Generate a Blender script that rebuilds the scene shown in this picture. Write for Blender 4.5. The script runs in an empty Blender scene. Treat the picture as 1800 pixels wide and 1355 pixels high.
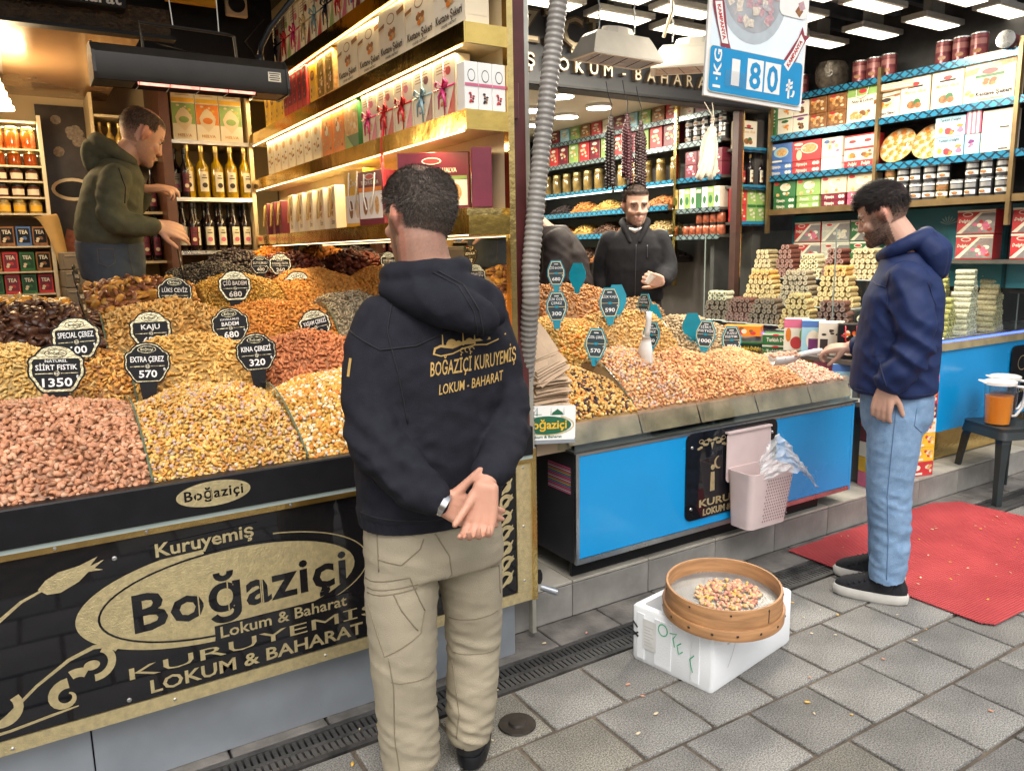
import bpy, bmesh, math, random
import numpy as np
from mathutils import Vector, Matrix, noise as mnoise
D = bpy.data
SC = bpy.context.scene
COL = SC.collection
random.seed(7); RNG = np.random.default_rng(7)
R = math.radians
PI = math.pi

# ---------------------------------------------------------------- camera
cam = D.cameras.new('camera'); cam_o = D.objects.new('camera', cam); COL.objects.link(cam_o)
cam.sensor_width = 36; cam.sensor_fit = 'HORIZONTAL'; cam.lens = 36*1369.4/1800
cam.clip_start = .05; cam.clip_end = 600
CAMP = Vector((0, 0, 1.52))
def cam_axes(p, r, y):
    f = Vector((math.sin(y)*math.cos(p), math.cos(y)*math.cos(p), -math.sin(p)))
    rt = Vector((math.cos(y), -math.sin(y), 0)); dn = f.cross(rt)
    return rt*math.cos(r)+dn*math.sin(r), -(dn*math.cos(r)-rt*math.sin(r)), -f
ax = cam_axes(R(9.788), R(1.062), R(31.813))
m4 = Matrix((ax[0], ax[1], ax[2])).transposed().to_4x4(); m4.translation = CAMP
cam_o.matrix_world = m4
SC.camera = cam_o
# ---------------------------------------------------------------- world, sun, exposure (overcast day)
W = D.worlds.new('World'); SC.world = W; W.use_nodes = True
wn = W.node_tree; bg = wn.nodes['Background']
sky = wn.nodes.new('ShaderNodeTexSky'); sky.sky_type = 'NISHITA'; sky.sun_disc = False
SUN_EL, SUN_AZ = R(56), R(205)          # behind the photographer, a little to the left
sky.sun_elevation = SUN_EL; sky.sun_rotation = SUN_AZ; sky.air_density = 1.6; sky.dust_density = 6; sky.ozone_density = 1
hs = wn.nodes.new('ShaderNodeHueSaturation'); hs.inputs['Saturation'].default_value = .35   # overcast: a greyer sky
wn.links.new(sky.outputs[0], hs.inputs['Color']); wn.links.new(hs.outputs[0], bg.inputs[0]); bg.inputs[1].default_value = .132
sun = D.lights.new('sun', 'SUN'); sun.energy = .6; sun.angle = R(35); sun.color = (1, .96, .9)
sun_o = D.objects.new('sun', sun); COL.objects.link(sun_o)
sd = Vector((math.sin(SUN_AZ)*math.cos(SUN_EL), math.cos(SUN_AZ)*math.cos(SUN_EL), math.sin(SUN_EL)))
sun_o.rotation_euler = sd.to_track_quat('Z', 'Y').to_euler(); sun_o.location = (0, -5, 8)
SC.view_settings.view_transform = 'Standard'; SC.view_settings.look = 'None'
SC.view_settings.exposure = 0.74; SC.view_settings.gamma = 1; SC.view_settings.use_curve_mapping = False
SC.cycles.max_bounces = 8; SC.cycles.transparent_max_bounces = 12

# ---------------------------------------------------------------- materials
def mat(name, c, rough=.5, metal=0, var=.12, vs=12, bump=0, bs=60, c2=None, emit=0, trans=0, coat=0, alpha=1, rv=0, spec=.5, rand=0, det=3):
    m = D.materials.get(name)
    if m: return m
    m = D.materials.new(name); m.use_nodes = True; nt = m.node_tree; N = nt.nodes; L = nt.links
    b = N['Principled BSDF']
    c = tuple(c)+(1,)
    b.inputs['Roughness'].default_value = rough; b.inputs['Metallic'].default_value = metal
    b.inputs['Specular IOR Level'].default_value = spec
    if coat: b.inputs['Coat Weight'].default_value = coat; b.inputs['Coat Roughness'].default_value = .06
    if trans: b.inputs['Transmission Weight'].default_value = trans; b.inputs['IOR'].default_value = 1.2
    if alpha < 1: b.inputs['Alpha'].default_value = alpha
    b.inputs['Base Color'].default_value = c
    if emit:
        b.inputs['Emission Color'].default_value = c; b.inputs['Emission Strength'].default_value = emit
    tc = N.new('ShaderNodeTexCoord') if (var or bump or rv) else None
    out = None
    if var:
        n = N.new('ShaderNodeTexNoise'); n.inputs['Scale'].default_value = vs; n.inputs['Detail'].default_value = det
        L.new(tc.outputs['Object'], n.inputs['Vector'])
        mx = N.new('ShaderNodeMix'); mx.data_type = 'RGBA'
        lo = tuple(max(0, x*(1-var)) for x in c[:3])+(1,); hi = tuple(min(1, x*(1+var)) for x in c[:3])+(1,)
        if c2: lo, hi = c, tuple(c2)+(1,)
        mr = N.new('ShaderNodeMapRange'); mr.inputs[1].default_value = .32; mr.inputs[2].default_value = .68
        L.new(n.outputs[0], mr.inputs[0]); L.new(mr.outputs[0], mx.inputs[0])
        mx.inputs[6].default_value = lo; mx.inputs[7].default_value = hi
        out = mx.outputs[2]
        if rand:
            oi = N.new('ShaderNodeObjectInfo'); h = N.new('ShaderNodeHueSaturation')
            r2 = N.new('ShaderNodeMapRange'); r2.inputs[3].default_value = 1-rand; r2.inputs[4].default_value = 1+rand
            L.new(oi.outputs['Random'], r2.inputs[0]); L.new(r2.outputs[0], h.inputs['Value']); L.new(out, h.inputs['Color']); out = h.outputs[0]
        L.new(out, b.inputs['Base Color'])
        if emit: L.new(out, b.inputs['Emission Color'])
    if rv:
        n = N.new('ShaderNodeTexNoise'); n.inputs['Scale'].default_value = vs*.7; n.inputs['Detail'].default_value = 5; L.new(tc.outputs['Object'], n.inputs['Vector'])
        mr = N.new('ShaderNodeMapRange'); mr.inputs[3].default_value = max(0, rough-rv); mr.inputs[4].default_value = min(1, rough+rv)
        L.new(n.outputs[0], mr.inputs[0]); L.new(mr.outputs[0], b.inputs['Roughness'])
    if bump:
        n = N.new('ShaderNodeTexNoise'); n.inputs['Scale'].default_value = bs; n.inputs['Detail'].default_value = 4; L.new(tc.outputs['Object'], n.inputs['Vector'])
        bp = N.new('ShaderNodeBump'); bp.inputs['Strength'].default_value = min(1, bump); bp.inputs['Distance'].default_value = .01*max(1, bump)
        L.new(n.outputs[0], bp.inputs['Height']); L.new(bp.outputs[0], b.inputs['Normal'])
    return m
def amat(name, rough=.5, spec=.4, bump=0, bs=300, sss=0, coat=0):
    """material whose base colour is the mesh's own colour attribute"""
    m = D.materials.get(name)
    if m: return m
    m = mat(name, (.5, .5, .5), rough, var=0, spec=spec, bump=bump, bs=bs, coat=coat); nt = m.node_tree
    a = nt.nodes.new('ShaderNodeVertexColor'); a.layer_name = 'Col'
    nt.links.new(a.outputs[0], nt.nodes['Principled BSDF'].inputs['Base Color'])
    if sss:
        nt.nodes['Principled BSDF'].inputs['Subsurface Weight'].default_value = sss
        nt.nodes['Principled BSDF'].inputs['Subsurface Radius'].default_value = (.012, .005, .003)
    return m
def glassmat(name, tint=(.93, .97, .95), f=.88, rough=.02):
    m = D.materials.get(name)
    if m: return m
    m = D.materials.new(name); m.use_nodes = True; nt = m.node_tree; nt.nodes.remove(nt.nodes['Principled BSDF'])
    t = nt.nodes.new('ShaderNodeBsdfTransparent'); t.inputs[0].default_value = tuple(tint)+(1,)
    g = nt.nodes.new('ShaderNodeBsdfGlossy'); g.inputs['Roughness'].default_value = rough
    lw = nt.nodes.new('ShaderNodeLayerWeight'); lw.inputs[0].default_value = .5; pw = nt.nodes.new('ShaderNodeMath'); pw.operation = 'POWER'; pw.inputs[1].default_value = 4; nt.links.new(lw.outputs['Facing'], pw.inputs[0])
    fr = nt.nodes.new('ShaderNodeMath'); fr.operation = 'MULTIPLY_ADD'; fr.inputs[1].default_value = .7; fr.inputs[2].default_value = .04; nt.links.new(pw.outputs[0], fr.inputs[0])
    mx = nt.nodes.new('ShaderNodeMixShader'); nt.links.new(fr.outputs[0], mx.inputs[0]); nt.links.new(t.outputs[0], mx.inputs[1]); nt.links.new(g.outputs[0], mx.inputs[2])
    nt.links.new(mx.outputs[0], nt.nodes['Material Output'].inputs[0])
    return m

# ---------------------------------------------------------------- mesh builder
TXT = {}
def text_geo(body, bold=0, shear=0, spacing=1, res=2):
    k = (body, bold, shear, spacing, res)
    if k in TXT: return TXT[k]
    cu = D.curves.new('t', 'FONT'); cu.body = body; cu.size = 1; cu.resolution_u = res; cu.offset = bold; cu.shear = shear; cu.space_character = spacing
    cu.fill_mode = 'FRONT'
    o = D.objects.new('t', cu); COL.objects.link(o)
    dg = bpy.context.evaluated_depsgraph_get(); me = D.meshes.new_from_object(o.evaluated_get(dg))
    v = np.array([x.co[:2] for x in me.vertices]); f = [tuple(p.vertices) for p in me.polygons]
    D.meshes.remove(me); D.objects.remove(o); D.curves.remove(cu)
    if len(v): 
        mn, mx = v.min(0), v.max(0); v = v-np.array([(mn[0]+mx[0])/2, 0]); w = mx[0]-mn[0]
    else: w = 0
    TXT[k] = (v, f, w); return TXT[k]
class MB:
    def __init__(s, T=None): s.v = []; s.f = []; s.m = []; s.mats = []; s.T = T
    def mi(s, m):
        if m not in s.mats: s.mats.append(m)
        return s.mats.index(m)
    def add(s, vs, fs, m, T=None):
        o = len(s.v); i = s.mi(m)
        for p in vs:
            p = Vector(p)
            if T: p = T @ p
            if s.T: p = s.T @ p
            s.v.append(p)
        for f in fs: s.f.append(tuple(a+o for a in f)); s.m.append(i)
        return s
    def box(s, c, sz, m, T=None, ch=0):
        x, y, z = c; a, b, d = sz[0]/2, sz[1]/2, sz[2]/2
        if ch <= 0:
            vs = [(x+i*a, y+j*b, z+k*d) for k in (-1, 1) for j in (-1, 1) for i in (-1, 1)]
            fs = [(0, 2, 3, 1), (4, 5, 7, 6), (0, 1, 5, 4), (2, 6, 7, 3), (0, 4, 6, 2), (1, 3, 7, 5)]
            return s.add(vs, fs, m, T)
        bm = bmesh.new(); bmesh.ops.create_cube(bm, size=1)
        for v in bm.verts: v.co = Vector((x+v.co.x*2*a, y+v.co.y*2*b, z+v.co.z*2*d))
        bmesh.ops.bevel(bm, geom=bm.edges[:], offset=ch, segments=2 if ch > .004 else 1, affect='EDGES', profile=.5)
        bm.verts.index_update(); s.add([v.co for v in bm.verts], [tuple(v.index for v in f.verts) for f in bm.faces], m, T); bm.free(); return s
    def span(s, x0, x1, y0, y1, z0, z1, m, ch=0, T=None):
        return s.box(((x0+x1)/2, (y0+y1)/2, (z0+z1)/2), (x1-x0, y1-y0, z1-z0), m, T, ch)
    def tube(s, pts, r, m, n=8, T=None, caps=True, flat=1):
        pts = [Vector(p) for p in pts]; rs = r if hasattr(r, '__len__') else [r]*len(pts)
        vs = []; fs = []; t0 = (pts[1]-pts[0]).normalized(); up = Vector((0, 0, 1)) if abs(t0.z) < .9 else Vector((1, 0, 0)); a = t0.cross(up).normalized()
        for i, p in enumerate(pts):
            t = (pts[min(i+1, len(pts)-1)]-pts[max(i-1, 0)]).normalized(); a = (a-t*a.dot(t)).normalized(); b = t.cross(a)
            for k in range(n):
                th = 2*PI*k/n; vs.append(p+(a*math.cos(th)+b*math.sin(th)*flat)*rs[i])
        for i in range(len(pts)-1):
            for k in range(n): fs.append((i*n+k, i*n+(k+1) % n, (i+1)*n+(k+1) % n, (i+1)*n+k))
        if caps: fs.append(tuple(range(n))[::-1]); fs.append(tuple(range((len(pts)-1)*n, len(pts)*n)))
        return s.add(vs, fs, m, T)
    def lathe(s, prof, m, n=16, c=(0, 0, 0), T=None, sx=1, sy=1, caps=True):
        vs = []; fs = []
        for (r, z) in prof:
            for k in range(n): th = 2*PI*k/n; vs.append((c[0]+r*sx*math.cos(th), c[1]+r*sy*math.sin(th), c[2]+z))
        for i in range(len(prof)-1):
            for k in range(n): fs.append((i*n+k, i*n+(k+1) % n, (i+1)*n+(k+1) % n, (i+1)*n+k))
        if caps: fs.append(tuple(range(n))[::-1]); fs.append(tuple(range((len(prof)-1)*n, len(prof)*n)))
        return s.add(vs, fs, m, T)
    def prism(s, poly, d, m, T=None, back=True):
        """polygon in local x,z; front at y=0, thickness d towards +y"""
        n = len(poly); vs = [(p[0], 0, p[1]) for p in poly]+[(p[0], d, p[1]) for p in poly]
        fs = [tuple(range(n))]+([tuple(range(n, 2*n))[::-1]] if back else [])+[(i, i+n, (i+1) % n+n, (i+1) % n) for i in range(n)]
        return s.add(vs, fs, m, T)
    def face(s, poly, m, y=0, T=None):
        return s.add([(p[0], y, p[1]) for p in poly], [tuple(range(len(poly)))], m, T)
    def quad(s, a, b, c, d, m, T=None): return s.add([a, b, c, d], [(0, 1, 2, 3)], m, T)
    def oval(s, cx, cz, rx, rz, m, y=0, n=20, T=None): return s.face([(cx+rx*math.cos(2*PI*k/n), cz+rz*math.sin(2*PI*k/n)) for k in range(n)], m, y, T)
    def ring(s, cx, cz, rx, rz, w, m, y=0, n=32, T=None, a0=0, a1=2*PI, w1=None):
        vs = []; fs = []
        for k in range(n+1):
            th = a0+(a1-a0)*k/n; ww = w if w1 is None else w+(w1-w)*math.sin(PI*k/n)
            vs += [(cx+rx*math.cos(th), y, cz+rz*math.sin(th)), (cx+(rx-ww)*math.cos(th), y, cz+(rz-ww)*math.sin(th))]
        fs = [(2*k, 2*k+1, 2*k+3, 2*k+2) for k in range(n)]
        return s.add(vs, fs, m, T)
    def txt(s, body, cx, z, h, m, y=0, w=None, bold=.02, shear=0, T=None, rot=0, spacing=1, depth=0, slant=0, align='c', res=2):
        v, f, tw = text_geo(body, bold, shear, spacing, res)
        if not len(v): return s
        k = h/.72; kx = (w/tw) if w else k
        c, sn = math.cos(rot), math.sin(rot); off = {'c': 0, 'l': tw/2*kx, 'r': -tw/2*kx}[align]
        P = [((p[0]*kx+off), p[1]*k) for p in v]; P = [(cx+c*a-sn*b, z+sn*a+c*b+slant*a) for a, b in P]
        if depth:
            n = len(P); cnt = {}
            for q in f:
                for i in range(len(q)): e = (q[i], q[(i+1) % len(q)]); cnt[e] = 1
            side = [(b, a, a+n, b+n) for (a, b) in cnt if (b, a) not in cnt]
            return s.add([(p[0], y-depth, p[1]) for p in P]+[(p[0], y, p[1]) for p in P], list(f)+side, m, T)
        return s.add([(p[0], y, p[1]) for p in P], f, m, T)
    def mesh(s, name, smooth=False):
        me = D.meshes.new(name); me.from_pydata([tuple(v) for v in s.v], [], s.f)
        for m in s.mats: me.materials.append(m)
        me.polygons.foreach_set('material_index', s.m)
        if smooth: me.polygons.foreach_set('use_smooth', [True]*len(s.f)); 
        me.update()
        if smooth and smooth is not True: me.set_sharp_from_angle(angle=R(smooth))
        return me
    def build(s, name, parent=None, smooth=False, **kw):
        return put(s.mesh(name, smooth), name, parent=parent, **kw)
def tag(o, label=None, cat=None, group=None, kind=None):
    if label: o['label'] = label
    if cat: o['category'] = cat
    if group: o['group'] = group
    if kind: o['kind'] = kind
    return o
def put(me, name, label=None, cat=None, loc=None, rot=None, parent=None, group=None, kind=None):
    o = D.objects.new(name, me); COL.objects.link(o)
    if loc is not None: o.location = loc
    if rot is not None: o.rotation_euler = (0, 0, rot) if not hasattr(rot, '__len__') else rot
    if parent is not None: o.parent = parent
    return tag(o, label, cat, group, kind)
def thing(name, label, cat, loc=(0, 0, 0), rot=0, group=None):
    o = D.objects.new(name, None); COL.objects.link(o); o.empty_display_size = .05
    o.location = loc; o.rotation_euler = (0, 0, rot) if not hasattr(rot, '__len__') else rot
    return tag(o, label, cat, group)
def dup(o, loc=None, rot=None, label=None, group=None, parent=None):
    c = o.copy(); COL.objects.link(c)
    if parent is not None: c.parent = parent
    if loc is not None: c.location = loc
    if rot is not None: c.rotation_euler = (0, 0, rot) if not hasattr(rot, '__len__') else rot
    if label: c['label'] = label
    if group: c['group'] = group
    for ch in o.children: dup(ch, parent=c)
    return c
def FT(x, y, z, rot=0):
    return Matrix.Translation((x, y, z)) @ Matrix.Rotation(rot, 4, 'Z')
FACE_L = -PI/2      # local front (-y) turned to face world -x

# palette
GOLD = mat('gold_mirror', (.75, .55, .22), .16, 1, .1, 25, bump=.12, bs=45)
GOLDF = mat('gold_foil_print', (.88, .74, .42), .30, .9, .12, 60, bump=.3, bs=260)
BLACKG = mat('black_gloss', (.006, .006, .008), .04, 0, 0, spec=.6)
BLACKM = mat('black_satin', (.008, .008, .010), .42, 0, .2, 20, spec=.28)
WHITE = mat('white_print', (.78, .77, .74), .5, 0, .03)
CREAM = mat('cream_card', (.68, .57, .40), .5, 0, .06, rand=.06)
CREAMW = mat('cream_white_card', (.74, .68, .56), .5, 0, .05, rand=.05)
TEAL = mat('teal_acrylic', (.01, .26, .36), .2, 0, .1)
BLUEP = mat('cyan_blue_panel', (.004, .26, .60), .26, 0, .07, 2.2, coat=.25, rv=.14, det=7)
STEEL = mat('steel', (.55, .56, .57), .3, 1, .1, rv=.12)
GREYM = mat('grey_painted_metal', (.33, .36, .40), .42, .5, .14, 4, bump=.05, rv=.15)
DARKR = mat('oxblood_paint', (.085, .022, .022), .35, 0, .2, 10)
DARKW = mat('dark_wall', (.05, .048, .05), .6, 0, .3, 8)
GLASS = glassmat('clear_glass')
GLASSG = glassmat('glass_green_edge', (.90, .95, .92))
REDP = mat('red_card', (.50, .035, .04), .4, 0, .1, rand=.08)
MAROON = mat('maroon_card', (.16, .018, .035), .35, 0, .12, rand=.1)
PINKP = mat('pink_card', (.62, .14, .24), .4, 0, .12, rand=.08)
GREENP = mat('green_card', (.03, .14, .045), .4, 0, .12, rand=.08)
LGREEN = mat('light_green_card', (.24, .38, .11), .4, 0, .15, rand=.08)
BLUEC = mat('blue_card', (.07, .16, .42), .4, 0, .12, rand=.08)
SKYC = mat('pale_blue_card', (.32, .56, .68), .4, 0, .1, rand=.06)
BROWNP = mat('brown_print', (.16, .06, .02), .45, 0, .3, 40, c2=(.34, .15, .05))
NUTP = mat('nut_print', (.45, .22, .07), .45, 0, .3, 60, c2=(.70, .46, .2))
INK = mat('dark_ink', (.03, .02, .02), .5, 0, 0)
YELP = mat('yellow_card', (.72, .42, .03), .4, 0, .12, rand=.06)
PURP = mat('purple_card', (.16, .03, .16), .4, 0, .12)
ORNP = mat('orange_print', (.70, .20, .02), .4, 0, .15)
CELLO = glassmat('cellophane', (.97, .97, .97), rough=.08)
# ================================================================ SETTING
def speckle(name, base, dark, light, rough=.72):
    m = mat(name, base, rough, 0, .34, 3.1, bump=.3, bs=240, rand=.2, rv=.15, det=7); nt = m.node_tree; N = nt.nodes; L = nt.links
    b = N['Principled BSDF']; src = b.inputs['Base Color'].links[0].from_socket
    tc = [n for n in N if n.bl_idname == 'ShaderNodeTexCoord'][0]
    v = N.new('ShaderNodeTexNoise'); v.inputs['Scale'].default_value = 210; v.inputs['Detail'].default_value = 2; v.inputs['Roughness'].default_value = .8; L.new(tc.outputs['Object'], v.inputs['Vector'])
    r = N.new('ShaderNodeValToRGB'); r.color_ramp.elements[0].position = .40; r.color_ramp.elements[0].color = tuple(dark)+(1,)
    r.color_ramp.elements[1].position = .60; r.color_ramp.elements[1].color = tuple(light)+(1,)
    e = r.color_ramp.elements.new(.5); e.color = (1, 1, 1, 1)
    L.new(v.outputs[0], r.inputs[0])
    mx = N.new('ShaderNodeMix'); mx.data_type = 'RGBA'; mx.blend_type = 'MULTIPLY'; mx.inputs[0].default_value = 1
    L.new(src, mx.inputs[6]); L.new(r.outputs[0], mx.inputs[7]); L.new(mx.outputs[2], b.inputs['Base Color'])
    return m
PAVE = speckle('granite_paver', (.165, .160, .150), (.45, .45, .46), (1.6, 1.58, 1.53))
PAVEW = speckle('granite_paver_warm', (.175, .166, .144), (.38, .38, .37), (1.7, 1.66, 1.55))
JOINT = mat('sandy_joint', (.105, .083, .062), .95, 0, .5, 9, bump=.6, bs=120)
ASPH = mat('asphalt', (.05, .05, .05), .9, 0, .3, 8, bump=.4, bs=200)
gb = MB(); gb.span(-300, 300, -300, 300, -.5, -.03, ASPH); gb.build('ground', kind='structure')
pv = MB(); pv.span(-6, 14, -6, 2.2, -.028, -.010, JOINT)
pavement = pv.build('pavement', kind='structure')
# paving stones: staggered rows parallel to the shop front
pm = {}
def paver_mesh(w, d, mt):
    k = (round(w, 2), round(d, 2), mt.name)
    if k in pm: return pm[k]
    b = MB(); b.box((0, 0, -.02), (w-.015, d-.015, .04), mt, ch=.005); pm[k] = b.mesh('paving_stone'); return pm[k]
rows = [(-.01+.272*k) for k in range(0, 8)]
y = 2.145
for r_ in range(9):
    dy = .270; y1 = y-r_*dy; off = (0.146 if r_ % 2 else 0)
    for k in range(-1, 20):
        x0 = -.16+k*.293+off
        x = x0+.1465; yy = y1-dy/2
        # keep the stones the photograph (or a step to the side) can see
        if x < -.8 or x > 5.6 or yy < .1 or (x > 3.6 and yy < .9) or yy < .6 and x < .2: continue
        o = put(paver_mesh(.293, dy, PAVEW if random.random() < .12 else PAVE), 'paving_stone', loc=(x, yy, random.uniform(-.0015, .002)), parent=pavement)
        o.rotation_euler = (random.uniform(-.004, .004), random.uniform(-.004, .004), random.uniform(-.008, .008))
far = MB(); far.span(-12, 20, -14, -6.01, -.03, -.012, JOINT); far.build('road', kind='structure')
# drain channel between paving and kerb
drain = thing('drain_channel', 'dark slotted plastic drain channel along the foot of the step', 'drain')
DRP = mat('black_drain_plastic', (.040, .038, .036), .6, 0, .6, 9, bump=.6, bs=50)
CONC = mat('dirty_concrete', (.12, .11, .10), .9, 0, .45, 7, bump=.5, bs=70)
b = MB(); b.span(-3, 6.5, 2.15, 2.30, -.06, -.045, BLACKM); b.build('channel_bed', drain)
b = MB(); b.span(-3, 6.5, 2.15, 2.172, -.05, .000, DRP); b.span(-3, 6.5, 2.288, 2.308, -.05, .0, DRP); b.span(-3, 6.5, 2.222, 2.238, -.05, -.002, DRP); b.build('channel_edge', drain)
bar = MB(); bar.box((0, 0, -.015), (.014, .12, .024), DRP); bme = bar.mesh('grate_bar')
rest = MB()
for k in range(320):
    x = -.6+k*.021
    if 1.0 < x < 2.4 or 3.9 < x < 5.4 or .0 < x < 1.0: put(bme, 'grate_bar', loc=(x, 2.23, 0), parent=drain)
    else: rest.box((x, 2.23, -.015), (.014, .12, .024), DRP)
rb = rest.build('grate_bar', drain); rb['kind'] = 'stuff'
b = MB(); 
for k in range(24):
    x = -1+k*.31; b.box((x, 2.40, -.02), (.302, .175, .04), CONC, ch=.006)
kb = b.build('kerb_strip', kind='structure')
# step of tiles under the right-hand shop
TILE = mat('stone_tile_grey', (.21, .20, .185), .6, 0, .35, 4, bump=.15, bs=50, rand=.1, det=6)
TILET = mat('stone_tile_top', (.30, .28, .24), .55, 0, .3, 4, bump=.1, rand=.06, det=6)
STEPM = mat('mortar', (.2, .19, .17), .9, 0, .2)
b = MB(); b.span(1.40, 9, 2.497, 9.2, -.3, .148, STEPM); step = b.build('shop_step', kind='structure')
rt = MB(); rt.box((0, 0, 0), (.416, .012, .142), TILE, ch=.002); rme = rt.mesh('riser_tile')
tt = MB(); tt.box((0, 0, 0), (.416, .30, .012), TILET, ch=.002); tme = tt.mesh('tread_tile')
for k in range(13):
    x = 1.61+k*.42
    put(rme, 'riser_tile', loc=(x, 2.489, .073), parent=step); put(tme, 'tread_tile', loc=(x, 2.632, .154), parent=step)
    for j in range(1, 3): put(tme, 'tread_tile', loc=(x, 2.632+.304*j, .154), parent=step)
FLOORM = mat('shop_floor_tile', (.30, .25, .19), .3, 0, .15, 3)
b = MB(); b.span(-2.2, 1.40, 2.8, 9.2, -.3, .30, FLOORM); b.build('shop_floor', kind='structure')
b = MB(); b.span(1.40, 9, 3.70, 9.2, .10, .160, FLOORM); b.build('shop_floor', kind='structure')
# shells of the two shops
WALLW = mat('warm_cream_wall', (.55, .42, .24), .6, 0, .08, 3)
WALLD = mat('dark_shop_wall', (.07, .064, .062), .5, 0, .2, 5)
CEILB = mat('brown_gloss_ceiling', (.46, .27, .13), .18, 0, .12, 1.5, coat=.4)
CEILW = mat('warm_white_ceiling', (.55, .48, .38), .5, 0, .05, 3)
CEILK = mat('black_slat_ceiling', (.10, .115, .14), .45, 0, .3, 6)
b = MB(); b.span(-2.3, 1.62, 5.75, 5.85, .2, 3.4, WALLW); b.build('back_wall', kind='structure')
b = MB(); b.span(-2.3, -2.2, 2.5, 5.75, 0, 3.4, WALLW); b.build('side_wall', kind='structure')
b = MB(); b.span(1.62, 7.2, 7.6, 7.7, .1, 3.4, WALLD); b.build('back_wall', kind='structure')
b = MB(); b.span(5.06, 5.16, 4.42, 7.6, .1, 3.3, WALLD); b.build('side_wall', kind='structure')
b = MB(); b.span(6.5, 6.6, 1.9, 4.7, .1, 3.5, WALLD); b.build('side_wall', kind='structure')
b = MB(); b.span(1.62, 1.66, 2.55, 7.6, .1, 3.4, WALLD); b.build('party_wall', kind='structure')
ceil = MB(); ceil.span(-2.2, .57, 3.98, 5.75, 2.50, 2.54, CEILB); co = ceil.build('soffit_ceiling', kind='structure')
b = MB()
b.span(-.02, .03, 4.0, 5.74, 2.488, 2.499, mat('ceiling_seam', (.12, .07, .035), .4)); b.build('seam_strip', co)
b = MB(); b.span(-2.2, 1.6, 2.3, 5.75, 3.0, 3.06, WALLD); b.build('upper_ceiling', kind='structure')
b = MB(); b.span(1.66, 5.06, 4.42, 7.6, 2.72, 2.78, CEILW); ceil2 = b.build('inner_ceiling', kind='structure')
b = MB(); b.span(1.60, 5.5, 2.35, 4.28, 3.20, 3.26, CEILK); ceil3 = b.build('porch_ceiling', kind='structure')
sl = MB(); sl.box((0, 0, 0), (3.8, .05, .09), CEILK); sme = sl.mesh('ceiling_slat')
for k in range(9): put(sme, 'ceiling_slat', loc=(3.55, 2.42+k*.22, 3.15), parent=ceil3)
b = MB(); b.span(-3, 9, 2.30, 9.2, 3.5, 3.6, WALLD); b.build('roof', kind='structure')
# ================================================================ LEFT COUNTER
SY = 2.30
lc = thing('nut_counter', 'black and gold nut counter with an engraved gold oval sign on its front', 'counter', (0.5, SY, 0))
lc_inv = Matrix.Translation((-.5, -SY, 0))
def LP(name, fn, parent=lc, smooth=False):
    b = MB(lc_inv); fn(b); return b.build(name, parent, smooth)
LP('body', lambda b: (b.span(-1.3, 1.49, 2.318, 2.86, .27, .84, BLACKM), b.span(-1.3, 1.49, 2.86, 3.3, .3, .98, BLACKM), b.span(-1.3, 1.49, 3.3, 3.74, .3, 1.12, BLACKM), b.span(-1.3, 1.49, 3.74, 4.08, .3, 1.25, BLACKM), b.span(.62, 1.49, 4.08, 4.62, .3, 1.34, BLACKM), b.span(.95, 1.49, 4.62, 5.1, .3, 1.40, BLACKM)))
for x0, x1 in ((-1.3, .03), (.034, 1.455)):
    LP('base_panel', lambda b: b.span(x0, x1, 2.355, 2.40, 0, .268, GREYM, ch=.002))
LP('top_band', lambda b: (b.span(-1.3, 1.49, 2.262, 2.32, .80, .905, BLACKM, ch=.004)))
LP('rail', lambda b: (b.span(-1.3, 1.49, 2.270, 2.30, .786, .799, mat('pale_glass_lip', (.35, .42, .40), .1, 0, .05)), b.span(-1.3, 1.495, 2.283, 2.305, .765, .785, GOLD)))
LP('sign_panel', lambda b: b.span(-1.3, 1.43, 2.296, 2.312, .277, .764, BLACKG, ch=.002))
LP('gold_trim', lambda b: (b.span(-1.3, 1.495, 2.292, 2.316, .236, .276, GOLDF), b.span(1.431, 1.495, 2.290, 2.318, .277, .80, GOLDF), b.span(1.495, 1.515, 2.285, 2.345, .236, .815, GOLD)))
P0 = 2.2945
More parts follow.
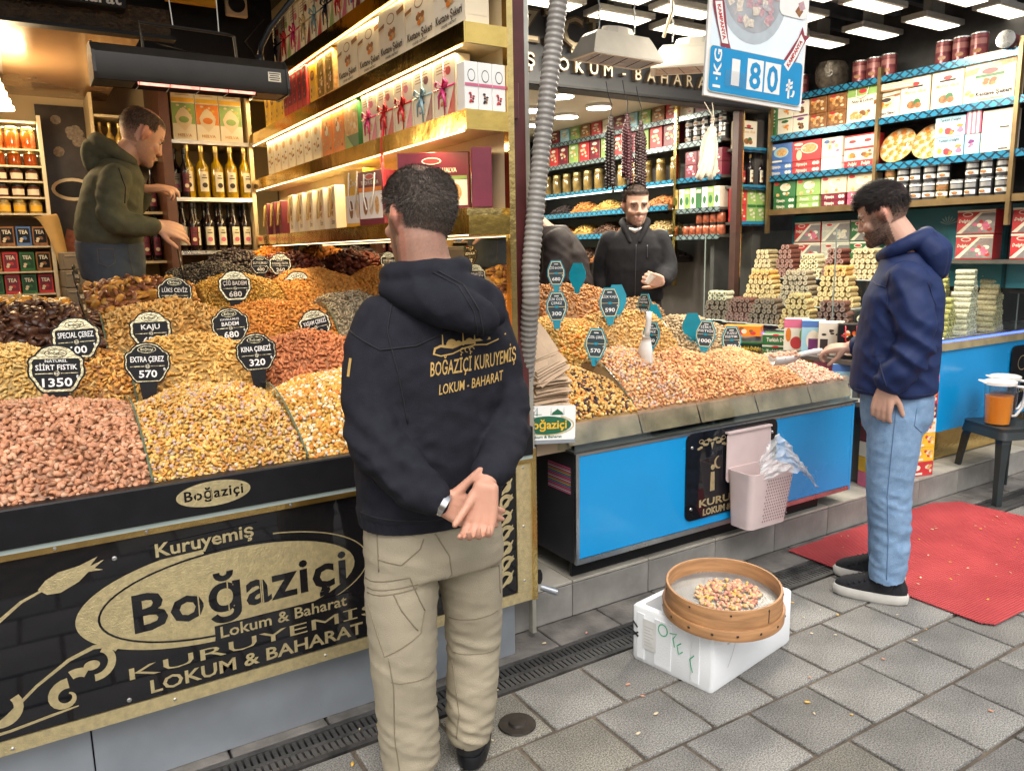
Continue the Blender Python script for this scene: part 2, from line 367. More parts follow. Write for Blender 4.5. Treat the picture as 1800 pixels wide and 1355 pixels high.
def sign_art(b):
    G = GOLDF; cx, cz = .43, .548; sl = 0
    # crescent oval and filled gold oval
    b.ring(cx, cz, .405, .150, .022, G, P0, 60, a0=R(100), a1=R(262), w1=.085)
    b.ring(cx+.02, cz-.004, .372, .1335, .006, BLACKG, P0-.0010, 60)
    b.oval(cx+.022, cz-.002, .362, .128, G, P0-.0006, 48)
    b.ring(cx+.03, cz, .40, .152, .004, G, P0, 60, a0=R(-70), a1=R(75))
    b.txt('Boğaziçi', .475, .486, .112, BLACKG, P0-.0016, w=.62, bold=.022, spacing=1.06)
    for x in (.255, .337, .352, .42, .515, .52):   # stencil gaps
        b.box((x, P0-.0022, .53), (.0035, .0004, .10), G)
    b.face([(.225, .682), (.52, .694), (.52, .738), (.225, .728)], BLACKG, P0-.0013); b.txt('Kuruyemiş', .372, .695, .040, G, P0-.0018, w=.27, bold=.02, slant=.02)
    b.face([(.375, .392), (.80, .392), (.80, .446), (.375, .446)], BLACKG, P0-.0013); b.txt('Lokum & Baharat', .585, .405, .036, G, P0-.0018, w=.39, bold=.015)
    b.txt('KURUYEMİŞ', .52, .350, .036, G, P0-.0004, w=.76, bold=.0)
    b.txt('LOKUM & BAHARAT', .51, .294, .040, G, P0-.0004, w=.64, bold=.02)
    # tulip
    b.face([(-.05, .668), (-.03, .650), (0, .648), (.045, .668), (.07, .690), (.105, .688), (.085, .697), (.11, .716), (.075, .705), (.095, .728), (.05, .712), (.0, .705), (-.03, .69)], G, P0)
    cnt = [0]
    def stroke(pts, ws):
        n = len(pts); vs = []; cnt[0] += 1; P0 = 2.2945-.00012*cnt[0]
        for i, p in enumerate(pts):
            t = Vector(pts[min(i+1, n-1)])-Vector(pts[max(i-1, 0)]); t.normalize(); w = ws[i] if hasattr(ws, '__len__') else ws
            vs += [(p[0]-t.y*w, P0, p[1]+t.x*w), (p[0]+t.y*w, P0, p[1]-t.x*w)]
        b.add(vs, [(2*i, 2*i+1, 2*i+3, 2*i+2) for i in range(n-1)], G)
    def arc(cx, cz, r0, r1, a0, a1, n=18): return [(cx+(r0+(r1-r0)*k/n)*math.cos(R(a0+(a1-a0)*k/n)), cz+(r0+(r1-r0)*k/n)*math.sin(R(a0+(a1-a0)*k/n))) for k in range(n+1)]
    stroke([(-.04, .665), (-.09, .645), (-.15, .60), (-.22, .55), (-.30, .53)], [.003, .004, .005, .006, .004])
    # lower scroll
    stroke([(-.22, .30), (-.15, .345), (-.08, .405), (0, .455), (.06, .474), (.10, .470), (.118, .452)], [.003, .004, .004, .005, .006, .008, .008])
    stroke(arc(.06, .43, .040, .045, 60, -95), .010); stroke(arc(.02, .375, .036, .04, 60, 120)[::-1], .013); stroke(arc(-.015, .352, .04, .012, 80, 420), [.015-.0007*k for k in range(19)])
    b.oval(.052, .425, .020, .014, G, P0-.003)
    stroke([(-.22, .298), (-.15, .300), (-.05, .312), (.01, .318)], [.004, .004, .004, .002])
    stroke(arc(-.17, .36, .05, .02, 40, -200), .011); stroke(arc(-.26, .47, .06, .02, -40, 200), .010)
    # right-hand ornament, stacked curls
    for k in range(7):
        z = .34+k*.058; s_ = 1 if k % 2 else -1
        stroke(arc(1.385, z, .030, .012, 90-s_*70, 90+s_*200, 14), [.009-.0004*i for i in range(15)])
        stroke([(1.36, z-.03), (1.39, z-.005), (1.415, z+.03)], [.002, .009, .002])
LP('sign_lettering', sign_art)
def emblem(b):
    Y = 2.2605
    b.oval(.40, .858, .101, .0365, GOLDF, Y, 36); b.txt('Boğaziçi', .40, .846, .030, BLACKG, Y-.0009, w=.160, bold=.02, spacing=1.08)
    for x in (.352, .372, .392, .415): b.box((x, Y-.0014, .857), (.0016, .0003, .034), GOLDF)
LP('emblem', emblem)
SCREW = mat('screw_steel', (.6, .6, .6), .35, 1, .1)
for x, z, y, r_ in ((.135, .713, P0, .007), (.133, .292, P0, .007), (.95, .70, P0, .007), (.0, .775, 2.284, .005), (.22, .775, 2.284, .005), (.62, .775, 2.284, .005), (.25, .255, 2.292, .005), (.7, .255, 2.292, .005), (-.15, .25, 2.292, .005), (1.46, .75, 2.29, .005), (1.46, .32, 2.29, .005), (1.46, .53, 2.29, .005)):
    b = MB(lc_inv); b.lathe([(r_, 0), (r_*.9, .0018), (r_*.5, .0028)], SCREW, 10, T=Matrix.Translation((x, y, z)) @ Matrix.Rotation(PI/2, 4, 'X')); b.build('screw', lc)
# ================================================================ NUT HEAPS
def ell(seg, ring, fx=lambda t: math.sin(t), bend=0, flat=1):
    """closed lump along x: profile radius fx(t), t from 0 to pi"""
    V = [(-1, 0, 0)]; 
    for i in range(1, ring+1):
        t = PI*i/(ring+1); r = fx(t); x = -math.cos(t)
        for k in range(seg):
            a = 2*PI*k/seg; V.append((x, r*math.cos(a), r*math.sin(a)*flat))
    V.append((1, 0, 0)); F = []
    for k in range(seg): F.append((0, 1+(k+1) % seg, 1+k))
    for i in range(ring-1):
        for k in range(seg):
            a, b2, c, d = 1+i*seg+k, 1+i*seg+(k+1) % seg, 1+(i+1)*seg+(k+1) % seg, 1+(i+1)*seg+k
            F += [(a, b2, c), (a, c, d)]
    o = 1+(ring-1)*seg; l = len(V)-1
    for k in range(seg): F.append((l, o+k, o+(k+1) % seg))
    V = np.array(V)
    if bend:
        x = V[:, 0].copy(); th = x*bend; rr = 1/bend
        V = np.stack([np.sin(th)*(rr+V[:, 1]), np.cos(th)*(rr+V[:, 1])-rr, V[:, 2]], 1); V[:, 1] -= V[:, 1].mean()
    return V, np.array(F)
def pista():
    V, F = ell(8, 5, lambda t: .62*math.sin(t)**.8*(1+.12*math.cos(t)))
    col = np.ones((len(V), 3))
    seam = (V[:, 1] > .18) & (np.abs(V[:, 2]) < .40) & (V[:, 0] > -.45)
    col[seam] = (.34, .27, .16); V = V.copy(); V[seam, 1] *= .72
    return V, F, col
def plain(V, F): return V, F, np.ones((len(V), 3))
def rough(V, F, a, seed):
    r = np.random.default_rng(seed); V = V*(1+r.uniform(-a, a, (len(V), 1))); return V, F, np.clip(1+r.uniform(-.2, .2, (len(V), 1)), 0, 1.3)*np.ones((1, 3))
TP = {
 'pistachio': pista(),
 'almond': plain(*ell(7, 4, lambda t: .50*math.sin(t)*(1.0+.25*math.cos(t)), flat=.62)),
 'cashew': plain(*ell(6, 5, lambda t: .40*math.sin(t)**.6*(1-.15*math.cos(t)), bend=1.15, flat=.85)),
 'round': plain(*ell(7, 4, lambda t: .86*math.sin(t))),
 'drop': plain(*ell(7, 4, lambda t: .66*math.sin(t)**.8)),
 'raisin': rough(*ell(6, 4, lambda t: .50*math.sin(t)**.7, flat=.8), .14, 1),
 'walnut': rough(*ell(7, 4, lambda t: .6*math.sin(t)**.6, flat=.55), .26, 2),
 'seed': plain(*ell(5, 3, lambda t: .30*math.sin(t), flat=.5)),
 'date': rough(*ell(8, 5, lambda t: .56*math.sin(t)**.6, flat=.85), .07, 3),
 'apricot': rough(*ell(9, 4, lambda t: .95*math.sin(t)**.6, flat=.38), .08, 4),
}
NUTM = amat('nut_skin', .5, .35); NUTD = amat('dried_fruit_skin', .38, .45); NUTO = amat('oiled_nut_skin', .36, .45)
def quat_mats(n, slope_v, tilt):
    """random orientations lying roughly on a surface with unit normals slope_v"""
    yaw = RNG.uniform(0, 2*PI, n); a = RNG.normal(0, tilt, n); b = RNG.normal(0, tilt*.8, n); roll = RNG.uniform(0, 2*PI, n)
    c, s = np.cos(yaw), np.sin(yaw); z = np.zeros(n); o = np.ones(n)
    Rz = np.stack([np.stack([c, -s, z], 1), np.stack([s, c, z], 1), np.stack([z, z, o], 1)], 1)
    ca, sa = np.cos(a), np.sin(a); Ry = np.stack([np.stack([ca, z, sa], 1), np.stack([z, o, z], 1), np.stack([-sa, z, ca], 1)], 1)
    cr, sr = np.cos(roll), np.sin(roll); Rx = np.stack([np.stack([o, z, z], 1), np.stack([z, cr, -sr], 1), np.stack([z, sr, cr], 1)], 1)
    N = slope_v/np.linalg.norm(slope_v, axis=1, keepdims=True)
    t = np.cross(N, np.array([0., 1, .1])); t /= np.linalg.norm(t, axis=1, keepdims=True); u = np.cross(N, t)
    B = np.stack([t, u, N], 2)
    return B, Rz, Ry, Rx
def mesh_np(name, V, F, C, m, smooth=True):
    me = D.meshes.new(name); me.vertices.add(len(V)); me.vertices.foreach_set('co', V.astype(np.float32).ravel())
    me.loops.add(F.size); me.loops.foreach_set('vertex_index', F.astype(np.int32).ravel())
    me.polygons.add(len(F)); me.polygons.foreach_set('loop_start', np.arange(len(F), dtype=np.int32)*3)
    me.polygons.foreach_set('loop_total', np.full(len(F), 3, np.int32)) if False else None
    me.update(calc_edges=True)
    a = me.color_attributes.new('Col', 'FLOAT_COLOR', 'POINT'); a.data.foreach_set('color', np.concatenate([np.clip(C, 0, 1), np.ones((len(C), 1))], 1).astype(np.float32).ravel())
    me.materials.append(m)
    if smooth: me.polygons.foreach_set('use_smooth', np.ones(len(F), bool))
    return me
def heap(label, x0, x1, y0, y1, zf, zc, yc, zb, types, m=NUTM, single=0, nut='nut', dip=.055, skew=0, base=None, cat='nut heap'):
    """types: list of (template, length, [colours], weight).  The nearest `single` nuts are objects, the rest one mass"""
    W_, H_ = x1-x0, y1-y0; xm = (x0+x1)/2; sd = random.uniform(0, 50)
    def hz(X, Y):
        u = (X-xm)/(W_/2); t = np.clip((Y-y0)/(yc-y0), 0, 1); tb = np.clip((Y-yc)/(y1-yc), 0, 1)
        z = np.where(Y < yc, zf+(zc-zf)*np.sin(t*PI/2)**.92, zc+(zb-zc)*(1-np.cos(tb*PI/2)))
        fr = np.clip(t, .0, 1)
        z = z-dip*fr*np.abs(u)**2.2+skew*u*fr
        return z+(.007*np.sin(X*31+sd)*np.cos(Y*27+sd)+.010*np.sin(X*13+sd*2)*np.sin(Y*11+sd))*fr
    if m == NUTM and 'spice' not in label: types = types+[('walnut', types[0][1]*.5, types[0][2], .09*sum(t[3] for t in types))]
    th = thing('nut_heap' if cat == 'nut heap' else cat.replace(' ', '_'), label, cat, (xm, y0, zf-.05))
    off = np.array([xm, y0, zf-.05])
    cols = np.concatenate([np.array(t[2]).reshape(-1, 3) for t in types]); bc = np.array(base) if base is not None else cols.mean(0)*.55  # mound darker than its nuts: shade between them put into the colour
    nx, ny = 12, 14; gx, gy = np.meshgrid(np.linspace(x0, x1, nx), np.linspace(y0, y1, ny)); gz = hz(gx, gy)-.006
    V = np.stack([gx.ravel(), gy.ravel(), gz.ravel()], 1); Fq = []
    for j in range(ny-1):
        for i in range(nx-1): a = j*nx+i; Fq += [(a, a+1, a+nx+1), (a, a+nx+1, a+nx)]
    rim = [i for i in range(nx)]+[nx*(j+1)-1 for j in range(1, ny)]+[nx*ny-1-i for i in range(1, nx)]+[nx*(ny-1-j) for j in range(1, ny-1)]
    V2 = V[rim].copy(); V2[:, 2] = zf-.05; n0 = len(V); V = np.concatenate([V, V2]); nr = len(rim)
    for k in range(nr): a, b2 = rim[k], rim[(k+1) % nr]; Fq += [(a, n0+k, n0+(k+1) % nr), (a, n0+(k+1) % nr, b2)]
    put(mesh_np('mound', V-off, np.array(Fq), np.tile(bc, (len(V), 1)), m), 'mound', parent=th, kind='stuff')
    wt = np.array([t[3] for t in types], float); wt /= wt.sum(); Lm = sum(t[1]*w for t, w in zip(types, wt))
    flat_ = min({'seed': .42, 'almond': .6, 'cashew': .7}.get(types[0][0], .8), .8)
    sp = Lm*.70*math.sqrt(flat_); spy = sp*.80
    X, Y = np.meshgrid(np.arange(x0+sp*.4, x1-sp*.3, sp), np.arange(y0+spy*.2, y1, spy)); X = X+(np.arange(X.shape[0]) % 2)[:, None]*sp*.5
    X = (X+RNG.uniform(-.45, .45, X.shape)*sp).ravel(); Y = (Y+RNG.uniform(-.45, .45, Y.shape)*spy).ravel(); X = np.clip(X, x0+Lm*.35, x1-Lm*.35); Y = np.clip(Y, y0+Lm*.2, y1)
    Z = hz(X, Y)+RNG.uniform(-.35, .45, X.shape)*Lm*.4
    e = .004; Nn = np.stack([-(hz(X+e, Y)-hz(X-e, Y))/(2*e), -(hz(X, Y+e)-hz(X, Y-e))/(2*e), np.ones_like(X)], 1)
    pick = RNG.choice(len(types), len(X), p=wt); order = np.argsort(X**2+Y**2+(Z-1.52)**2); P = np.stack([X, Y, Z], 1)
    solo = set()
    if single: solo = set(order[:single].tolist())
    AV, AF, AC = [], [], []; no = 0; solo_l = []
    for ti, (tn, ln, cs, w_) in enumerate(types):
        idx = np.where(pick == ti)[0]
        if not len(idx): continue
        V, F, mul = TP[tn]; B, Rz, Ry, Rx = quat_mats(len(idx), Nn[idx], .45)
        M_ = np.einsum('nij,njk,nkl,nlm->nim', B, Rz, Ry, Rx); sc = ln/2*RNG.uniform(.72, 1.18, len(idx)); cs = np.array(cs).reshape(-1, 3); ci = RNG.integers(0, len(cs), len(idx))
        rest = np.array([k for k, q in enumerate(idx) if q not in solo], int)
        if len(rest):
            Q = np.einsum('nij,kj->nki', M_[rest]*sc[rest][:, None, None], V)+(P[idx[rest]]-off)[:, None, :]
            C = (cs[ci[rest]]**1.03)*RNG.uniform(.80, 1.14, (len(rest), 1)); C = C*(1+.13*np.sin(X[idx[rest]]*17+sd)*np.cos(Y[idx[rest]]*14+sd*3))[:, None]; C = C[:, None, :]*mul[None]
            AV.append(Q.reshape(-1, 3)); AF.append((F[None]+(no+np.arange(len(rest))*len(V))[:, None, None]).reshape(-1, 3)); AC.append(C.reshape(-1, 3)); no += len(rest)*len(V)
        if solo:
            ms = [mesh_np(nut, V, F, np.tile((c**1.03)*k2, (len(V), 1))*mul, m) for c in cs for k2 in (.84, .98, 1.10)]
            for k, q in enumerate(idx):
                if q in solo: solo_l.append((ms[ci[k]*3+random.randrange(3)], M_[k], sc[k], P[q]-off))
    for me, rm, s_, p in solo_l:
        o = D.objects.new(nut, me); COL.objects.link(o); o.parent = th
        o.matrix_local = Matrix.Translation(p) @ Matrix(rm.tolist()).to_4x4() @ Matrix.Scale(s_, 4)
    if no: put(mesh_np('nuts', np.concatenate(AV), np.concatenate(AF), np.concatenate(AC), m), 'nuts', parent=th, kind='stuff')
    return th
cPI = [(.52, .25, .145), (.55, .28, .165), (.48, .22, .12), (.57, .33, .21)]
cCR = [(.62, .40, .13), (.66, .46, .18), (.58, .35, .10)]
cYE = [(.62, .36, .06), (.66, .42, .11), (.56, .30, .05)]
cBR = [(.30, .13, .04), (.36, .17, .06), (.26, .10, .03)]
cLI = [(.48, .31, .25), (.50, .35, .28), (.56, .43, .28)]
cOR = [(.62, .24, .04), (.60, .20, .03), (.66, .30, .06)]
cHN = [(.60, .29, .06), (.65, .35, .09), (.54, .24, .05)]
heap('heap of pink-tinted pistachios in their shells at the front left corner', -.24, .25, 2.30, 2.86, .895, 1.105, 2.73, 1.02, [('pistachio', .0245, cPI, 1)], single=300, nut='pistachio')
heap('heap of pale mixed nuts and lilac chickpeas beside the pistachios, front row', .25, .69, 2.30, 2.86, .895, 1.10, 2.73, 1.02, [('drop', .018, cCR, 3), ('round', .015, cLI, 2), ('cashew', .022, cHN, 2), ('almond', .021, cHN, 2), ('round', .015, cYE, 1)], single=220)
heap('heap of candy coated chickpeas in orange, yellow and white, front row', .69, 1.12, 2.30, 2.86, .895, 1.10, 2.73, 1.02, [('round', .017, cYE, 4), ('round', .016, [(.72, .64, .50), (.7, .6, .42)], 4), ('round', .020, cOR, 1.2), ('drop', .02, cHN, 3)], single=120)
heap('heap of toasted nut mix at the right end of the front row', 1.12, 1.48, 2.30, 2.86, .895, 1.08, 2.73, 1.02, [('drop', .02, cHN, 1), ('almond', .024, cBR, 1)])
heap('heap of blanched cashews in the second row, far left', -.42, .10, 2.86, 3.30, 1.0, 1.235, 3.14, 1.15, [('cashew', .028, cCR, 3), ('drop', .02, cCR, 1)])
heap('heap of brown and golden nut mix between pistachios and cashews', .10, .29, 2.86, 3.30, 1.0, 1.20, 3.12, 1.13, [('almond', .027, cBR+cHN, 3), ('cashew', .027, cCR+cHN, 2), ('drop', .02, cHN, 1)], dip=.03)
heap('heap of golden roasted cashews behind the pale mixed nuts', .29, .73, 2.86, 3.30, 1.0, 1.225, 3.14, 1.15, [('cashew', .030, [(.66, .39, .11), (.70, .45, .15), (.60, .33, .08)], 1)])
heap('heap of reddish roasted almonds in the second row', .73, 1.16, 2.86, 3.30, 1.0, 1.205, 3.14, 1.15, [('almond', .029, [(.47, .17, .07), (.52, .20, .09), (.42, .14, .055)], 1)])
heap('heap of fruit and nut mix with green and red pieces beside the hooded man', 1.16, 1.49, 2.86, 3.30, 1.0, 1.17, 3.14, 1.12, [('almond', .027, cBR+cHN, 3), ('raisin', .026, [(.2, .02, .02), (.25, .3, .04), (.6, .3, .03)], 2), ('drop', .022, cCR, 2)])
heap('heap of dark brown sun dried apricots at the left', -.30, .25, 3.30, 3.74, 1.14, 1.345, 3.60, 1.28, [('apricot', .042, [(.075, .030, .016), (.10, .04, .02), (.055, .02, .012)], 1)], NUTD, cat='fruit heap', nut='apricot')
heap('heap of bright yellow dried apricots behind the brown ones', -.55, .19, 3.74, 4.08, 1.27, 1.365, 3.95, 1.32, [('apricot', .040, [(.62, .28, .03), (.66, .34, .05)], 3), ('apricot', .055, [(.55, .38, .18), (.6, .44, .24)], .8)], NUTD, cat='fruit heap')
heap('heap of shelled walnut halves under the walnut price sign', .25, .72, 3.30, 3.74, 1.14, 1.335, 3.58, 1.26, [('walnut', .030, [(.55, .32, .10), (.60, .38, .14), (.46, .24, .06)], 1)])
heap('heap of raw orange-brown almonds in the third row', .72, 1.17, 3.30, 3.74, 1.14, 1.315, 3.58, 1.26, [('almond', .028, [(.58, .24, .05), (.62, .28, .06), (.52, .20, .04)], 1)])
heap('heap of pale grey striped sunflower seeds', 1.17, 1.49, 3.30, 3.78, 1.14, 1.345, 3.62, 1.28, [('seed', .027, [(.48, .40, .27), (.40, .32, .20), (.54, .47, .34), (.16, .12, .08)], 1)])
heap('heap of dates topped with yellow dried figs below the olive hoodie', .22, .68, 3.74, 4.10, 1.27, 1.43, 3.97, 1.36, [('date', .042, [(.20, .07, .03), (.25, .10, .045), (.15, .05, .025)], 3), ('apricot', .044, [(.48, .25, .05), (.42, .2, .04)], 1.2)], NUTD, cat='fruit heap')
heap('heap of golden raisins behind the raw almonds', .70, 1.08, 3.74, 4.16, 1.26, 1.43, 4.02, 1.37, [('raisin', .020, [(.52, .30, .05), (.58, .36, .08), (.46, .24, .04)], 1)], NUTD, cat='fruit heap')
heap('heap of honey coated peanuts behind the sunflower seeds', 1.08, 1.49, 3.74, 4.18, 1.26, 1.44, 4.04, 1.38, [('round', .020, [(.60, .28, .06), (.65, .34, .09), (.54, .22, .04)], 1)])
heap('heap of black mulberries and raisins near the bottle shelf', .64, 1.06, 4.14, 4.62, 1.35, 1.485, 4.42, 1.41, [('raisin', .024, [(.018, .014, .016), (.03, .022, .022)], 1)], NUTD, cat='fruit heap')
heap('heap of glossy red-brown dates under the gold shelves', 1.10, 1.46, 4.18, 4.64, 1.36, 1.53, 4.45, 1.44, [('date', .046, [(.14, .025, .012), (.18, .035, .018), (.10, .018, .010)], 1)], NUTD, cat='fruit heap')
heap('heap of black prunes at the far end of the counter', .95, 1.20, 4.62, 5.05, 1.41, 1.555, 4.88, 1.5, [('date', .036, [(.02, .012, .018), (.03, .016, .02)], 1)], NUTD, cat='fruit heap')
heap('heap of orange dried apricots at the far end of the counter', 1.20, 1.46, 4.64, 5.05, 1.41, 1.575, 4.85, 1.5, [('apricot', .036, [(.60, .20, .02), (.64, .25, .03)], 1)], NUTD, cat='fruit heap')
# glass dividers of the bins
def divider(x, y0, z0, y1, z1, yb, zb, name='glass_divider', parent=lc, T=lc_inv):
    b = MB(T); pts = []
    n = 8
    for k in range(n+1):
        t = k/n; pts.append((y0+(y1-y0)*t, z0+(z1-z0)*math.sin(t*PI/2)))
    pts += [(yb, zb), (yb, z0-.05), (y0, z0-.05)]
    vs = [(x-.003, p[0], p[1]) for p in pts]+[(x+.003, p[0], p[1]) for p in pts]; n = len(pts)
    b.add(vs, [tuple(range(n))[::-1], tuple(range(n, 2*n))], GLASSG); b.add(vs, [(i, (i+1) % n, (i+1) % n+n, i+n) for i in range(n)], mat('glass_edge', (.10, .13, .09), .15, 0, 0))
    b.build(name, parent)
for x in (-.24, .25, .69, 1.12): divider(x, 2.31, .915, 2.72, 1.085, 2.86, 1.07)
for x in (.10, .29, .73, 1.16): divider(x, 2.87, 1.02, 3.12, 1.195, 3.30, 1.17)
for x in (.25, .72, 1.17): divider(x, 3.31, 1.16, 3.55, 1.305, 3.74, 1.28)
# price signs of the left counter: scalloped black badge with gold edge on a tapered stem
def badge(s, dx=0, dz=0):
    h = [(.26, -.48), (.34, -.40), (.41, -.26), (.49, -.14), (.505, -.02), (.485, .07), (.50, .17), (.455, .245), (.37, .285), (.315, .36), (.24, .43), (.12, .475)]
    p = h+[(0, .487)]+[(-a, c) for a, c in h[::-1]]
    return [(a*s+dx, c*s+dz) for a, c in p]
GOLDB = mat('bright_gold_foil', (.80, .70, .45), .25, .9, .2, 30, bump=.3, bs=90)
TXW = mat('white_lettering', (.80, .80, .78), .5, 0, 0)
def price_sign(x, y, z, w, lines, price, label, shiny, yaw=0, roll=0, lean=-.12):
    th = thing('price_sign', label, 'price sign', (x, y, z-w*.85), (lean, roll, yaw), 'scalloped black price signs in the nuts')
    T = Matrix.Translation((0, 0, w*.85)) @ Matrix.Scale(w, 4)
    b = MB(T); b.prism(badge(1), .035, BLACKM); b.build('badge', th)
    b = MB(T)
    n = len(badge(1)); o = badge(.93); i_ = badge(.93 if not shiny else .93); 
    inner = badge(.89 if not shiny else .84)
    b.add([(p[0], -.004, p[1]) for p in o]+[(p[0], -.004, p[1]) for p in inner], [(k, (k+1) % n, (k+1) % n+n, k+n) for k in range(n)], GOLDB)
    if shiny: b.face([(p[0], p[1]) for p in badge(.84) if p[1] > .19], GOLDB, -.005)
    b.oval(0, .31, .19, .075, GOLDB if shiny else BLACKM, -.007); b.ring(0, .31, .20, .085, .014, GOLDB if not shiny else BLACKM, -.008)
    b.txt('Boğaziçi', 0, .285, .06, BLACKM if shiny else GOLDB, -.010, w=.26, bold=.02)
    b.box((-.22, -.006, -.085), (.30, .002, .014), GOLDB); b.box((.22, -.006, -.085), (.30, .002, .014), GOLDB)
    b.ring(0, -.085, .05, .05, .012, GOLDB, -.008, 16); b.txt('KG', 0, -.103, .034, TXW, -.008)
    b.build('gold_trim', th)
    b = MB(T)
    if len(lines) == 2: b.txt(lines[0], 0, .135, .055, TXW, -.008, w=min(.5, .055*len(lines[0])), bold=.01); b.txt(lines[1], 0, -.015, .105, TXW, -.008, w=min(.72, .09*len(lines[1])), bold=.015)
    else: b.txt(lines[0], 0, .02, .13, TXW, -.008, w=min(.72, .11*len(lines[0])), bold=.015)
    b.txt(price, 0, -.345, .17, TXW, -.008, w=.13*len(price), bold=.02); b.txt('₺', .36, -.2, .07, TXW, -.008)
    b.build('lettering', th)
    b = MB(T); b.prism([(-.13, -.95), (.13, -.95), (.20, -.47), (-.20, -.47)], .03, BLACKM, Matrix.Translation((0, .003, 0))); b.build('stem', th)
    return th
for a in [(.056, 2.79, 1.183, .158, ['NATUREL', 'SİİRT FISTIK'], '1350', 'shiny gold framed sign reading 1350 behind the pistachio heap', 1, -.05, .05),
          (.139, 3.05, 1.252, .150, ['SPECIAL ÇEREZ'], '600', 'gold topped sign reading SPECIAL ÇEREZ above the blanched cashews', 1, -.1, -.02),
          (.321, 2.82, 1.176, .142, ['EXTRA ÇEREZ'], '570', 'black sign reading EXTRA ÇEREZ 570 between pistachios and pale nut mix', 0, -.1, .04),
          (.392, 3.2, 1.252, .146, ['KAJU'], '620', 'shiny sign reading KAJU 620 behind the golden cashews', 1, -.1, 0),
          (.685, 2.82, 1.182, .140, ['KINA ÇEREZİ'], '320', 'black sign reading KINA ÇEREZİ 320 above the coloured chickpeas', 0, -.15, -.02),
          (.687, 3.2, 1.252, .142, ['KAVRULMUŞ', 'BADEM'], '680', 'black sign reading KAVRULMUŞ BADEM 680 left of the reddish almonds', 0, -.2, -.05),
          (.551, 3.64, 1.369, .142, ['LÜKS CEVİZ'], '600', 'black sign reading LÜKS CEVİZ 600 behind the walnuts', 0, -.1, .04),
          (.832, 3.75, 1.386, .145, ['ÇİĞ BADEM'], '680', 'rosy gold sign reading ÇİĞ BADEM 680 behind the raw almonds', 1, -.2, 0),
          (1.069, 4.2, 1.475, .098, ['DUT KURUSU'], '400', 'small dark sign reading DUT KURUSU left of its shiny neighbour', 0, -.2, 0),
          (1.165, 4.17, 1.475, .115, ['BALLI', 'SUSAMLI FISTIK'], '260', 'small shiny sign reading BALLI SUSAMLI FISTIK 260', 1, -.2, 0),
          (1.173, 3.9, 1.372, .142, ['TUZLU', 'DAKOTA ÇEKİRDEK'], '250', 'shiny sign reading DAKOTA ÇEKİRDEK 250 by the sunflower seeds', 1, -.25, -.02),
          (1.086, 3.32, 1.222, .138, ['YAŞAM ÇEREZİ'], '480', 'sign reading YAŞAM ÇEREZİ 480 beside the hooded man shoulder', 1, -.2, -.2),
          (1.40, 4.66, 1.63, .10, ['HÜNNAP'], '400', 'narrow dark sign reading HÜNNAP at the far end by the gold shelves', 0, -.9, 0),
          (1.46, 2.95, 1.2, .13, ['NEVRUZ'], '450', 'shiny sign at the right end of the black counter', 1, -.4, 0)]:
    price_sign(*a)
for x, y, z, lb in ((.20, 3.40, 1.37, 'dark price sign seen edge-on beside the brown apricots'), (.21, 3.78, 1.44, 'dark price sign seen edge-on left of the dates'), (.68, 4.12, 1.50, 'dark price sign seen edge-on by the black raisins')):
    price_sign(x, y, z, .12, ['KAYISI'], '500', lb, 0, 1.35, .05)
# ================================================================ PACKAGED GOODS
def carton(w, h, d, base, els, side=None, ch=.002, name='carton'):
    """printed carton, front on -y, origin at the middle of its base"""
    b = MB(); b.box((0, 0, h/2), (w, d, h), base, ch=ch); y = -d/2-.0006; i = 0
    for e in els:
        k = e[0]; yy = y-i*.0004; i += 1
        if k == 'r': b.face([(e[1]*w, e[2]*h), (e[3]*w, e[2]*h), (e[3]*w, e[4]*h), (e[1]*w, e[4]*h)], e[5], yy)
        elif k == 'o': b.oval(e[1]*w, e[2]*h, e[3]*w, e[4]*h, e[5], yy, 14)
        elif k == 'p': b.face([(u*w, v*h) for u, v in e[1]], e[2], yy)
        elif k == 't': b.txt(e[1], e[2]*w, e[3]*h, e[4]*h, e[5], yy, w=e[6]*w if len(e) > 6 else None, bold=.03, shear=e[7] if len(e) > 7 else 0, res=1)
        elif k == 'n':      # a printed picture: cluster of small overlapping ovals
            rr = random.Random(len(els)*7+i)
            for q in range(e[6]):
                a = e[7] if len(e) > 7 else [NUTP, BROWNP]
                b.oval((e[1]+rr.uniform(-1, 1)*e[3]*.75)*w, (e[2]+rr.uniform(-1, 1)*e[4]*.7)*h, e[5]*w*rr.uniform(.7, 1.2), e[5]*w*rr.uniform(.5, .9), rr.choice(a), yy-q*.00002, 8)
        elif k == 'b':      # lines of small print
            for q in range(e[5]):
                z = e[2]*h-q*(e[2]-e[4])*h/max(1, e[5]); b.face([(e[1]*w, z), (e[3]*w*(.8+.2*((q*37 % 10)/10)), z), (e[3]*w*(.8+.2*((q*37 % 10)/10)), z+.28*(e[2]-e[4])*h/e[5]), (e[1]*w, z+.28*(e[2]-e[4])*h/e[5])], e[6], yy)
    # faint printed band on both sides and the lid
    sm = side or base
    for s_ in (-1, 1):
        b.quad((s_*(w/2+.0005), -d*.42, h*.15), (s_*(w/2+.0005), d*.42, h*.15), (s_*(w/2+.0005), d*.42, h*.85), (s_*(w/2+.0005), -d*.42, h*.85), sm)
    return b.mesh(name)
LOGO = lambda u, v, s=1: [('o', u, v, .17*s, .055*s, REDP), ('o', u, v, .13*s, .034*s, CREAMW)]
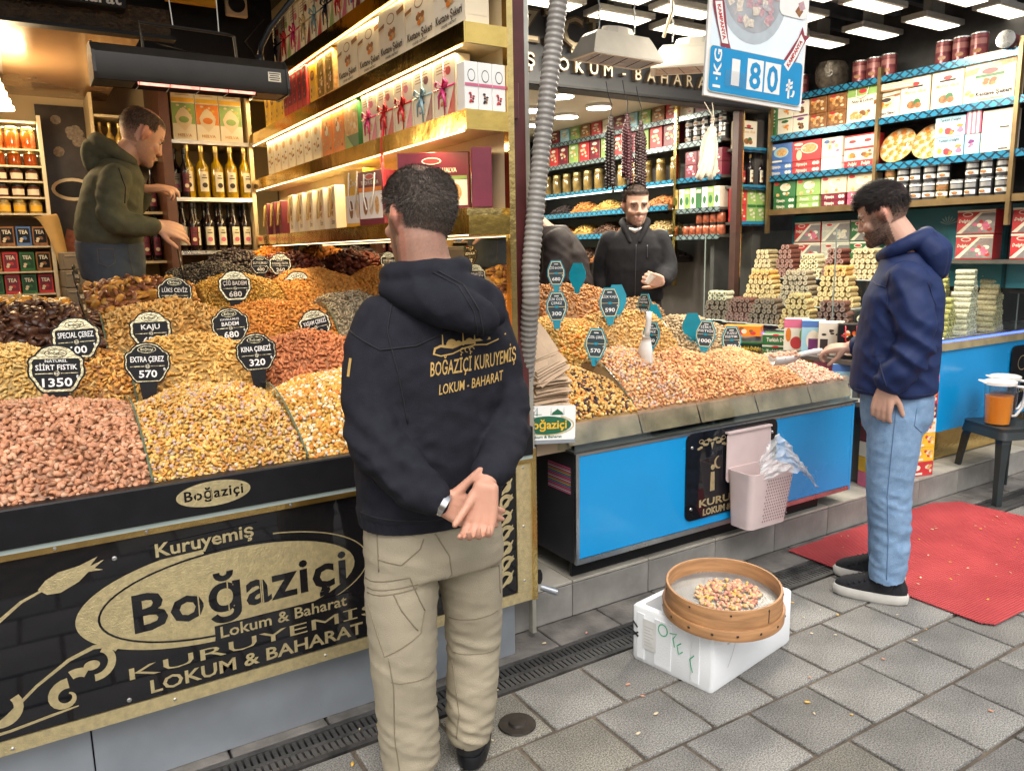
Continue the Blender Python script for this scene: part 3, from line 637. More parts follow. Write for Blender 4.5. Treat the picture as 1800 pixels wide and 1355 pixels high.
def ribbon(o, w, h, d, m, seed):
    """bow and band tied round a carton, children of it"""
    b = MB(); y = -d/2-.003
    b.box((0, y, h/2), (.008, .001, h), m); b.box((0, y, h*.5), (w, .001, .008), m)
    for s_ in (-1, 1):
        b.tube([(0, y-.004, h*.5), (s_*.03, y-.014, h*.5+.03), (s_*.045, y-.012, h*.5+.012), (s_*.02, y-.006, h*.5-.002), (0, y-.004, h*.5)], .006, m, 5, flat=.4)
        b.tube([(0, y-.004, h*.5), (s_*.018, y-.012, h*.5-.035), (s_*.028, y-.008, h*.5-.085)], [.007, .007, .003], m, 5, flat=.3)
    return b.mesh('ribbon', True)
RIBC = {'red': mat('red_ribbon', (.55, .02, .03), .25, 0, .1), 'pink': mat('pink_ribbon', (.65, .05, .22), .25, 0, .1), 'blue': mat('blue_ribbon', (.25, .42, .5), .25, 0, .1), 'dark': mat('navy_ribbon', (.02, .02, .05), .25, 0, .1), 'cream': mat('cream_ribbon', (.62, .50, .28), .25, 0, .1)}
def row_y(mk, y0, y1, x, z, w, gap=.006):
    """positions along y for things that face -x"""
    n = int((y1-y0+gap)/(w+gap)); return [(x, y0+w/2+k*(w+gap), z) for k in range(n)]
# ================================================================ GOLD SHELF UNIT (divides the two shops)
gs = thing('shelf_unit', 'tall gold edged shelf unit with lit strips running back into the nut shop', 'shelf unit', (1.39, 2.4, 1.1))
gi = Matrix.Translation((-1.39, -2.4, -1.1))
def GP(name, fn, smooth=False, parent=gs):
    b = MB(gi); fn(b); return b.build(name, parent, smooth)
WARMW = mat('warm_shelf_board', (.62, .50, .30), .45, 0, .05)
LEDW = mat('led_strip_glow', (1, .84, .48), .4, 0, 0, emit=3.0)
GP('back_panel', lambda b: b.span(1.475, 1.50, 2.40, 5.2, 1.64, 3.0, WARMW))
MIRR = mat('mirror', (.80, .78, .72), .02, 1, 0)
GP('mirror', lambda b: b.span(1.476, 1.49, 2.40, 5.2, 1.15, 1.635, MIRR))
GP('post', lambda b: (b.span(1.472, 1.496, 2.365, 2.395, .8, 3.0, GOLD)))
TIER = [1.640, 1.985, 2.258, 2.535]
GOLDS = mat('gold_shelf_edge', (.78, .54, .16), .13, 1, .1, 14, bump=.2, bs=9)
for k, z in enumerate(TIER):
    s_ = GP('shelf', lambda b: (b.span(1.315, 1.474, 2.372, 5.2, z-.012, z, WARMW), b.span(1.322, 1.474, 2.38, 5.2, z-.058, z-.046, WARMW)))
    GP('gold_edge', lambda b: (b.span(1.308, 1.315, 2.366, 5.2, z-.062, z+.003, GOLDS), b.span(1.3155, 1.474, 2.366, 2.3715, z-.062, z+.003, GOLDS)))
    if k:
        GP('led_strip', lambda b: b.span(1.317, 1.321, 2.40, 5.15, z-.0655, z-.062, LEDW))
        la = D.lights.new('led_light', 'AREA'); la.shape = 'RECTANGLE'; la.size = 2.7; la.size_y = .02; la.energy = 9; la.color = (1, .74, .36)
        lo = D.objects.new('led_light', la); COL.objects.link(lo); lo.location = (1.335, 3.8, z-.072); lo.rotation_euler = (0, R(-18), PI/2)
        lo.rotation_euler = Vector((-.15, 0, 1)).to_track_quat('Z', 'Y').to_euler(); lo.rotation_euler.rotate_axis('Z', 0)
        lo.matrix_world = Matrix.Translation((1.335, 3.8, z-.072)) @ Matrix.Rotation(R(12), 4, 'Y') @ Matrix.Rotation(PI/2, 4, 'Z')
GP('led_strip', lambda b: b.span(1.32, 1.324, 2.40, 5.15, TIER[0]-.065, TIER[0]-.062, LEDW))
# Kestane Sekeri boxes
kest = carton(.235, .205, .09, CREAM, [('r', -.5, .0, .5, 1, CREAMW), ('p', [(-.5, .62), (.5, .80), (.5, .9), (-.5, .72)], BROWNP), ('p', [(-.5, .60), (.5, .77), (.5, .8), (-.5, .66)], CREAM), ('p', [(-.22, .42), (.22, .42), (.27, .70), (.2, .94), (-.2, .94), (-.27, .70)], CREAMW), ('o', 0, .78, .15, .10, BROWNP), ('o', 0, .78, .13, .08, CREAMW), ('n', .02, .50, .14, .10, .06, 10, [ORNP, BROWNP, NUTP]), ('t', 'Kestane Şekeri', 0, .20, .13, INK, .84), ('t', 'CANDIED CHESTNUT', 0, .10, .045, INK, .5)], name='gift_box')
xs = 1.372
for k in range(5):
    put(kest, 'gift_box', 'cream chestnut candy box in the stepped row on the gold shelf', 'gift box', (xs+.006*(k % 2), 2.50+k*.243, TIER[2]+.001), FACE_L+random.uniform(-.05, .05), group='cream chestnut candy boxes on the gold shelf')
kest_s = None
# wrapped packs further back on the same shelf
redpk = carton(.075, .205, .06, REDP, [('r', -.4, .25, .4, .8, MAROON), ('n', 0, .5, .3, .25, .12, 8, [REDP, MAROON, PINKP]), ('r', -.3, .86, .3, .93, CREAM)], name='snack_pack')
yelpk = carton(.10, .205, .05, YELP, [('o', 0, .68, .3, .12, MAROON), ('t', 'NUTS', 0, .64, .10, YELP, .4), ('n', 0, .3, .32, .2, .1, 10)], name='snack_pack')
golpk = carton(.11, .215, .05, NUTP, [('r', -.42, .1, .42, .9, mat('gold_pack', (.6, .42, .14), .2, .6, .3, 40)), ('n', 0, .4, .35, .3, .1, 14, [NUTP, BROWNP, CREAM])], name='snack_pack')
yy = 3.74
for k in range(2): put(golpk, 'snack_pack', 'gold cellophane nut pack beside the chestnut candy boxes', 'snack pack', (1.36, yy, TIER[2]+.001), FACE_L, group='gold nut packs mid shelf'); yy += .125
put(yelpk, 'snack_pack', 'yellow snack pack with a maroon oval between red and gold packs', 'snack pack', (1.36, yy, TIER[2]+.001), FACE_L); yy += .10
for k in range(5): put(redpk, 'snack_pack', 'slim red wrapped sweet pack in the middle of the lit shelf', 'snack pack', (1.355, yy, TIER[2]+.001), FACE_L+random.uniform(-.08, .08), group='red sweet packs'); yy += .084
for k in range(4): put(yelpk, 'snack_pack', 'yellow pack at the dim far end of the lit shelf', 'snack pack', (1.36, yy, TIER[2]+.001), FACE_L, group='yellow packs at the far end'); yy += .108
# top tier: cream boxes with ribbons
ribx = [carton(.165, .25, .06, CREAM, [('r', -.46, .04, .46, .96, CREAMW), ('n', -.1, .35, .3, .22, .07, 12, a), ('p', [(.1, .04), (.46, .04), (.46, .5)], c), ('b', -.35, .9, .3, .7, 4, BROWNP), ('o', .2, .75, .12, .07, c)], name='gift_box') for a, c in (([PINKP, ORNP, NUTP], PINKP), ([NUTP, LGREEN, CREAM], LGREEN), ([REDP, ORNP, CREAM], REDP), ([BLUEC, SKYC, CREAM], MAROON))]
nm = ['pink', 'dark', 'cream', 'red', 'blue']
for k in range(14):
    y_ = 2.88+k*.168; c = nm[(k*3+1) % 5]; q = k % 4
    o = put(ribx[q], 'gift_box', 'cream gift box with %s ribbon on the top gold shelf, %s' % (c if c != 'dark' else 'navy', ['pink print', 'green print', 'red print', 'blue print'][q]), 'gift box', (1.365, y_, TIER[3]+.001), FACE_L, group='ribboned gift boxes on the top gold shelf')
    put(ribbon(o, .165, .25, .06, RIBC[c], k), 'ribbon', parent=o)
# third tier: ribbon boxes, nut packs
for k in range(5):
    c = ['pink', 'blue', 'red', 'red', 'pink'][k]; q = [2, 3, 0, 2, 0][k]
    o = put(ribx[q], 'gift_box', ['cream gift box with hot pink bow nearest the gold post', 'cream gift box with pale blue bow above the halva box', 'cream gift box with red bow left of the blue bow', 'cream gift box with long trailing red ribbon', 'cream gift box with pink bow beside the green nut pack'][k], 'gift box', (1.362, 2.56+k*.176, TIER[1]+.001), FACE_L); o.scale = (1, 1, .82)
    put(ribbon(o, .165, .25, .06, RIBC[c], k), 'ribbon', parent=o)
    if k == 3: b = MB(); b.tube([(0, -.036, .10), (.004, -.05, 0), (-.004, -.052, -.12), (.008, -.05, -.24), (.0, -.05, -.33)], .007, RIBC['red'], 5, flat=.25); b.build('ribbon_tail', o)
grpk = carton(.17, .215, .05, GREENP, [('r', -.5, .3, .5, .95, NUTP), ('n', 0, .62, .4, .28, .11, 16, [CREAM, NUTP]), ('p', [(-.5, 0), (.2, 0), (-.5, .4)], LGREEN), ('p', [(.1, .8), (.5, .7), (.5, 1), (.2, 1)], LGREEN)], name='snack_pack')
put(grpk, 'snack_pack', 'big green nut pack with pistachio picture on the third gold shelf', 'snack pack', (1.36, 3.49, TIER[1]+.001), FACE_L)
rdpk = carton(.15, .205, .05, ORNP, [('n', 0, .5, .46, .46, .08, 30, [BROWNP, NUTP, ORNP]), ('o', 0, .6, .16, .11, CREAMW)], name='snack_pack')
for k in range(2): put(rdpk, 'snack_pack', 'orange hazelnut pack with white oval on the third gold shelf', 'snack pack', (1.36, 3.66+k*.16, TIER[1]+.001), FACE_L, group='orange hazelnut packs')
crpk = carton(.13, .20, .05, CREAM, [('r', -.44, .06, .44, .94, CREAMW), ('n', 0, .4, .34, .2, .09, 9), ('o', 0, .74, .22, .1, NUTP)], name='snack_pack')
for k in range(7): put(crpk, 'snack_pack', 'pale cellophane sweet pack at the far end of the third gold shelf', 'snack pack', (1.36, 3.98+k*.142, TIER[1]+.001), FACE_L, group='pale sweet packs')
wb = carton(.052, .155, .055, WHITE, [('o', 0, .72, .28, .13, INK), ('o', 0, .72, .24, .11, WHITE), ('n', 0, .28, .18, .2, .10, 9, [REDP, MAROON]), ('r', -.5, .5, .5, .56, PINKP)], name='mini_box')
wc = carton(.052, .155, .055, WHITE, [('o', 0, .72, .28, .13, INK), ('o', 0, .72, .24, .11, WHITE), ('n', 0, .28, .16, .2, .10, 9, [INK, BROWNP]), ('r', -.5, .5, .5, .56, PINKP)], name='mini_box')
for k in range(3): put([wb, wc, wb][k], 'mini_box', ['small white box printed with red grapes, left of the bundled trio', 'small white box printed with dark grapes, middle of the bundled trio', 'small white box printed with red grapes, right of the bundled trio'][k], 'gift box', (1.338+k*.0535, 2.405, TIER[1]+.001+[0, .012, .0][k]*0), .0, group='small white boxes under one pink ribbon')
# bottom tier: bags and floss halva
def bag(w, h, d, base, els, hm, name='gift_bag'):
    me = carton(w, h, d, base, els, name=name); return me
def handle(parent, w, h, d, m):
    b = MB(); b.tube([(-w*.22, -d/2-.002, h*.95), (-w*.2, -d/2-.012, h*.55), (-w*.05, -d/2-.018, h*.28), (w*.1, -d/2-.014, h*.3), (w*.2, -d/2-.01, h*.6), (w*.22, -d/2-.002, h*.95)], .0035, m, 5); b.build('handle', parent, True)
CORD = mat('gold_cord', (.62, .42, .12), .5, 0, .1); WCORD = mat('white_cord', (.7, .68, .62), .5, 0, .05)
mb_ = carton(.135, .19, .05, MAROON, [('o', 0, .72, .26, .13, CREAMW), ('o', 0, .72, .2, .09, MAROON), ('n', 0, .3, .3, .16, .08, 8)], name='gift_bag')
cb_ = carton(.145, .205, .05, CREAMW, [('n', 0, .6, .1, .1, .14, 5, [BROWNP]), ('n', 0, .36, .16, .06, .07, 7), ('t', 'E z m', .1, .12, .12, INK, .4, .2), ('b', -.3, .95, .3, .85, 2, NUTP)], name='gift_bag')
for k in range(3):
    o = put(mb_, 'gift_bag', 'dark maroon gift bag with gold cord at the far end of the bottom shelf', 'gift bag', (1.35, 4.98-k*.15, TIER[0]+.001), FACE_L-.15, group='maroon gift bags'); handle(o, .135, .19, .05, CORD)
for k in range(5):
    o = put(cb_, 'gift_bag', 'cream gift bag with walnut print and gold cord on the bottom shelf', 'gift bag', (1.345, 4.44-k*.17, TIER[0]+.001), FACE_L-.12, group='cream gift bags'); handle(o, .145, .205, .05, CORD)
hv = lambda w, h: carton(w, h, .07, MAROON, [('r', -.46, .12, .46, .62, WHITE), ('o', -.22, .36, .09, .17, BROWNP), ('o', .02, .36, .09, .17, CREAM), ('o', .25, .36, .09, .17, NUTP), ('r', -.46, .62, .46, .70, ORNP), ('t', 'TURKISH FLOSS HALVA', 0, .75, .07, CREAMW, .7), ('o', 0, .89, .2, .06, CREAMW), ('o', 0, .89, .16, .045, REDP)], name='halva_box')
hvy = carton(.17, .25, .07, YELP, [('r', -.46, .06, .46, .55, WHITE), ('o', -.2, .3, .10, .16, BROWNP), ('o', .14, .3, .10, .16, CREAM), ('t', 'Coco', 0, .7, .14, CREAMW, .5, .2)], name='halva_box')
hv1 = hv(.19, .225)
o = put(hvy, 'halva_box', 'gold and white floss halva box left of its maroon neighbours', 'halva box', (1.34, 3.42, TIER[0]+.001), FACE_L+.15); handle(o, .17, .25, .07, WCORD)
o = put(hv1, 'halva_box', 'maroon halva box with three cocoons in front of the gold one', 'halva box', (1.335, 3.22, TIER[0]+.001), FACE_L+.2); handle(o, .19, .225, .07, WCORD)
hv2 = carton(.27, .215, .08, MAROON, [('r', -.47, .1, .47, .54, WHITE), ('n', -.25, .3, .1, .14, .07, 6), ('o', .05, .3, .1, .15, CREAM), ('o', .3, .32, .09, .15, NUTP), ('r', -.47, .54, .1, .60, ORNP), ('r', .1, .54, .47, .60, LGREEN), ('t', 'TURKISH FLOSS HALVA', 0, .66, .075, CREAMW, .66), ('o', -.02, .85, .14, .06, CREAMW), ('o', -.02, .85, .12, .045, REDP)], name='halva_box')
put(hv2, 'halva_box', 'large maroon box lettered TURKISH FLOSS HALVA behind the hooded man head', 'halva box', (1.365, 2.72, TIER[0]+.03), -R(38))
put(hv(.2, .20), 'halva_box', 'maroon halva box with its plain side to the street at the gold post', 'halva box', (1.42, 2.47, TIER[0]+.03), FACE_L-.5)
b = MB(); b.span(-.08, .08, -.13, .22, 0, .028, GOLD); o = put(b.mesh('display_riser'), 'display_riser', 'low gold mirrored riser under the floss halva boxes', 'riser', (1.394, 2.52, TIER[0]+.0005))
# ================================================================ BOTTLE SHELF on the back wall
bs = thing('bottle_shelf', 'cream shelf unit of oil bottles and helva boxes at the back of the nut shop', 'shelf unit', (1.08, 5.35, 1.0))
bi = Matrix.Translation((-1.08, -5.35, -1.0))
BRN = mat('brown_upright', (.10, .04, .025), .35, 0, .15)
def BP(n, fn):
    b = MB(bi); fn(b); return b.build(n, bs)
BP('upright', lambda b: b.span(.79, .845, 5.16, 5.72, .3, 3.0, BRN)); BP('upright', lambda b: b.span(1.302, 1.326, 5.19, 5.72, .3, 3.0, WARMW))
BP('back_board', lambda b: b.span(.845, 1.302, 5.60, 5.62, .3, 3.0, mat('shelf_back', (.42, .30, .15), .5, 0, .1)))
for z in (1.555, 1.878, 2.218, 2.60): BP('shelf', lambda b: (b.span(.846, 1.301, 5.20, 5.60, z-.016, z, WARMW), b.span(.846, 1.301, 5.194, 5.20, z-.022, z+.001, STEEL)))
OILG = mat('olive_oil_glass', (.30, .185, .004), .07, 0, .45, 22, coat=.6); DARKB = mat('dark_bottle_glass', (.014, .008, .010), .06, 0, 0, coat=.3)
LAB = mat('paper_label', (.70, .64, .50), .6, 0, .04); CAPG = mat('gold_cap', (.65, .5, .2), .3, .8, .1); CAPB = mat('black_cap', (.015, .015, .015), .3, 0, 0)
def bottle(r, h, gm, cm, lab, art, name='oil_bottle', square=False):
    b = MB(); n = 14
    b.lathe([(r*.9, 0), (r, .01), (r, h*.55), (r*.95, h*.6), (r*.42, h*.72), (r*.33, h*.78), (r*.33, h*.90)], gm, n); me = b.mesh(name, 50)
    c = MB(); c.lathe([(r*.40, h*.88), (r*.42, h*.89), (r*.42, h), (r*.3, h*1.0)], cm, 12); cme = c.mesh('cap', 50)
    l = MB(); k = 9; vs = []
    for i in range(k): a = -PI/2+(i/(k-1)-.5)*1.35; vs += [((r+.0008)*math.cos(a), (r+.0008)*math.sin(a), h*.12), ((r+.0008)*math.cos(a), (r+.0008)*math.sin(a), h*.50)]
    l.add(vs, [(2*i, 2*i+2, 2*i+3, 2*i+1) for i in range(k-1)], lab)
    l.oval(0, h*.24, r*.42, r*.40, art, -(r+.0035), 12); l.box((0, -(r+.003), h*.38), (r*.8, .0006, h*.02), INK); l.box((0, -(r+.003), h*.43), (r*.5, .0006, h*.015), INK)
    return me, cme, l.mesh('label', 40)
def stand(bt, label, loc, rot, group, name='oil_bottle', cat='bottle'):
    o = put(bt[0], name, label, cat, loc, rot, group=group)
    put(bt[1], 'cap', parent=o); put(bt[2], 'label', parent=o); return o
ob = bottle(.039, .315, OILG, CAPG, LAB, INK); db = bottle(.036, .295, DARKB, CAPB, LAB, PINKP); dn = bottle(.030, .29, DARKB, CAPB, MAROON, CREAM)
for k in range(5): stand(ob, 'golden olive oil bottle with white label on the upper bottle shelf', (.955+k*.086-.02, 5.245, 1.879), random.uniform(-.2, .2), 'olive oil bottles in a row')
for k in range(4): stand(db, 'dark bottle standing behind the olive oil bottles', (.955+k*.088, 5.36, 1.879), 0, 'dark bottles behind the olive oil')
for k in range(2): stand([db, dn][k], ['dark syrup bottle with pale label at the left of the oil bottles', 'black bottle with cherry label at the left of the oil bottles'][k], (.872+k*.045, 5.30-k*.07, 1.879), 0, None)
for k in range(6):
    if k == 1: stand(dn, 'black bottle with maroon label in front on the lower shelf', (.935, 5.225, 1.556), 0, None)
    stand(db, 'dark pomegranate syrup bottle with pink fruit label on the lower shelf', (.885+k*.076, 5.26+.02*(k % 2), 1.556), random.uniform(-.2, .2), 'pomegranate syrup bottles')
for k in range(6): stand(dn, 'dark bottle at the back of the lower shelf', (.88+k*.076, 5.37, 1.556), 0, 'dark bottles at the back of the lower shelf')
hel = [carton(.135, .215, .08, CREAM, [('r', -.48, .0, .48, 1, CREAMW), ('r', -.48, .45, .48, 1, c), ('n', 0, .8, .42, .2, .07, 16, [c, YELP, CREAM]), ('p', [(-.3, .45), (0, .25), (.3, .45), (.36, .62), (.2, .8), (0, .9), (-.2, .8), (-.36, .62)], CREAM), ('o', 0, .56, .22, .09, c), ('t', 'HELVA', 0, .1, .08, NUTP, .6)], name='helva_box') for c in (LGREEN, ORNP, LGREEN)]
for k in range(3): put(hel[k], 'helva_box', ['green helva box left of the orange one', 'orange helva box between two green ones', 'green helva box right of the orange one'][k], 'helva box', (.935+k*.138, 5.26, 2.219), 0, group='helva boxes on the back shelf')
hs_ = carton(.135, .062, .08, CREAMW, [('r', -.48, .1, .48, .5, YELP), ('b', -.3, .9, .3, .6, 2, BROWNP)], name='helva_box')
for k in range(3): put(hs_, 'helva_box', 'flat cream helva box lying on the tall helva boxes', 'helva box', (.935+k*.138, 5.26, 2.435), 0, group='flat helva boxes')
gx = [carton(.14, .18, .08, YELP, [('n', 0, .6, .45, .35, .06, 26, [a, YELP, ORNP]), ('o', 0, .55, .24, .14, CREAM), ('o', 0, .5, .12, .1, BROWNP)], name='sweet_box') for a in (YELP, SKYC)]
for k in range(4): put(gx[k % 2], 'sweet_box', 'bright gold sweet box on the top back shelf, %s' % ('all gold' if k % 2 == 0 else 'with blue flecks'), 'sweet box', (.86+k*.143, 5.24, 2.602), 0, group='gold sweet boxes on the top back shelf')
lid = carton(.30, .045, .12, CREAM, [('b', -.4, .8, .4, .2, 2, NUTP)], name='sweet_box')
for k in range(2):
    for j in range(2): put(lid, 'sweet_box', 'flat cream box stacked above the gold sweet boxes', 'sweet box', (.93+k*.304, 5.26, 2.784+j*.047), 0, group='flat cream boxes near the ceiling')
# gold bottle shelves and dark bottles behind the olive hoodie
b2 = thing('side_shelf', 'narrow shelf of gold jars and dark bottles behind the man in the olive hoodie', 'shelf unit', (.62, 5.6, 1.0)); i2 = Matrix.Translation((-.62, -5.6, -1.0))
for z in (1.50, 1.80, 2.12, 2.36): b = MB(i2); b.span(.46, .788, 5.36, 5.74, z-.015, z, WARMW); b.build('shelf', b2)
b = MB(i2); b.span(.440, .459, 5.36, 5.74, .3, 2.48, WARMW); b.build('upright', b2)
gj = bottle(.024, .20, mat('gold_jar', (.62, .44, .12), .15, .5, .1), CAPG, CREAM, NUTP, 'gold_bottle')
for k in range(6): stand(gj, 'slim gold bottle on the top of the side shelf', (.49+k*.052, 5.42, 2.121), 0, 'slim gold bottles', 'gold_bottle')
for z in (1.801, 1.501):
    for k in range(5): stand(dn, 'dark bottle in the dim side shelf behind the olive hoodie', (.50+k*.062, 5.43, z), 0, 'dark bottles on the side shelf')
# dark poster with nut pictures
b = MB(); b.span(-.14, .14, 0, .01, 0, 1.0, mat('dark_poster', (.035, .026, .022), .3, 0, .3, 12)); o = put(b.mesh('poster'), 'poster', 'dark wall poster with walnuts and a pale oval behind the olive hoodie', 'poster', (.315, 5.72, 1.45))
b = MB(); b.oval(.02, .50, .12, .07, CREAM, -.002); b.oval(.02, .50, .10, .05, BLACKM, -.003); 
for k in range(9): b.oval(random.uniform(-.1, .1), random.uniform(.66, .95), .03, .028, mat('grey_print', (.24, .19, .15), .5, 0, .3, 60), -.002-.0001*k, 9)
b.face([(-.1, .04), (.06, .0), (.1, .2), (-.04, .26)], mat('crate_print', (.30, .09, .05), .5, 0, .3, 40), -.002); b.build('print', o)
# jar rack far left
rk = thing('jar_rack', 'cream framed rack of honey jars and tea boxes at the left edge', 'rack', (-.1, 5.5, .3)); ri = Matrix.Translation((.1, -5.5, -.3))
TZ = [2.144, 2.062-.01, 1.967, 1.877, 1.785, 1.60, 1.455, 1.325, 1.19]
FRM = mat('rack_frame_cream', (.62, .54, .38), .4, 0, .06)
for z in TZ+[2.30]: b = MB(ri); b.span(-.55, .165, 5.38, 5.70, z-.010, z, FRM); b.build('shelf', rk)
b = MB(ri)
for z in (2.29, 2.134): b.span(-.5, .16, 5.60, 5.61, z-.004, z, LEDW)
b.build('led_strip', rk)
la = D.lights.new('rack_light', 'AREA'); la.shape = 'RECTANGLE'; la.size = .6; la.size_y = .05; la.energy = 9; la.color = (1, .78, .45); lo = D.objects.new('rack_light', la); COL.objects.link(lo); lo.location = (-.15, 5.40, 2.28); lo.rotation_euler = (R(-35), 0, 0)
b = MB(ri); b.span(.166, .186, 5.36, 5.72, .3, 2.33, FRM); b.build('upright', rk)
b = MB(ri); b.span(-.55, .165, 5.705, 5.725, .3, 2.33, mat('rack_back', (.25, .16, .07), .4, 0, .1)); b.build('back_board', rk)
def jar(r, h, gm, cm, lab=None):
    b = MB(); b.lathe([(r*.92, 0), (r, .006), (r, h*.72), (r*.8, h*.82)], gm, 12); c = MB(); c.lathe([(r*.86, h*.80), (r*.9, h*.81), (r*.9, h*.98), (r*.8, h)], cm, 12)
    l = None
    if lab: 
        lb = MB(); k = 7; vs = []
        for i in range(k): a = -PI/2+(i/(k-1)-.5)*2; vs += [((r+.0008)*math.cos(a), (r+.0008)*math.sin(a), h*.16), ((r+.0008)*math.cos(a), (r+.0008)*math.sin(a), h*.60)]
        lb.add(vs, [(2*i, 2*i+2, 2*i+3, 2*i+1) for i in range(k-1)], lab); l = lb.mesh('label', 40)
    return b.mesh('jar', 50), c.mesh('lid', 50), l
def stand_jar(j, label, loc, group, cat='jar', name='jar'):
    o = put(j[0], name, label, cat, loc, random.uniform(-.2, .2), group=group); put(j[1], 'lid', parent=o)
    if j[2]: put(j[2], 'label', parent=o)
    return o
HON = mat('honey_glass', (.30, .055, .008), .08, 0, .2, 20, coat=.4); JAM = mat('jam_glass', (.10, .03, .02), .1, 0, .3, 30, coat=.4); SPI = mat('herb_jar', (.36, .24, .09), .2, 0, .3, 40)
jh = jar(.035, .085, HON, CAPG); jj = jar(.034, .075, JAM, CAPB, LAB); js = jar(.034, .078, SPI, CAPG, YELP)
for t, (z, j, lb) in enumerate(((TZ[0], jar(.037, .125, HON, CAPG), 'tall amber honey jar on the top tier of the left rack'), (TZ[1], jh, 'amber honey jar on the second tier of the left rack'), (TZ[2], jj, 'dark jam jar with pale label, third tier of the left rack'), (TZ[3], jj, 'dark jam jar with pale label, fourth tier of the left rack'), (TZ[4], js, 'spice jar with yellow label, fifth tier of the left rack'))):
    for k in range(5): stand_jar(j, lb, (.115-k*.078, 5.44, z+.001), 'jars in the left rack, tier %d' % (t+1))
teas = [(carton(.075, .11, .05, c, [('r', -.4, .15, .4, .9, d), ('t', 'TEA', 0, .62, .2, CREAMW, .6), ('n', 0, .32, .3, .16, .12, 6, [c, CREAM])], name='tea_box'), n_) for c, d, n_ in ((REDP, MAROON, 'red'), (GREENP, mat('dark_green', (.012, .06, .025), .4), 'green'), (BROWNP, BLACKM, 'brown'), (BLUEC, BLACKM, 'dark blue'), (YELP, GREENP, 'yellow and green'))]
for t, (z, sq) in enumerate(((TZ[5], (2, 3, 2, 3)), (TZ[6], (2, 1, 0, 2)), (TZ[7], (0, 1, 0, 1)), (TZ[8], (2, 4, 0, 2)))):
    for k, q in enumerate(sq): put(teas[q][0], 'tea_box', '%s tea box on %s shelf of the left rack' % (teas[q][1], ['the upper tea', 'the second tea', 'the third tea', 'the lowest'][t]), 'tea box', (.12-k*.082, 5.43, z+.001), random.uniform(-.1, .1), group='tea boxes in the left rack')
# stacked grey-brown drawers beside the rack and a draped paper
CARD = mat('kraft_cardboard', (.30, .20, .11), .75, 0, .12, 8, bump=.1, bs=40)
GRYD = mat('grey_drawer', (.17, .14, .11), .6, 0, .12, 8)
for k in range(6):
    b = MB(); b.box((0, 0, .05), (.24, .25, .097), GRYD, ch=.004); b.span(-.11, .11, -.128, -.1255, .075, .085, mat('drawer_lip', (.26, .22, .17), .5)); put(b.mesh('drawer_box'), 'drawer_box', 'flat grey-brown box in the stack by the left rack', 'box', (.32, 5.18, .96+k*.10), .05, group='stacked grey-brown boxes')
b = MB(); vs = []
for i in range(9):
    t = i/8; vs += [(-.07+.12*t, -.02*math.sin(t*3), .40-.36*t*t), (.05+.05*t, .02*math.sin(t*4), .42-.52*t*t)]
b.add(vs, [(2*i, 2*i+1, 2*i+3, 2*i+2) for i in range(8)], mat('ochre_paper', (.42, .27, .10), .6, 0, .1)); o = put(b.mesh('paper_sheet', True), 'paper_sheet', 'curled ochre paper sheet hanging at the end of the left rack', 'paper', (.16, 5.30, 1.36))
sm_ = o.modifiers.new('thick', 'SOLIDIFY'); sm_.thickness = .002
# layered lit lamp at the left edge
lp = thing('ceiling_lamp', 'layered round glowing lamp hanging at the left edge of the picture', 'lamp', (.0, 4.85, 2.27))
LMP = mat('lamp_glow', (1, .80, .48), .4, 0, 0, emit=7)
for k in range(5): b = MB(); r_ = .062-.012*k; b.lathe([(r_, 0), (r_*.98, .018), (r_*.75, .028), (.01, .03)], LMP, 20, (0, 0, k*.034)); b.build('lamp_tier', lp, 40)
b = MB(); b.tube([(0, 0, .16), (0, 0, .22)], .006, BLACKM); b.build('stem', lp)
pl = D.lights.new('lamp_bulb', 'POINT'); pl.energy = 13; pl.color = (1, .74, .42); pl.shadow_soft_size = .07; plo = D.objects.new('lamp_bulb', pl); COL.objects.link(plo); plo.location = (.0, 4.72, 2.22)
# fascia beam and shop board above
fb = thing('fascia_beam', 'dark ribbed beam with a black name board above the left shop', 'beam', (0, 3.94, 2.5)); fi = Matrix.Translation((0, -3.94, -2.5))
RIB = mat('ribbed_dark_metal', (.05, .033, .02), .3, .4, .4, 20, bump=1.2, bs=70)
b = MB(fi); b.span(-2.2, .68, 3.93, 3.98, 2.49, 2.60, RIB); b.build('ribbed_band', fb)
b = MB(fi); b.span(-2.2, .50, 3.85, 3.93, 2.562, 2.98, BLACKM, ch=.003); b.span(-2.2, .7, 3.92, 3.985, 2.475, 2.489, BLACKM); b.build('name_board', fb)
b = MB(fi); b.txt('Kuruyemiş - Baharat', .16, 2.573, .055, TXW, 3.848, bold=.02); b.build('lettering', fb)
b = MB(fi); b.span(.74, .98, 4.35, 4.37, 2.76, 3.0, YELP); b.build('yellow_panel', fb)
b = MB(fi); b.span(.50, 1.30, 4.5, 4.6, 2.55, 3.0, BLACKM); b.build('backing_board', fb)
spk = thing('wall_socket', 'white square fitting with round black hole near the ceiling of the nut shop', 'fitting', (1.09, 4.40, 2.80))
b = MB(); b.box((0, 0, 0), (.11, .03, .12), FRM, ch=.008); b.build('plate', spk); b = MB(); b.lathe([(.042, 0), (.042, .008)], BLACKM, 18, T=Matrix.Translation((0, -.016, 0)) @ Matrix.Rotation(PI/2, 4, 'X')); b.build('hole', spk)
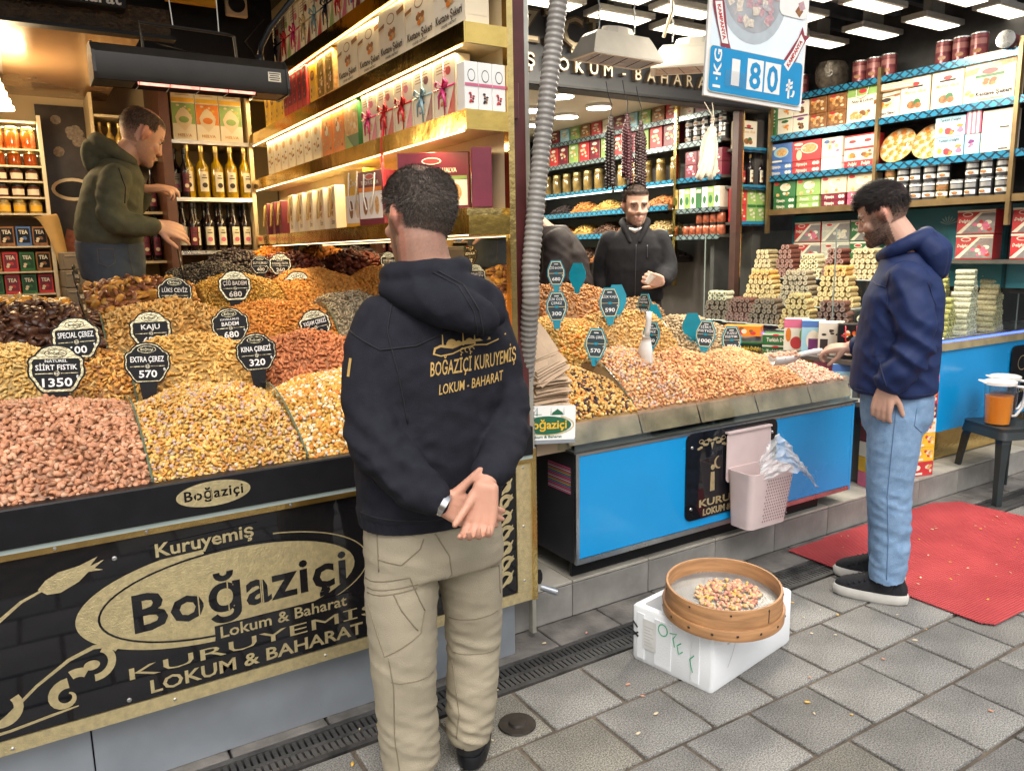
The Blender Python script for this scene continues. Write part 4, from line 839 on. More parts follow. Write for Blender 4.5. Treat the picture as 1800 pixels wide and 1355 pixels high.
# ---- black radiant heater
ht = thing('patio_heater', 'long black radiant heater with glowing red tube hanging over the nuts', 'heater', (.578, 3.0, 2.09))
HB = mat('heater_black', (.030, .026, .022), .38, .3, .15, 12)
prof = [(-.075, .0), (-.082, .02), (-.072, .085), (-.035, .118), (.04, .122), (.065, .10), (.07, .03), (.06, .0)]
b = MB(); vs = []; L_ = .305
for s_ in (-L_, L_): vs += [(s_, p[0], p[1]) for p in prof]
n = len(prof); b.add(vs, [(k, k+1, k+1+n, k+n) for k in range(n-1)], HB); b.build('housing', ht, 35)
for s_ in (-1, 1):
    b = MB(); q = [(p[0]*1.07, p[1]*1.05-.003) for p in prof]; b.add([(s_*L_, p[0], p[1]) for p in q]+[(s_*(L_+.010), p[0], p[1]) for p in q], [tuple(range(n))[::-1], tuple(range(n, 2*n))]+[(k, (k+1) % n, (k+1) % n+n, k+n) for k in range(n)], HB); b.build('end_cap', ht)
b = MB(); b.span(-L_, L_, -.055, .055, .024, .03, mat('dull_reflector', (.12, .08, .07), .3, .8, .2)); b.span(-L_, -.19, -.06, .055, .001, .012, HB); b.span(.20, L_, -.06, .055, .001, .012, HB); b.build('reflector', ht)
TUBEM = mat('heater_tube_glow', (1, .30, .22), .3, 0, .3, 30, emit=1.6)
b = MB(); b.tube([(-.18, -.036, .008), (.20, -.036, .008)], .011, TUBEM, 10); b.build('heating_tube', ht, True)
b = MB()
for k in range(5): b.tube([(-.18+k*.095, -.07, .018), (-.18+k*.095, -.05, -.008), (-.18+k*.095, .03, -.008)], .0014, HB, 5)
for z, y in ((.018, -.071), (.003, -.06), (-.006, -.045)): b.tube([(-.185, y, z), (.205, y, z)], .0014, HB, 5)
b.build('guard_wire', ht)
b = MB(); b.box((.262, -.0795, .055), (.045, .0015, .032), LAB, T=Matrix.Rotation(0, 4, 'X')); 
for k in range(4): b.box((.262, -.0806, .066-k*.007), (.038-.006*(k % 2), .0006, .003), INK)
b.build('sticker', ht)
b = MB(); b.tube([(-.15, .0, .12), (-.155, 0, .205), (.125, 0, .20), (.15, .0, .195), (.155, 0, .12)], .0055, HB, 6); b.build('bracket', ht)
b = MB(); b.tube([(-.05, 0, .205), (-.06, .05, .5), (-.06, .1, .9)], .002, WCORD, 5); b.tube([(.10, 0, .20), (.11, .05, .5), (.11, .1, .9)], .002, WCORD, 5); b.build('wire', ht)
b = MB(); b.tube([(.245, .03, .10), (.245, .03, .15)], [.016, .014], BLACKM, 8); b.tube([(.245, .03, .14), (.25, .02, .18), (.28, .0, .24), (.36, -.02, .34), (.44, .0, .46), (.5, .05, .7)], .010, BLACKM, 8); b.build('power_cable', ht, True)
b = MB(); b.tube([(1.12, 4.35, 2.9), (1.2, 4.3, 2.72), (1.1, 4.3, 2.6), (1.25, 4.5, 2.5), (1.02, 4.4, 2.52), (.7, 4.45, 2.58)], .004, BLACKM, 6); put(b.mesh('cable', True), 'cable', 'loose black cables drooping under the ceiling behind the heater', 'cable')
# ================================================================ RIGHT SHOP: structure pieces
po = thing('post', 'dark oxblood steel post between the two shops', 'post', (1.534, 2.435, 0))
b = MB(); b.box((0, 0, 1.85), (.064, .07, 3.29), DARKR, ch=.003); b.build('column', po)
b = MB(); b.box((-.026, -.045, 2.03), (.03, .03, .12), DARKR, ch=.002); b.build('bracket', po)
b = MB(); b.box((.046, -.01, 1.75), (.018, .03, 3.45), mat('zinc_strip', (.62, .60, .52), .3, .7, .15, 6, bump=.1), ch=.001); b.build('edge_strip', po)
pp = MB(); pp.tube([(0, 0, .9), (0, 0, 1.70), (.01, 0, 1.74), (.04, 0, 1.78), (.05, 0, 1.9)], .014, STEEL, 10); put(pp.mesh('drain_pipe', 50), 'drain_pipe', 'thin silver pipe between the gold post and the dark red post', 'pipe', (1.575, 2.56, 0))
# ribbed duct
HOSE = mat('ribbed_grey_plastic', (.23, .215, .195), .45, 0, .12, 5)
b = MB(); pts = []; rs = []
N_ = 560
def hp(t):
    z = 3.0-2.76*t; x = 1.772-.215*min(1, (3.0-z)/1.55)**.85; x = x+(.01*math.sin(z*3)); k = min(1, max(0, (1.35-z)/.35)); return Vector((x+.022*k, 2.355+.10*k, z))
for i in range(N_+1):
    pts.append(hp(i/N_)); rs.append([.0335, .0335, .0302, .0302][i % 4])
b.tube(pts, rs, HOSE, 14); b.build('ribbed_duct', None, True, label='grey ribbed duct hose running up in front of the oxblood post', cat='hose')
b = MB(); b.tube([(1.62, 2.42, .205), (1.665, 2.37, .190)], .013, GREYM, 10); b.tube([(1.56, 2.46, .25), (1.60, 2.40, .26)], .03, BLACKM, 8); put(b.mesh('pipe_stub', 40), 'drain_pipe', 'short pale pipe end poking out below the blue counter', 'pipe')
# ---- sign beam
SIGNK = mat('navy_sign_board', (.014, .016, .022), .5, 0, .1, 6)
sb = thing('shop_sign', 'dark sign beam with raised gold letters across the right shop', 'sign', (3.4, 4.3, 2.56)); si = Matrix.Translation((-3.4, -4.3, -2.56))
b = MB(si); b.span(1.66, 5.05, 4.30, 4.40, 2.585, 3.19, SIGNK); b.build('board', sb)
b = MB(si); b.span(1.66, 5.05, 4.285, 4.42, 2.545, 2.584, SIGNK); b.span(1.66, 5.05, 4.27, 4.284, 2.55, 2.565, BLACKM); b.build('lower_rail', sb)
LETG = mat('brushed_gold_letter', (.50, .42, .30), .3, .8, .1); LETD = mat('letter_side', (.12, .09, .06), .4, .5, .1)
def letters(s, x0, z, h, adv, bold=.03, depth=.035, zs=0):
    x = x0
    for ch in s:
        if ch != ' ':
            v, f, w = text_geo(ch, bold, 0, 1, 2); w = max(w, .1)*h/.72
            b = MB(si); b.txt(ch, x+w/2, z, h, LETD, 4.298, bold=bold, depth=depth); b.txt(ch, x+w/2, z+h*.03, h*.94, LETG, 4.298-depth-.001, bold=bold-.03)
            b.build('letter', sb)
            x += w+adv
        else: x += h*.45
letters('KURUYEMİŞ LOKUM - BAHARAT', 1.90, 2.648, .082, .042)
letters('BOĞAZİÇİ', 1.80, 2.80, .19, .028)
# ---- ceiling lights of the porch
LIT = mat('panel_light_glow', (1, .90, .70), .5, 0, 0, emit=2.6)
LFR = mat('light_frame', (.28, .27, .25), .4, 0, .1)
lp_pos = [(2.70, 3.89), (2.98, 3.60), (3.25, 3.92), (3.52, 3.64), (3.80, 3.95), (4.16, 3.36), (4.39, 3.68)]+[(4.43, 3.02), (4.98, 3.39), (4.87, 3.72), (5.12, 3.06), (5.27, 2.70), (4.74, 2.69), (3.9, 3.05)]
for k, (x, y) in enumerate(lp_pos):
    t = thing('ceiling_light', 'flat rectangular lit panel light on the black slatted ceiling', 'ceiling light', (x, y, 2.90), 0, 'rectangular panel lights of the right shop')
    b = MB(); b.box((0, 0, .02), (.43, .17, .035), LFR, ch=.003); b.build('frame', t)
    b = MB(); b.box((0, 0, .0), (.39, .125, .004), LIT); b.build('diffuser', t)
    b = MB(); b.box((0, 0, .10), (.14, .06, .12), LFR); b.build('driver_box', t)
for (x, y) in ((2.9, 3.6), (3.7, 3.2), (4.3, 3.1)):
    la = D.lights.new('panel_light', 'AREA'); la.size = .4; la.energy = 27; la.color = (1, .90, .72); o = D.objects.new('panel_light', la); COL.objects.link(o); o.location = (x, y, 2.86)
RND = mat('round_light_glow', (1, .95, .82), .5, 0, 0, emit=9)
for x, y in ((4.30, 5.45), (4.32, 5.95), (4.33, 6.45), (3.86, 5.82), (3.74, 4.80), (3.72, 5.2), (3.3, 6.4), (2.8, 5.6)):
    t = thing('ceiling_light', 'round lit downlight in the pale inner ceiling', 'ceiling light', (x, y, 2.70), 0, 'round downlights of the inner shop')
    b = MB(); b.lathe([(.115, .018), (.115, .0), (.105, -.004)], WHITE, 24); b.build('rim', t); b = MB(); b.oval(0, 0, .105, .105, RND, 0, 24, T=Matrix.Rotation(PI/2, 4, 'X')); o = b.build('diffuser', t); o.location = (0, 0, -.006)
for x, y in ((4.0, 5.6), (3.4, 5.0), (3.6, 6.6)):
    la = D.lights.new('downlight', 'AREA'); la.size = .25; la.energy = 34; la.color = (1, .90, .72); o = D.objects.new('downlight', la); COL.objects.link(o); o.location = (x, y, 2.66)
# ---- white box heaters on chains
HW = mat('heater_white', (.80, .75, .66), .4, 0, .05)
def box_heater(loc, rot, label):
    t = thing('box_heater', label, 'heater', loc, rot, 'white box heaters on chains')
    b = MB(); top = [(-.19, -.06), (.19, -.06), (.19, .06), (-.19, .06)]; bot = [(-.235, -.10), (.235, -.10), (.235, .10), (-.235, .10)]
    vs = [(x*.9, y*.9, .125) for x, y in top]+[(x, y, .105) for x, y in top]+[(x, y, .01) for x, y in bot]+[(x, y, 0) for x, y in bot]+[(x*.90, y*.82, .0) for x, y in bot]+[(x*.80, y*.6, .06) for x, y in bot]
    fs = [(3, 2, 1, 0)[::-1]]; fs = [(0, 1, 2, 3)]
    for l in range(5):
        for k in range(4): fs.append((l*4+k, l*4+(k+1) % 4, (l+1)*4+(k+1) % 4, (l+1)*4+k))
    fs.append((20, 21, 22, 23)); b.add(vs, fs, HW); b.build('housing', t)
    b = MB()
    for k in range(9): b.tube([(-.205, -.075+k*.0187, .002), (.205, -.075+k*.0187, .002)], .0022, STEEL, 5)
    for k in range(5): b.tube([(-.18+k*.09, -.08, .001), (-.18+k*.09+.04, .08, .001)], .002, BLACKM, 5)
    b.build('grill', t)
    b = MB(); b.tube([(-.18, 0, .035), (.18, 0, .035)], .011, mat('quartz_tube', (.5, .42, .38), .2, 0, .1), 8); b.build('quartz_tube', t)
    b = MB(); b.lathe([(.09, .12), (.075, .16), (.03, .165)], HW, 10, sx=1.3, sy=.6); b.build('junction_box', t)
    for s_ in (-1, 1):
        b = MB()
        for k in range(14): b.tube([(s_*.12+.006*(k % 2), .0, .15+k*.032), (s_*.12-.006*(k % 2), 0, .15+k*.032+.03)], .004, STEEL, 5)
        b.build('chain', t)
box_heater((2.72, 3.3, 2.47), R(2), 'white box heater hanging beside the ribbed duct')
o_ = box_heater((3.22, 3.25, 2.47), R(-42), 'white box heater hanging behind the price poster')
b = MB(); b.tube([(3.02, 3.28, 2.62), (3.05, 3.25, 2.75), (3.0, 3.2, 2.95), (3.02, 3.2, 3.2)], .009, FRM, 8); put(b.mesh('cable', True), 'cable', 'pale cable rising from the white heaters', 'cable')
# ---- hanging price poster
ps = thing('price_poster', 'hanging poster of lokum on a plate with 1 KG price 180 on a blue panel', 'poster', (2.80, 2.46, 2.135), (0, R(3.0), R(-4)))
PBLUE = mat('poster_blue', (.006, .25, .52), .4, 0, .05); PPALE = mat('poster_pale', (.62, .74, .82), .4, 0, .06, 3, c2=(.80, .83, .85))
w2 = .288
b = MB(); b.span(-w2, w2, 0, .012, 0, .62, WHITE, ch=.001); b.build('board', ps)
def rr(x0, x1, z0, z1, r, n=5):
    p = []
    for cx, cz, a in ((x1-r, z1-r, 0), (x0+r, z1-r, 90), (x0+r, z0+r, 180), (x1-r, z0+r, 270)):
        for k in range(n+1): t = R(a+90*k/n); p.append((cx+r*math.cos(t), cz+r*math.sin(t)))
    return p
b = MB(); b.face(rr(-.272, .272, .205, .61, .01), PPALE, -.001); b.oval(-.05, .46, .20, .22, mat('plate_grey', (.42, .47, .50), .3, 0, .1), -.0016, 30); b.oval(-.05, .475, .175, .19, mat('plate_dark', (.34, .35, .37), .3, 0, .2), -.002, 30)
LK = [mat('lokum_cream', (.62, .55, .46), .6, 0, .2, 80), mat('lokum_rose', (.48, .30, .32), .6, 0, .2, 80), mat('lokum_green', (.42, .46, .08), .6, 0, .2, 80), mat('lokum_grey', (.45, .42, .42), .6, 0, .2, 80)]
random.seed(3)
for q in range(70):
    a = random.uniform(0, 2*PI); r_ = random.uniform(0, 1)**.5; x, z = -.05+.15*r_*math.cos(a), .475+.165*r_*math.sin(a); s_ = random.uniform(.018, .026); t0 = random.uniform(0, 1.5)
    b.face([(x+s_*math.cos(t0+k*PI/2), z+s_*math.sin(t0+k*PI/2)) for k in range(4)], LK[[0, 0, 1, 1, 3, 2][q % 6]], -.0024-.00002*q)
for x0, z0, n_, sx, sz in ((.19, .50, 14, .065, .09), (.05, .535, 6, .03, .05)):
    b.face(rr(x0-sx*1.3, x0+sx*1.3, z0-sz*1.25, z0+sz*1.25, .03), WHITE, -.0036)
    for q in range(n_): x, z = x0+random.uniform(-sx, sx), z0+random.uniform(-sz, sz); s_ = random.uniform(.024, .036); t0 = random.uniform(0, 1.5); b.face([(x+s_*math.cos(t0+k*PI/2), z+s_*math.sin(t0+k*PI/2)) for k in range(4)], [NUTP, LK[0], BROWNP, LK[1]][q % 4], -.004-.00003*q)
b.build('picture', ps)
b = MB(); b.face(rr(-.274, .274, .018, .206, .02), CREAMW, -.0046); b.face(rr(-.271, .271, .021, .203, .018), PBLUE, -.0054); b.build('blue_panel', ps)
RIBW = mat('ribbon_maroon', (.25, .03, .05), .5, 0, .05)
for cx, cz, a, s_ in ((-.22, .30, R(-72), 1), (.215, .24, R(58), 1)):
    T = Matrix.Translation((cx, 0, cz)) @ Matrix.Rotation(-a, 4, 'Y')
    b = MB(T); b.face([(-.095, .012), (-.12, .03), (-.07, .034), (.07, .022), (.12, .03), (.10, .0), (.115, -.03), (.07, -.02), (-.07, -.03), (-.12, -.02)], RIBW, -.0050); b.face([(-.08, .022), (0, .014), (.09, .018), (.08, -.016), (0, -.02), (-.085, -.016)], WHITE, -.0058); b.txt('KAMPANYA', 0, -.008, .018, REDP, -.0066, w=.14, bold=.03); b.build('campaign_ribbon', ps)
b = MB(Matrix.Translation((-.222, 0, .115)) @ Matrix.Rotation(-PI/2, 4, 'Y')); b.txt('1·KG', 0, -.014, .042, WHITE, -.0062, w=.155, bold=.02); b.build('unit_lettering', ps)
for k, (d_, x) in enumerate((('1', -.125), ('8', -.012), ('0', .092))):
    b = MB()
    if k: b.face([(x-.047, .052), (x+.047, .052), (x+.047, .180), (x-.047, .180)], WHITE, -.0062); b.txt(d_, x, .062, .108, PBLUE, -.007, w=.066, bold=.025)
    else: b.txt(d_, x, .062, .105, WHITE, -.0066, w=.046, bold=.03); b.span(x-.06, x+.055, -.011, -.0102, .05, .115, CELLO)
    b.build('digit', ps)
b = MB(); b.txt('₺', .205, .045, .08, WHITE, -.0064, bold=.008); b.build('currency_sign', ps)
b = MB(); b.tube([(-.2, .006, .62), (-.2, .006, 1.04)], .002, WCORD, 5); b.tube([(.2, .006, .62), (.2, .006, 1.04)], .002, WCORD, 5); b.build('cord', ps)
# ================================================================ WALL SHELVES OF THE RIGHT SHOP
def film(name, a, dk, met=.3):
    m = mat(name, a, .22, met, 0); nt = m.node_tree; N = nt.nodes; L = nt.links; bs_ = N['Principled BSDF']
    tc = N.new('ShaderNodeTexCoord'); w = []
    for s_ in (1, -1):
        mp = N.new('ShaderNodeMapping'); mp.inputs['Rotation'].default_value = (s_*R(38), 0, 0); L.new(tc.outputs['Object'], mp.inputs[0])
        wv = N.new('ShaderNodeTexWave'); wv.bands_direction = 'Z'; wv.inputs['Scale'].default_value = 7; wv.inputs['Distortion'].default_value = 1.2; wv.inputs['Detail Scale'].default_value = 3; L.new(mp.outputs[0], wv.inputs[0]); w.append(wv)
    mx = N.new('ShaderNodeMath'); mx.operation = 'MAXIMUM'; L.new(w[0].outputs['Fac'], mx.inputs[0]); L.new(w[1].outputs['Fac'], mx.inputs[1])
    cr = N.new('ShaderNodeValToRGB'); cr.color_ramp.elements[0].position = .80; cr.color_ramp.elements[0].color = tuple(a)+(1,); cr.color_ramp.elements[1].position = .93; cr.color_ramp.elements[1].color = tuple(dk)+(1,)
    L.new(mx.outputs[0], cr.inputs[0]); L.new(cr.outputs[0], bs_.inputs['Base Color']); return m
FILM = film('blue_lattice_film', (.03, .23, .40), (.015, .04, .07)); FILMG = film('grey_lattice_film', (.20, .27, .28), (.03, .04, .05))
SHB = mat('dark_shelf_board', (.09, .08, .072), .4, 0, .1); BRZ = mat('bronze_upright', (.22, .15, .07), .35, .6, .15)
sa = thing('wall_shelf', 'wall shelving with blue lattice edges full of boxes and coffee tins on the right', 'shelf unit', (5.28, 3.4, 1.0)); ai = Matrix.Translation((-5.28, -3.4, -1.0))
TA = [1.800, 2.060, 2.365, 2.640]
for k, z in enumerate(TA):
    b = MB(ai); b.span(5.108, 5.45, 1.95, 4.30, z-.022, z, SHB); b.build('shelf', sa)
    b = MB(ai); b.span(5.098, 5.107, 1.95, 4.30, z-.040, z+.004, FILM if k else BRZ); b.build('shelf_edge', sa)
for y in (4.31, 3.395, 2.50): b = MB(ai); b.span(5.088, 5.12, y-.012, y+.012, 1.62, 2.70, BRZ); b.build('upright', sa)
b = MB(ai); b.span(5.445, 5.455, 1.9, 4.32, 1.19, 3.19, DARKW); b.build('back_board', sa)
LTEAL = mat('teal_wall_panel', (.045, .21, .27), .3, 0, .2, 2, coat=.2)
b = MB(ai)
for y0, y1 in ((1.9, 2.62), (2.65, 3.40), (3.43, 4.30)): b.span(5.40, 5.44, y0, y1, 1.226, 1.758, LTEAL)
b.build('wall_panel', sa)
b = MB(ai)
for y in (2.25, 3.02):
    for k in range(7): a = R(20+23*k); T = Matrix.Translation((5.397, y, 1.64)) @ Matrix.Rotation(-PI/2, 4, 'Z'); b.face([(0, 0), (.05*math.cos(a-.1), .05*math.sin(a-.1)), (.065*math.cos(a), .065*math.sin(a)), (.05*math.cos(a+.1), .05*math.sin(a+.1))], mat('pale_line_print', (.25, .42, .46), .4), 0, T)
b.build('panel_print', sa)
def shelf_row(items, x, y_start, z, grp):
    """items laid from the near end (small y) to the far end; each (mesh, width, label, cat, stack[, name])"""
    y = y_start
    for me, w, lb, ct, n, h in items:
        for j in range(n): put(me, me.name.split('.')[0], lb, ct, (x+random.uniform(0, .01), y+w/2, z+.001+j*(h+.001)), FACE_L+random.uniform(-.03, .03), group=grp)
        y += w+.008
kb1 = carton(.30, .235, .10, CREAM, [('r', -.5, 0, .5, 1, CREAMW), ('p', [(-.5, .7), (.5, .88), (.5, 1), (-.5, .85)], NUTP), ('p', [(-.24, .36), (.24, .36), (.3, .65), (.2, .92), (-.2, .92), (-.3, .65)], CREAM), ('o', 0, .76, .16, .07, REDP), ('r', -.28, .62, .28, .69, GREENP), ('n', 0, .5, .14, .08, .06, 8, [ORNP, BROWNP]), ('n', -.38, .25, .1, .1, .05, 5, [NUTP, YELP]), ('t', 'Kestane Şekeri', .1, .17, .10, INK, .7), ('r', -.2, .06, .3, .09, NUTP)], name='gift_box')
mg = carton(.205, .235, .09, CREAM, [('r', -.47, .03, .47, .97, CREAMW), ('o', 0, .8, .14, .055, REDP), ('r', -.25, .70, .25, .75, INK), ('t', 'Marron Glacé', 0, .55, .10, NUTP, .72, .2), ('o', -.1, .25, .16, .11, BROWNP), ('o', .08, .30, .12, .10, GREENP), ('o', .12, .22, .12, .08, BROWNP)], name='gift_box')
ks = carton(.19, .17, .09, CREAM, [('r', -.5, 0, .5, .9, CREAMW), ('p', [(-.5, .62), (.5, .8), (.5, .9), (-.5, .8)], BROWNP), ('p', [(-.3, .36), (.3, .36), (.3, .8), (-.3, .8)], CREAM), ('o', 0, .7, .18, .08, INK), ('n', 0, .5, .2, .1, .08, 7, [ORNP, NUTP]), ('t', 'Kestane Şekeri', 0, .14, .12, INK, .7)], name='gift_box')
kflat = carton(.30, .05, .12, CREAM, [('b', -.4, .8, .4, .2, 2, NUTP), ('r', -.5, .0, .5, .2, BROWNP)], name='gift_box')
G2 = 'cream chestnut boxes on the right wall'
shelf_row([(kb1, .30, 'large cream chestnut candy box at the right end of the wall shelf', 'gift box', 1, .235), (mg, .205, 'cream Marron Glacé box next to the large chestnut box', 'gift box', 1, .235), (mg, .205, 'cream Marron Glacé box next to the small chestnut box', 'gift box', 1, .235), (ks, .19, 'small cream chestnut box beside the bronze upright', 'gift box', 1, .17)], 5.17, 2.53, TA[2], G2)
put(kflat, 'gift_box', 'flat cream box lying on the large chestnut box', 'gift box', (5.17, 2.69, TA[2]+.237), FACE_L); put(kflat, 'gift_box', 'flat cream box lying on the small chestnut box', 'gift box', (5.18, 3.25, TA[2]+.173), FACE_L+.1)
# left bay, second shelf
wsw = carton(.135, .115, .09, CREAMW, [('n', 0, .45, .28, .2, .10, 8, [NUTP, ORNP, CREAM]), ('r', -.5, .0, .5, .08, GREENP), ('o', 0, .85, .25, .09, GREENP)], name='sweet_box')
wsp = carton(.135, .115, .09, CREAMW, [('n', 0, .42, .24, .2, .12, 6, [INK, BROWNP]), ('r', -.5, .0, .5, .08, PURP), ('o', 0, .85, .25, .09, PURP)], name='sweet_box')
pas = carton(.15, .115, .09, BROWNP, [('n', 0, .5, .42, .4, .10, 16, [CREAM, NUTP, ORNP]), ('o', -.2, .85, .15, .09, REDP)], name='sweet_box')
gbag = carton(.24, .25, .08, CREAMW, [('r', -.5, .72, .5, 1, LGREEN), ('o', 0, .84, .13, .06, REDP), ('t', 'Nuts & Lokum', 0, .55, .08, INK, .7, .15), ('n', 0, .22, .42, .09, .09, 12, [BROWNP, NUTP, MAROON])], name='gift_bag')
gtall = carton(.085, .25, .09, GREENP, [('o', 0, .75, .3, .06, CREAMW), ('b', -.3, .6, .3, .2, 4, CREAMW)], name='sweet_box')
o = put(gbag, 'gift_bag', 'white and green paper bag printed with nuts beside the bronze upright', 'gift bag', (5.17, 3.54, TA[2]+.001), FACE_L); b = MB(); b.tube([(-.05, -.045, .24), (-.04, -.055, .18), (0, -.058, .165), (.04, -.055, .18), (.05, -.045, .24)], .004, WCORD, 5); b.build('handle', o, True)
shelf_row([(pas, .15, 'brown pastry box in the two-high stack beside the paper bag', 'sweet box', 2, .115), (pas, .15, 'brown pastry box in the two-high stack beside the white boxes', 'sweet box', 2, .115), (wsp, .135, 'white box with purple band and dark sweets', 'sweet box', 2, .115), (wsw, .135, 'white box with green band and orange sweets', 'sweet box', 2, .115), (gtall, .085, 'tall green carton at the far end of the shelf', 'sweet box', 1, .25)], 5.17, 3.67, TA[2], 'stacked sweet boxes on the right wall')
# left bay, third shelf
bx_ = lambda w, h, c, els, nm='sweet_box': carton(w, h, .10, c, els, name=nm)
dl = bx_(.24, .225, REDP, [('r', -.5, .22, .5, .95, CREAMW), ('o', -.25, .8, .12, .05, REDP), ('o', .25, .8, .12, .05, REDP), ('r', -.5, .55, .5, .62, REDP), ('n', -.24, .4, .14, .1, .08, 6, [NUTP, BROWNP, ORNP]), ('n', .24, .4, .14, .1, .08, 6, [NUTP, BROWNP, ORNP]), ('t', 'Delight', -.22, .07, .10, CREAMW, .3, .3), ('t', 'Delight', .22, .07, .10, CREAMW, .3, .3)])
pk = bx_(.17, .14, CREAMW, [('n', .05, .55, .35, .35, .09, 12, [PINKP, NUTP, CREAM]), ('o', -.25, .8, .14, .09, BLUEC)])
flat = lambda c, t: bx_(.20, .045, c, [('t', t, -.15, .3, .5, CREAMW, .4, .2), ('o', .3, .5, .07, .28, CREAMW), ('o', .42, .5, .06, .28, CREAMW)])
rd = bx_(.25, .145, REDP, [('o', .1, .6, .3, .26, CREAMW), ('o', .1, .6, .26, .22, NUTP), ('o', -.25, .3, .1, .26, CREAM), ('o', -.28, .85, .16, .08, CREAMW), ('t', 'Pişmaniye', -.2, .6, .1, CREAMW, .4, .2)])
bl = bx_(.23, .15, BLUEC, [('o', .05, .55, .3, .26, SKYC), ('o', .08, .55, .22, .2, NUTP), ('o', -.3, .8, .14, .09, CREAMW), ('r', -.45, .08, .1, .16, CREAMW)])
put(dl, 'sweet_box', 'large white and red delight box beside the bronze upright', 'sweet box', (5.18, 3.54, TA[1]+.001), FACE_L)
for lb, me, w, n0, fl, y in (('pinkish sweet box above white spines', pk, .17, 1, flat(WHITE, 'lokum'), 3.77), ('red Pişmaniye box with white oval', rd, .25, 1, flat(REDP, 'Pişmaniye'), 3.99), ('blue Pişmaniye box at the far end', bl, .23, 1, flat(BLUEC, 'Pişmaniye'), 4.235)):
    for j in range(2): o = put(fl, 'sweet_box', 'flat box under the '+lb, 'sweet box', (5.18, y, TA[1]+.001+j*.046), FACE_L, group='flat boxes under the '+lb); o.scale = (w/.20, 1, 1)
    put(me, 'sweet_box', lb+' on the third wall shelf', 'sweet box', (5.18, y, TA[1]+.094), FACE_L+.02)
# left bay, bottom shelf
for nm_, c, c2, y, tx in (('dark green', GREENP, CREAM, 4.18, 'Pişmaniye'), ('light green', LGREEN, CREAM, 3.96, 'Diamante'), ('cream', CREAM, BROWNP, 3.74, 'Pişmaniye'), ('cream and pink', CREAM, PINKP, 3.52, 'Pişmaniye')):
    m_ = bx_(.21, .125, c, [('o', .05, .6, .24, .24, CREAMW), ('n', .05, .6, .18, .18, .08, 6, [CREAM, NUTP]), ('o', -.33, .85, .12, .1, REDP), ('n', .0, .18, .4, .08, .07, 8, [CREAMW, NUTP, BROWNP])])
    f_ = flat({'cream': MAROON, 'cream and pink': PINKP}.get(nm_, c), tx)
    for j in range(2): put(f_, 'sweet_box', 'flat %s box at the bottom of the stack' % {'cream': 'maroon', 'cream and pink': 'pink'}.get(nm_, nm_), 'sweet box', (5.18, y, TA[0]+.001+j*.046), FACE_L, group='flat %s boxes on the lowest wall shelf' % nm_)
    put(m_, 'sweet_box', '%s sweet box with white picture oval on top of flat boxes' % nm_, 'sweet box', (5.18, y, TA[0]+.094), FACE_L)
# right bay: platters, pale blue boxes, mug boxes, coffee tins
def platter(lb, y):
    t = thing('fruit_platter', lb, 'platter', (5.19, y, TA[1]+.118), (R(66), 0, FACE_L), 'dried fruit platters on the right wall')
    b = MB(); b.lathe([(.03, -.01), (.10, -.006), (.122, .012), (.126, .014)], NUTP, 26, caps=True); b.build('basket', t, 40)
    ptm = MB(); V, F, _ = TP['apricot']; ptm.add([tuple(v*np.array([.02, .016, .016])) for v in V], [tuple(f) for f in F], ORNP); pa = ptm.mesh('fruit_piece', True); ptm2 = MB(); ptm2.add([tuple(v*np.array([.02, .014, .014])) for v in V], [tuple(f) for f in F], CREAM); pb = ptm2.mesh('fruit_piece', True)
    for r_, n_ in ((.098, 18), (.062, 12), (.026, 5)):
        for k in range(n_): a = 2*PI*k/n_; o = put([pa, pb][k % 2], 'fruit_piece', loc=(r_*math.cos(a), r_*math.sin(a), .012), rot=a, parent=t)
    b = MB(); b.lathe([(.128, .015), (.12, .03), (.08, .042), (.01, .046)], CELLO, 20, caps=False); b.build('wrapping', t, True)
platter('round dried fruit platter nearer the pale blue boxes', 3.055); platter('round dried fruit platter beside the bronze upright', 3.285)
lbx = bx_(.19, .125, SKYC, [('t', 'Turkish Delight', 0, .78, .14, INK, .7, .15), ('n', .1, .35, .35, .25, .10, 9, [REDP, PINKP, ORNP]), ('o', -.3, .35, .08, .14, YELP)])
lbs = bx_(.09, .125, SKYC, [('n', 0, .5, .25, .25, .16, 5, [PURP, PINKP])])
mug = bx_(.175, .125, CREAMW, [('o', -.22, .5, .13, .22, WHITE), ('r', -.35, .3, -.09, .62, WHITE), ('o', .2, .5, .13, .22, WHITE), ('r', .07, .3, .33, .62, WHITE), ('o', -.22, .62, .13, .06, LK[3]), ('o', .2, .62, .13, .06, LK[3]), ('r', .1, .12, .4, .17, INK)], 'mug_box')
strip_ = bx_(.09, .16, PINKP, [('r', -.35+.0, 0, -.2, 1, CREAMW), ('r', -.05, 0, .1, 1, CREAMW), ('r', .25, 0, .4, 1, CREAMW)])
shelf_row([(mug, .175, 'white mug box with two cups pictured, in the two-high stack', 'mug box', 2, .125), (lbs, .09, 'narrow pale blue box with purple fruit', 'sweet box', 1, .125), (lbx, .19, 'pale blue Turkish delight box in the two-high stack', 'sweet box', 2, .125)], 5.17, 2.53, TA[1], 'boxes in the right bay of the wall shelf')
put(strip_, 'sweet_box', 'pink and white striped bag above the narrow pale blue box', 'sweet bag', (5.17, 2.755, TA[1]+.128), FACE_L, group=None).scale = (1, 1, .85)
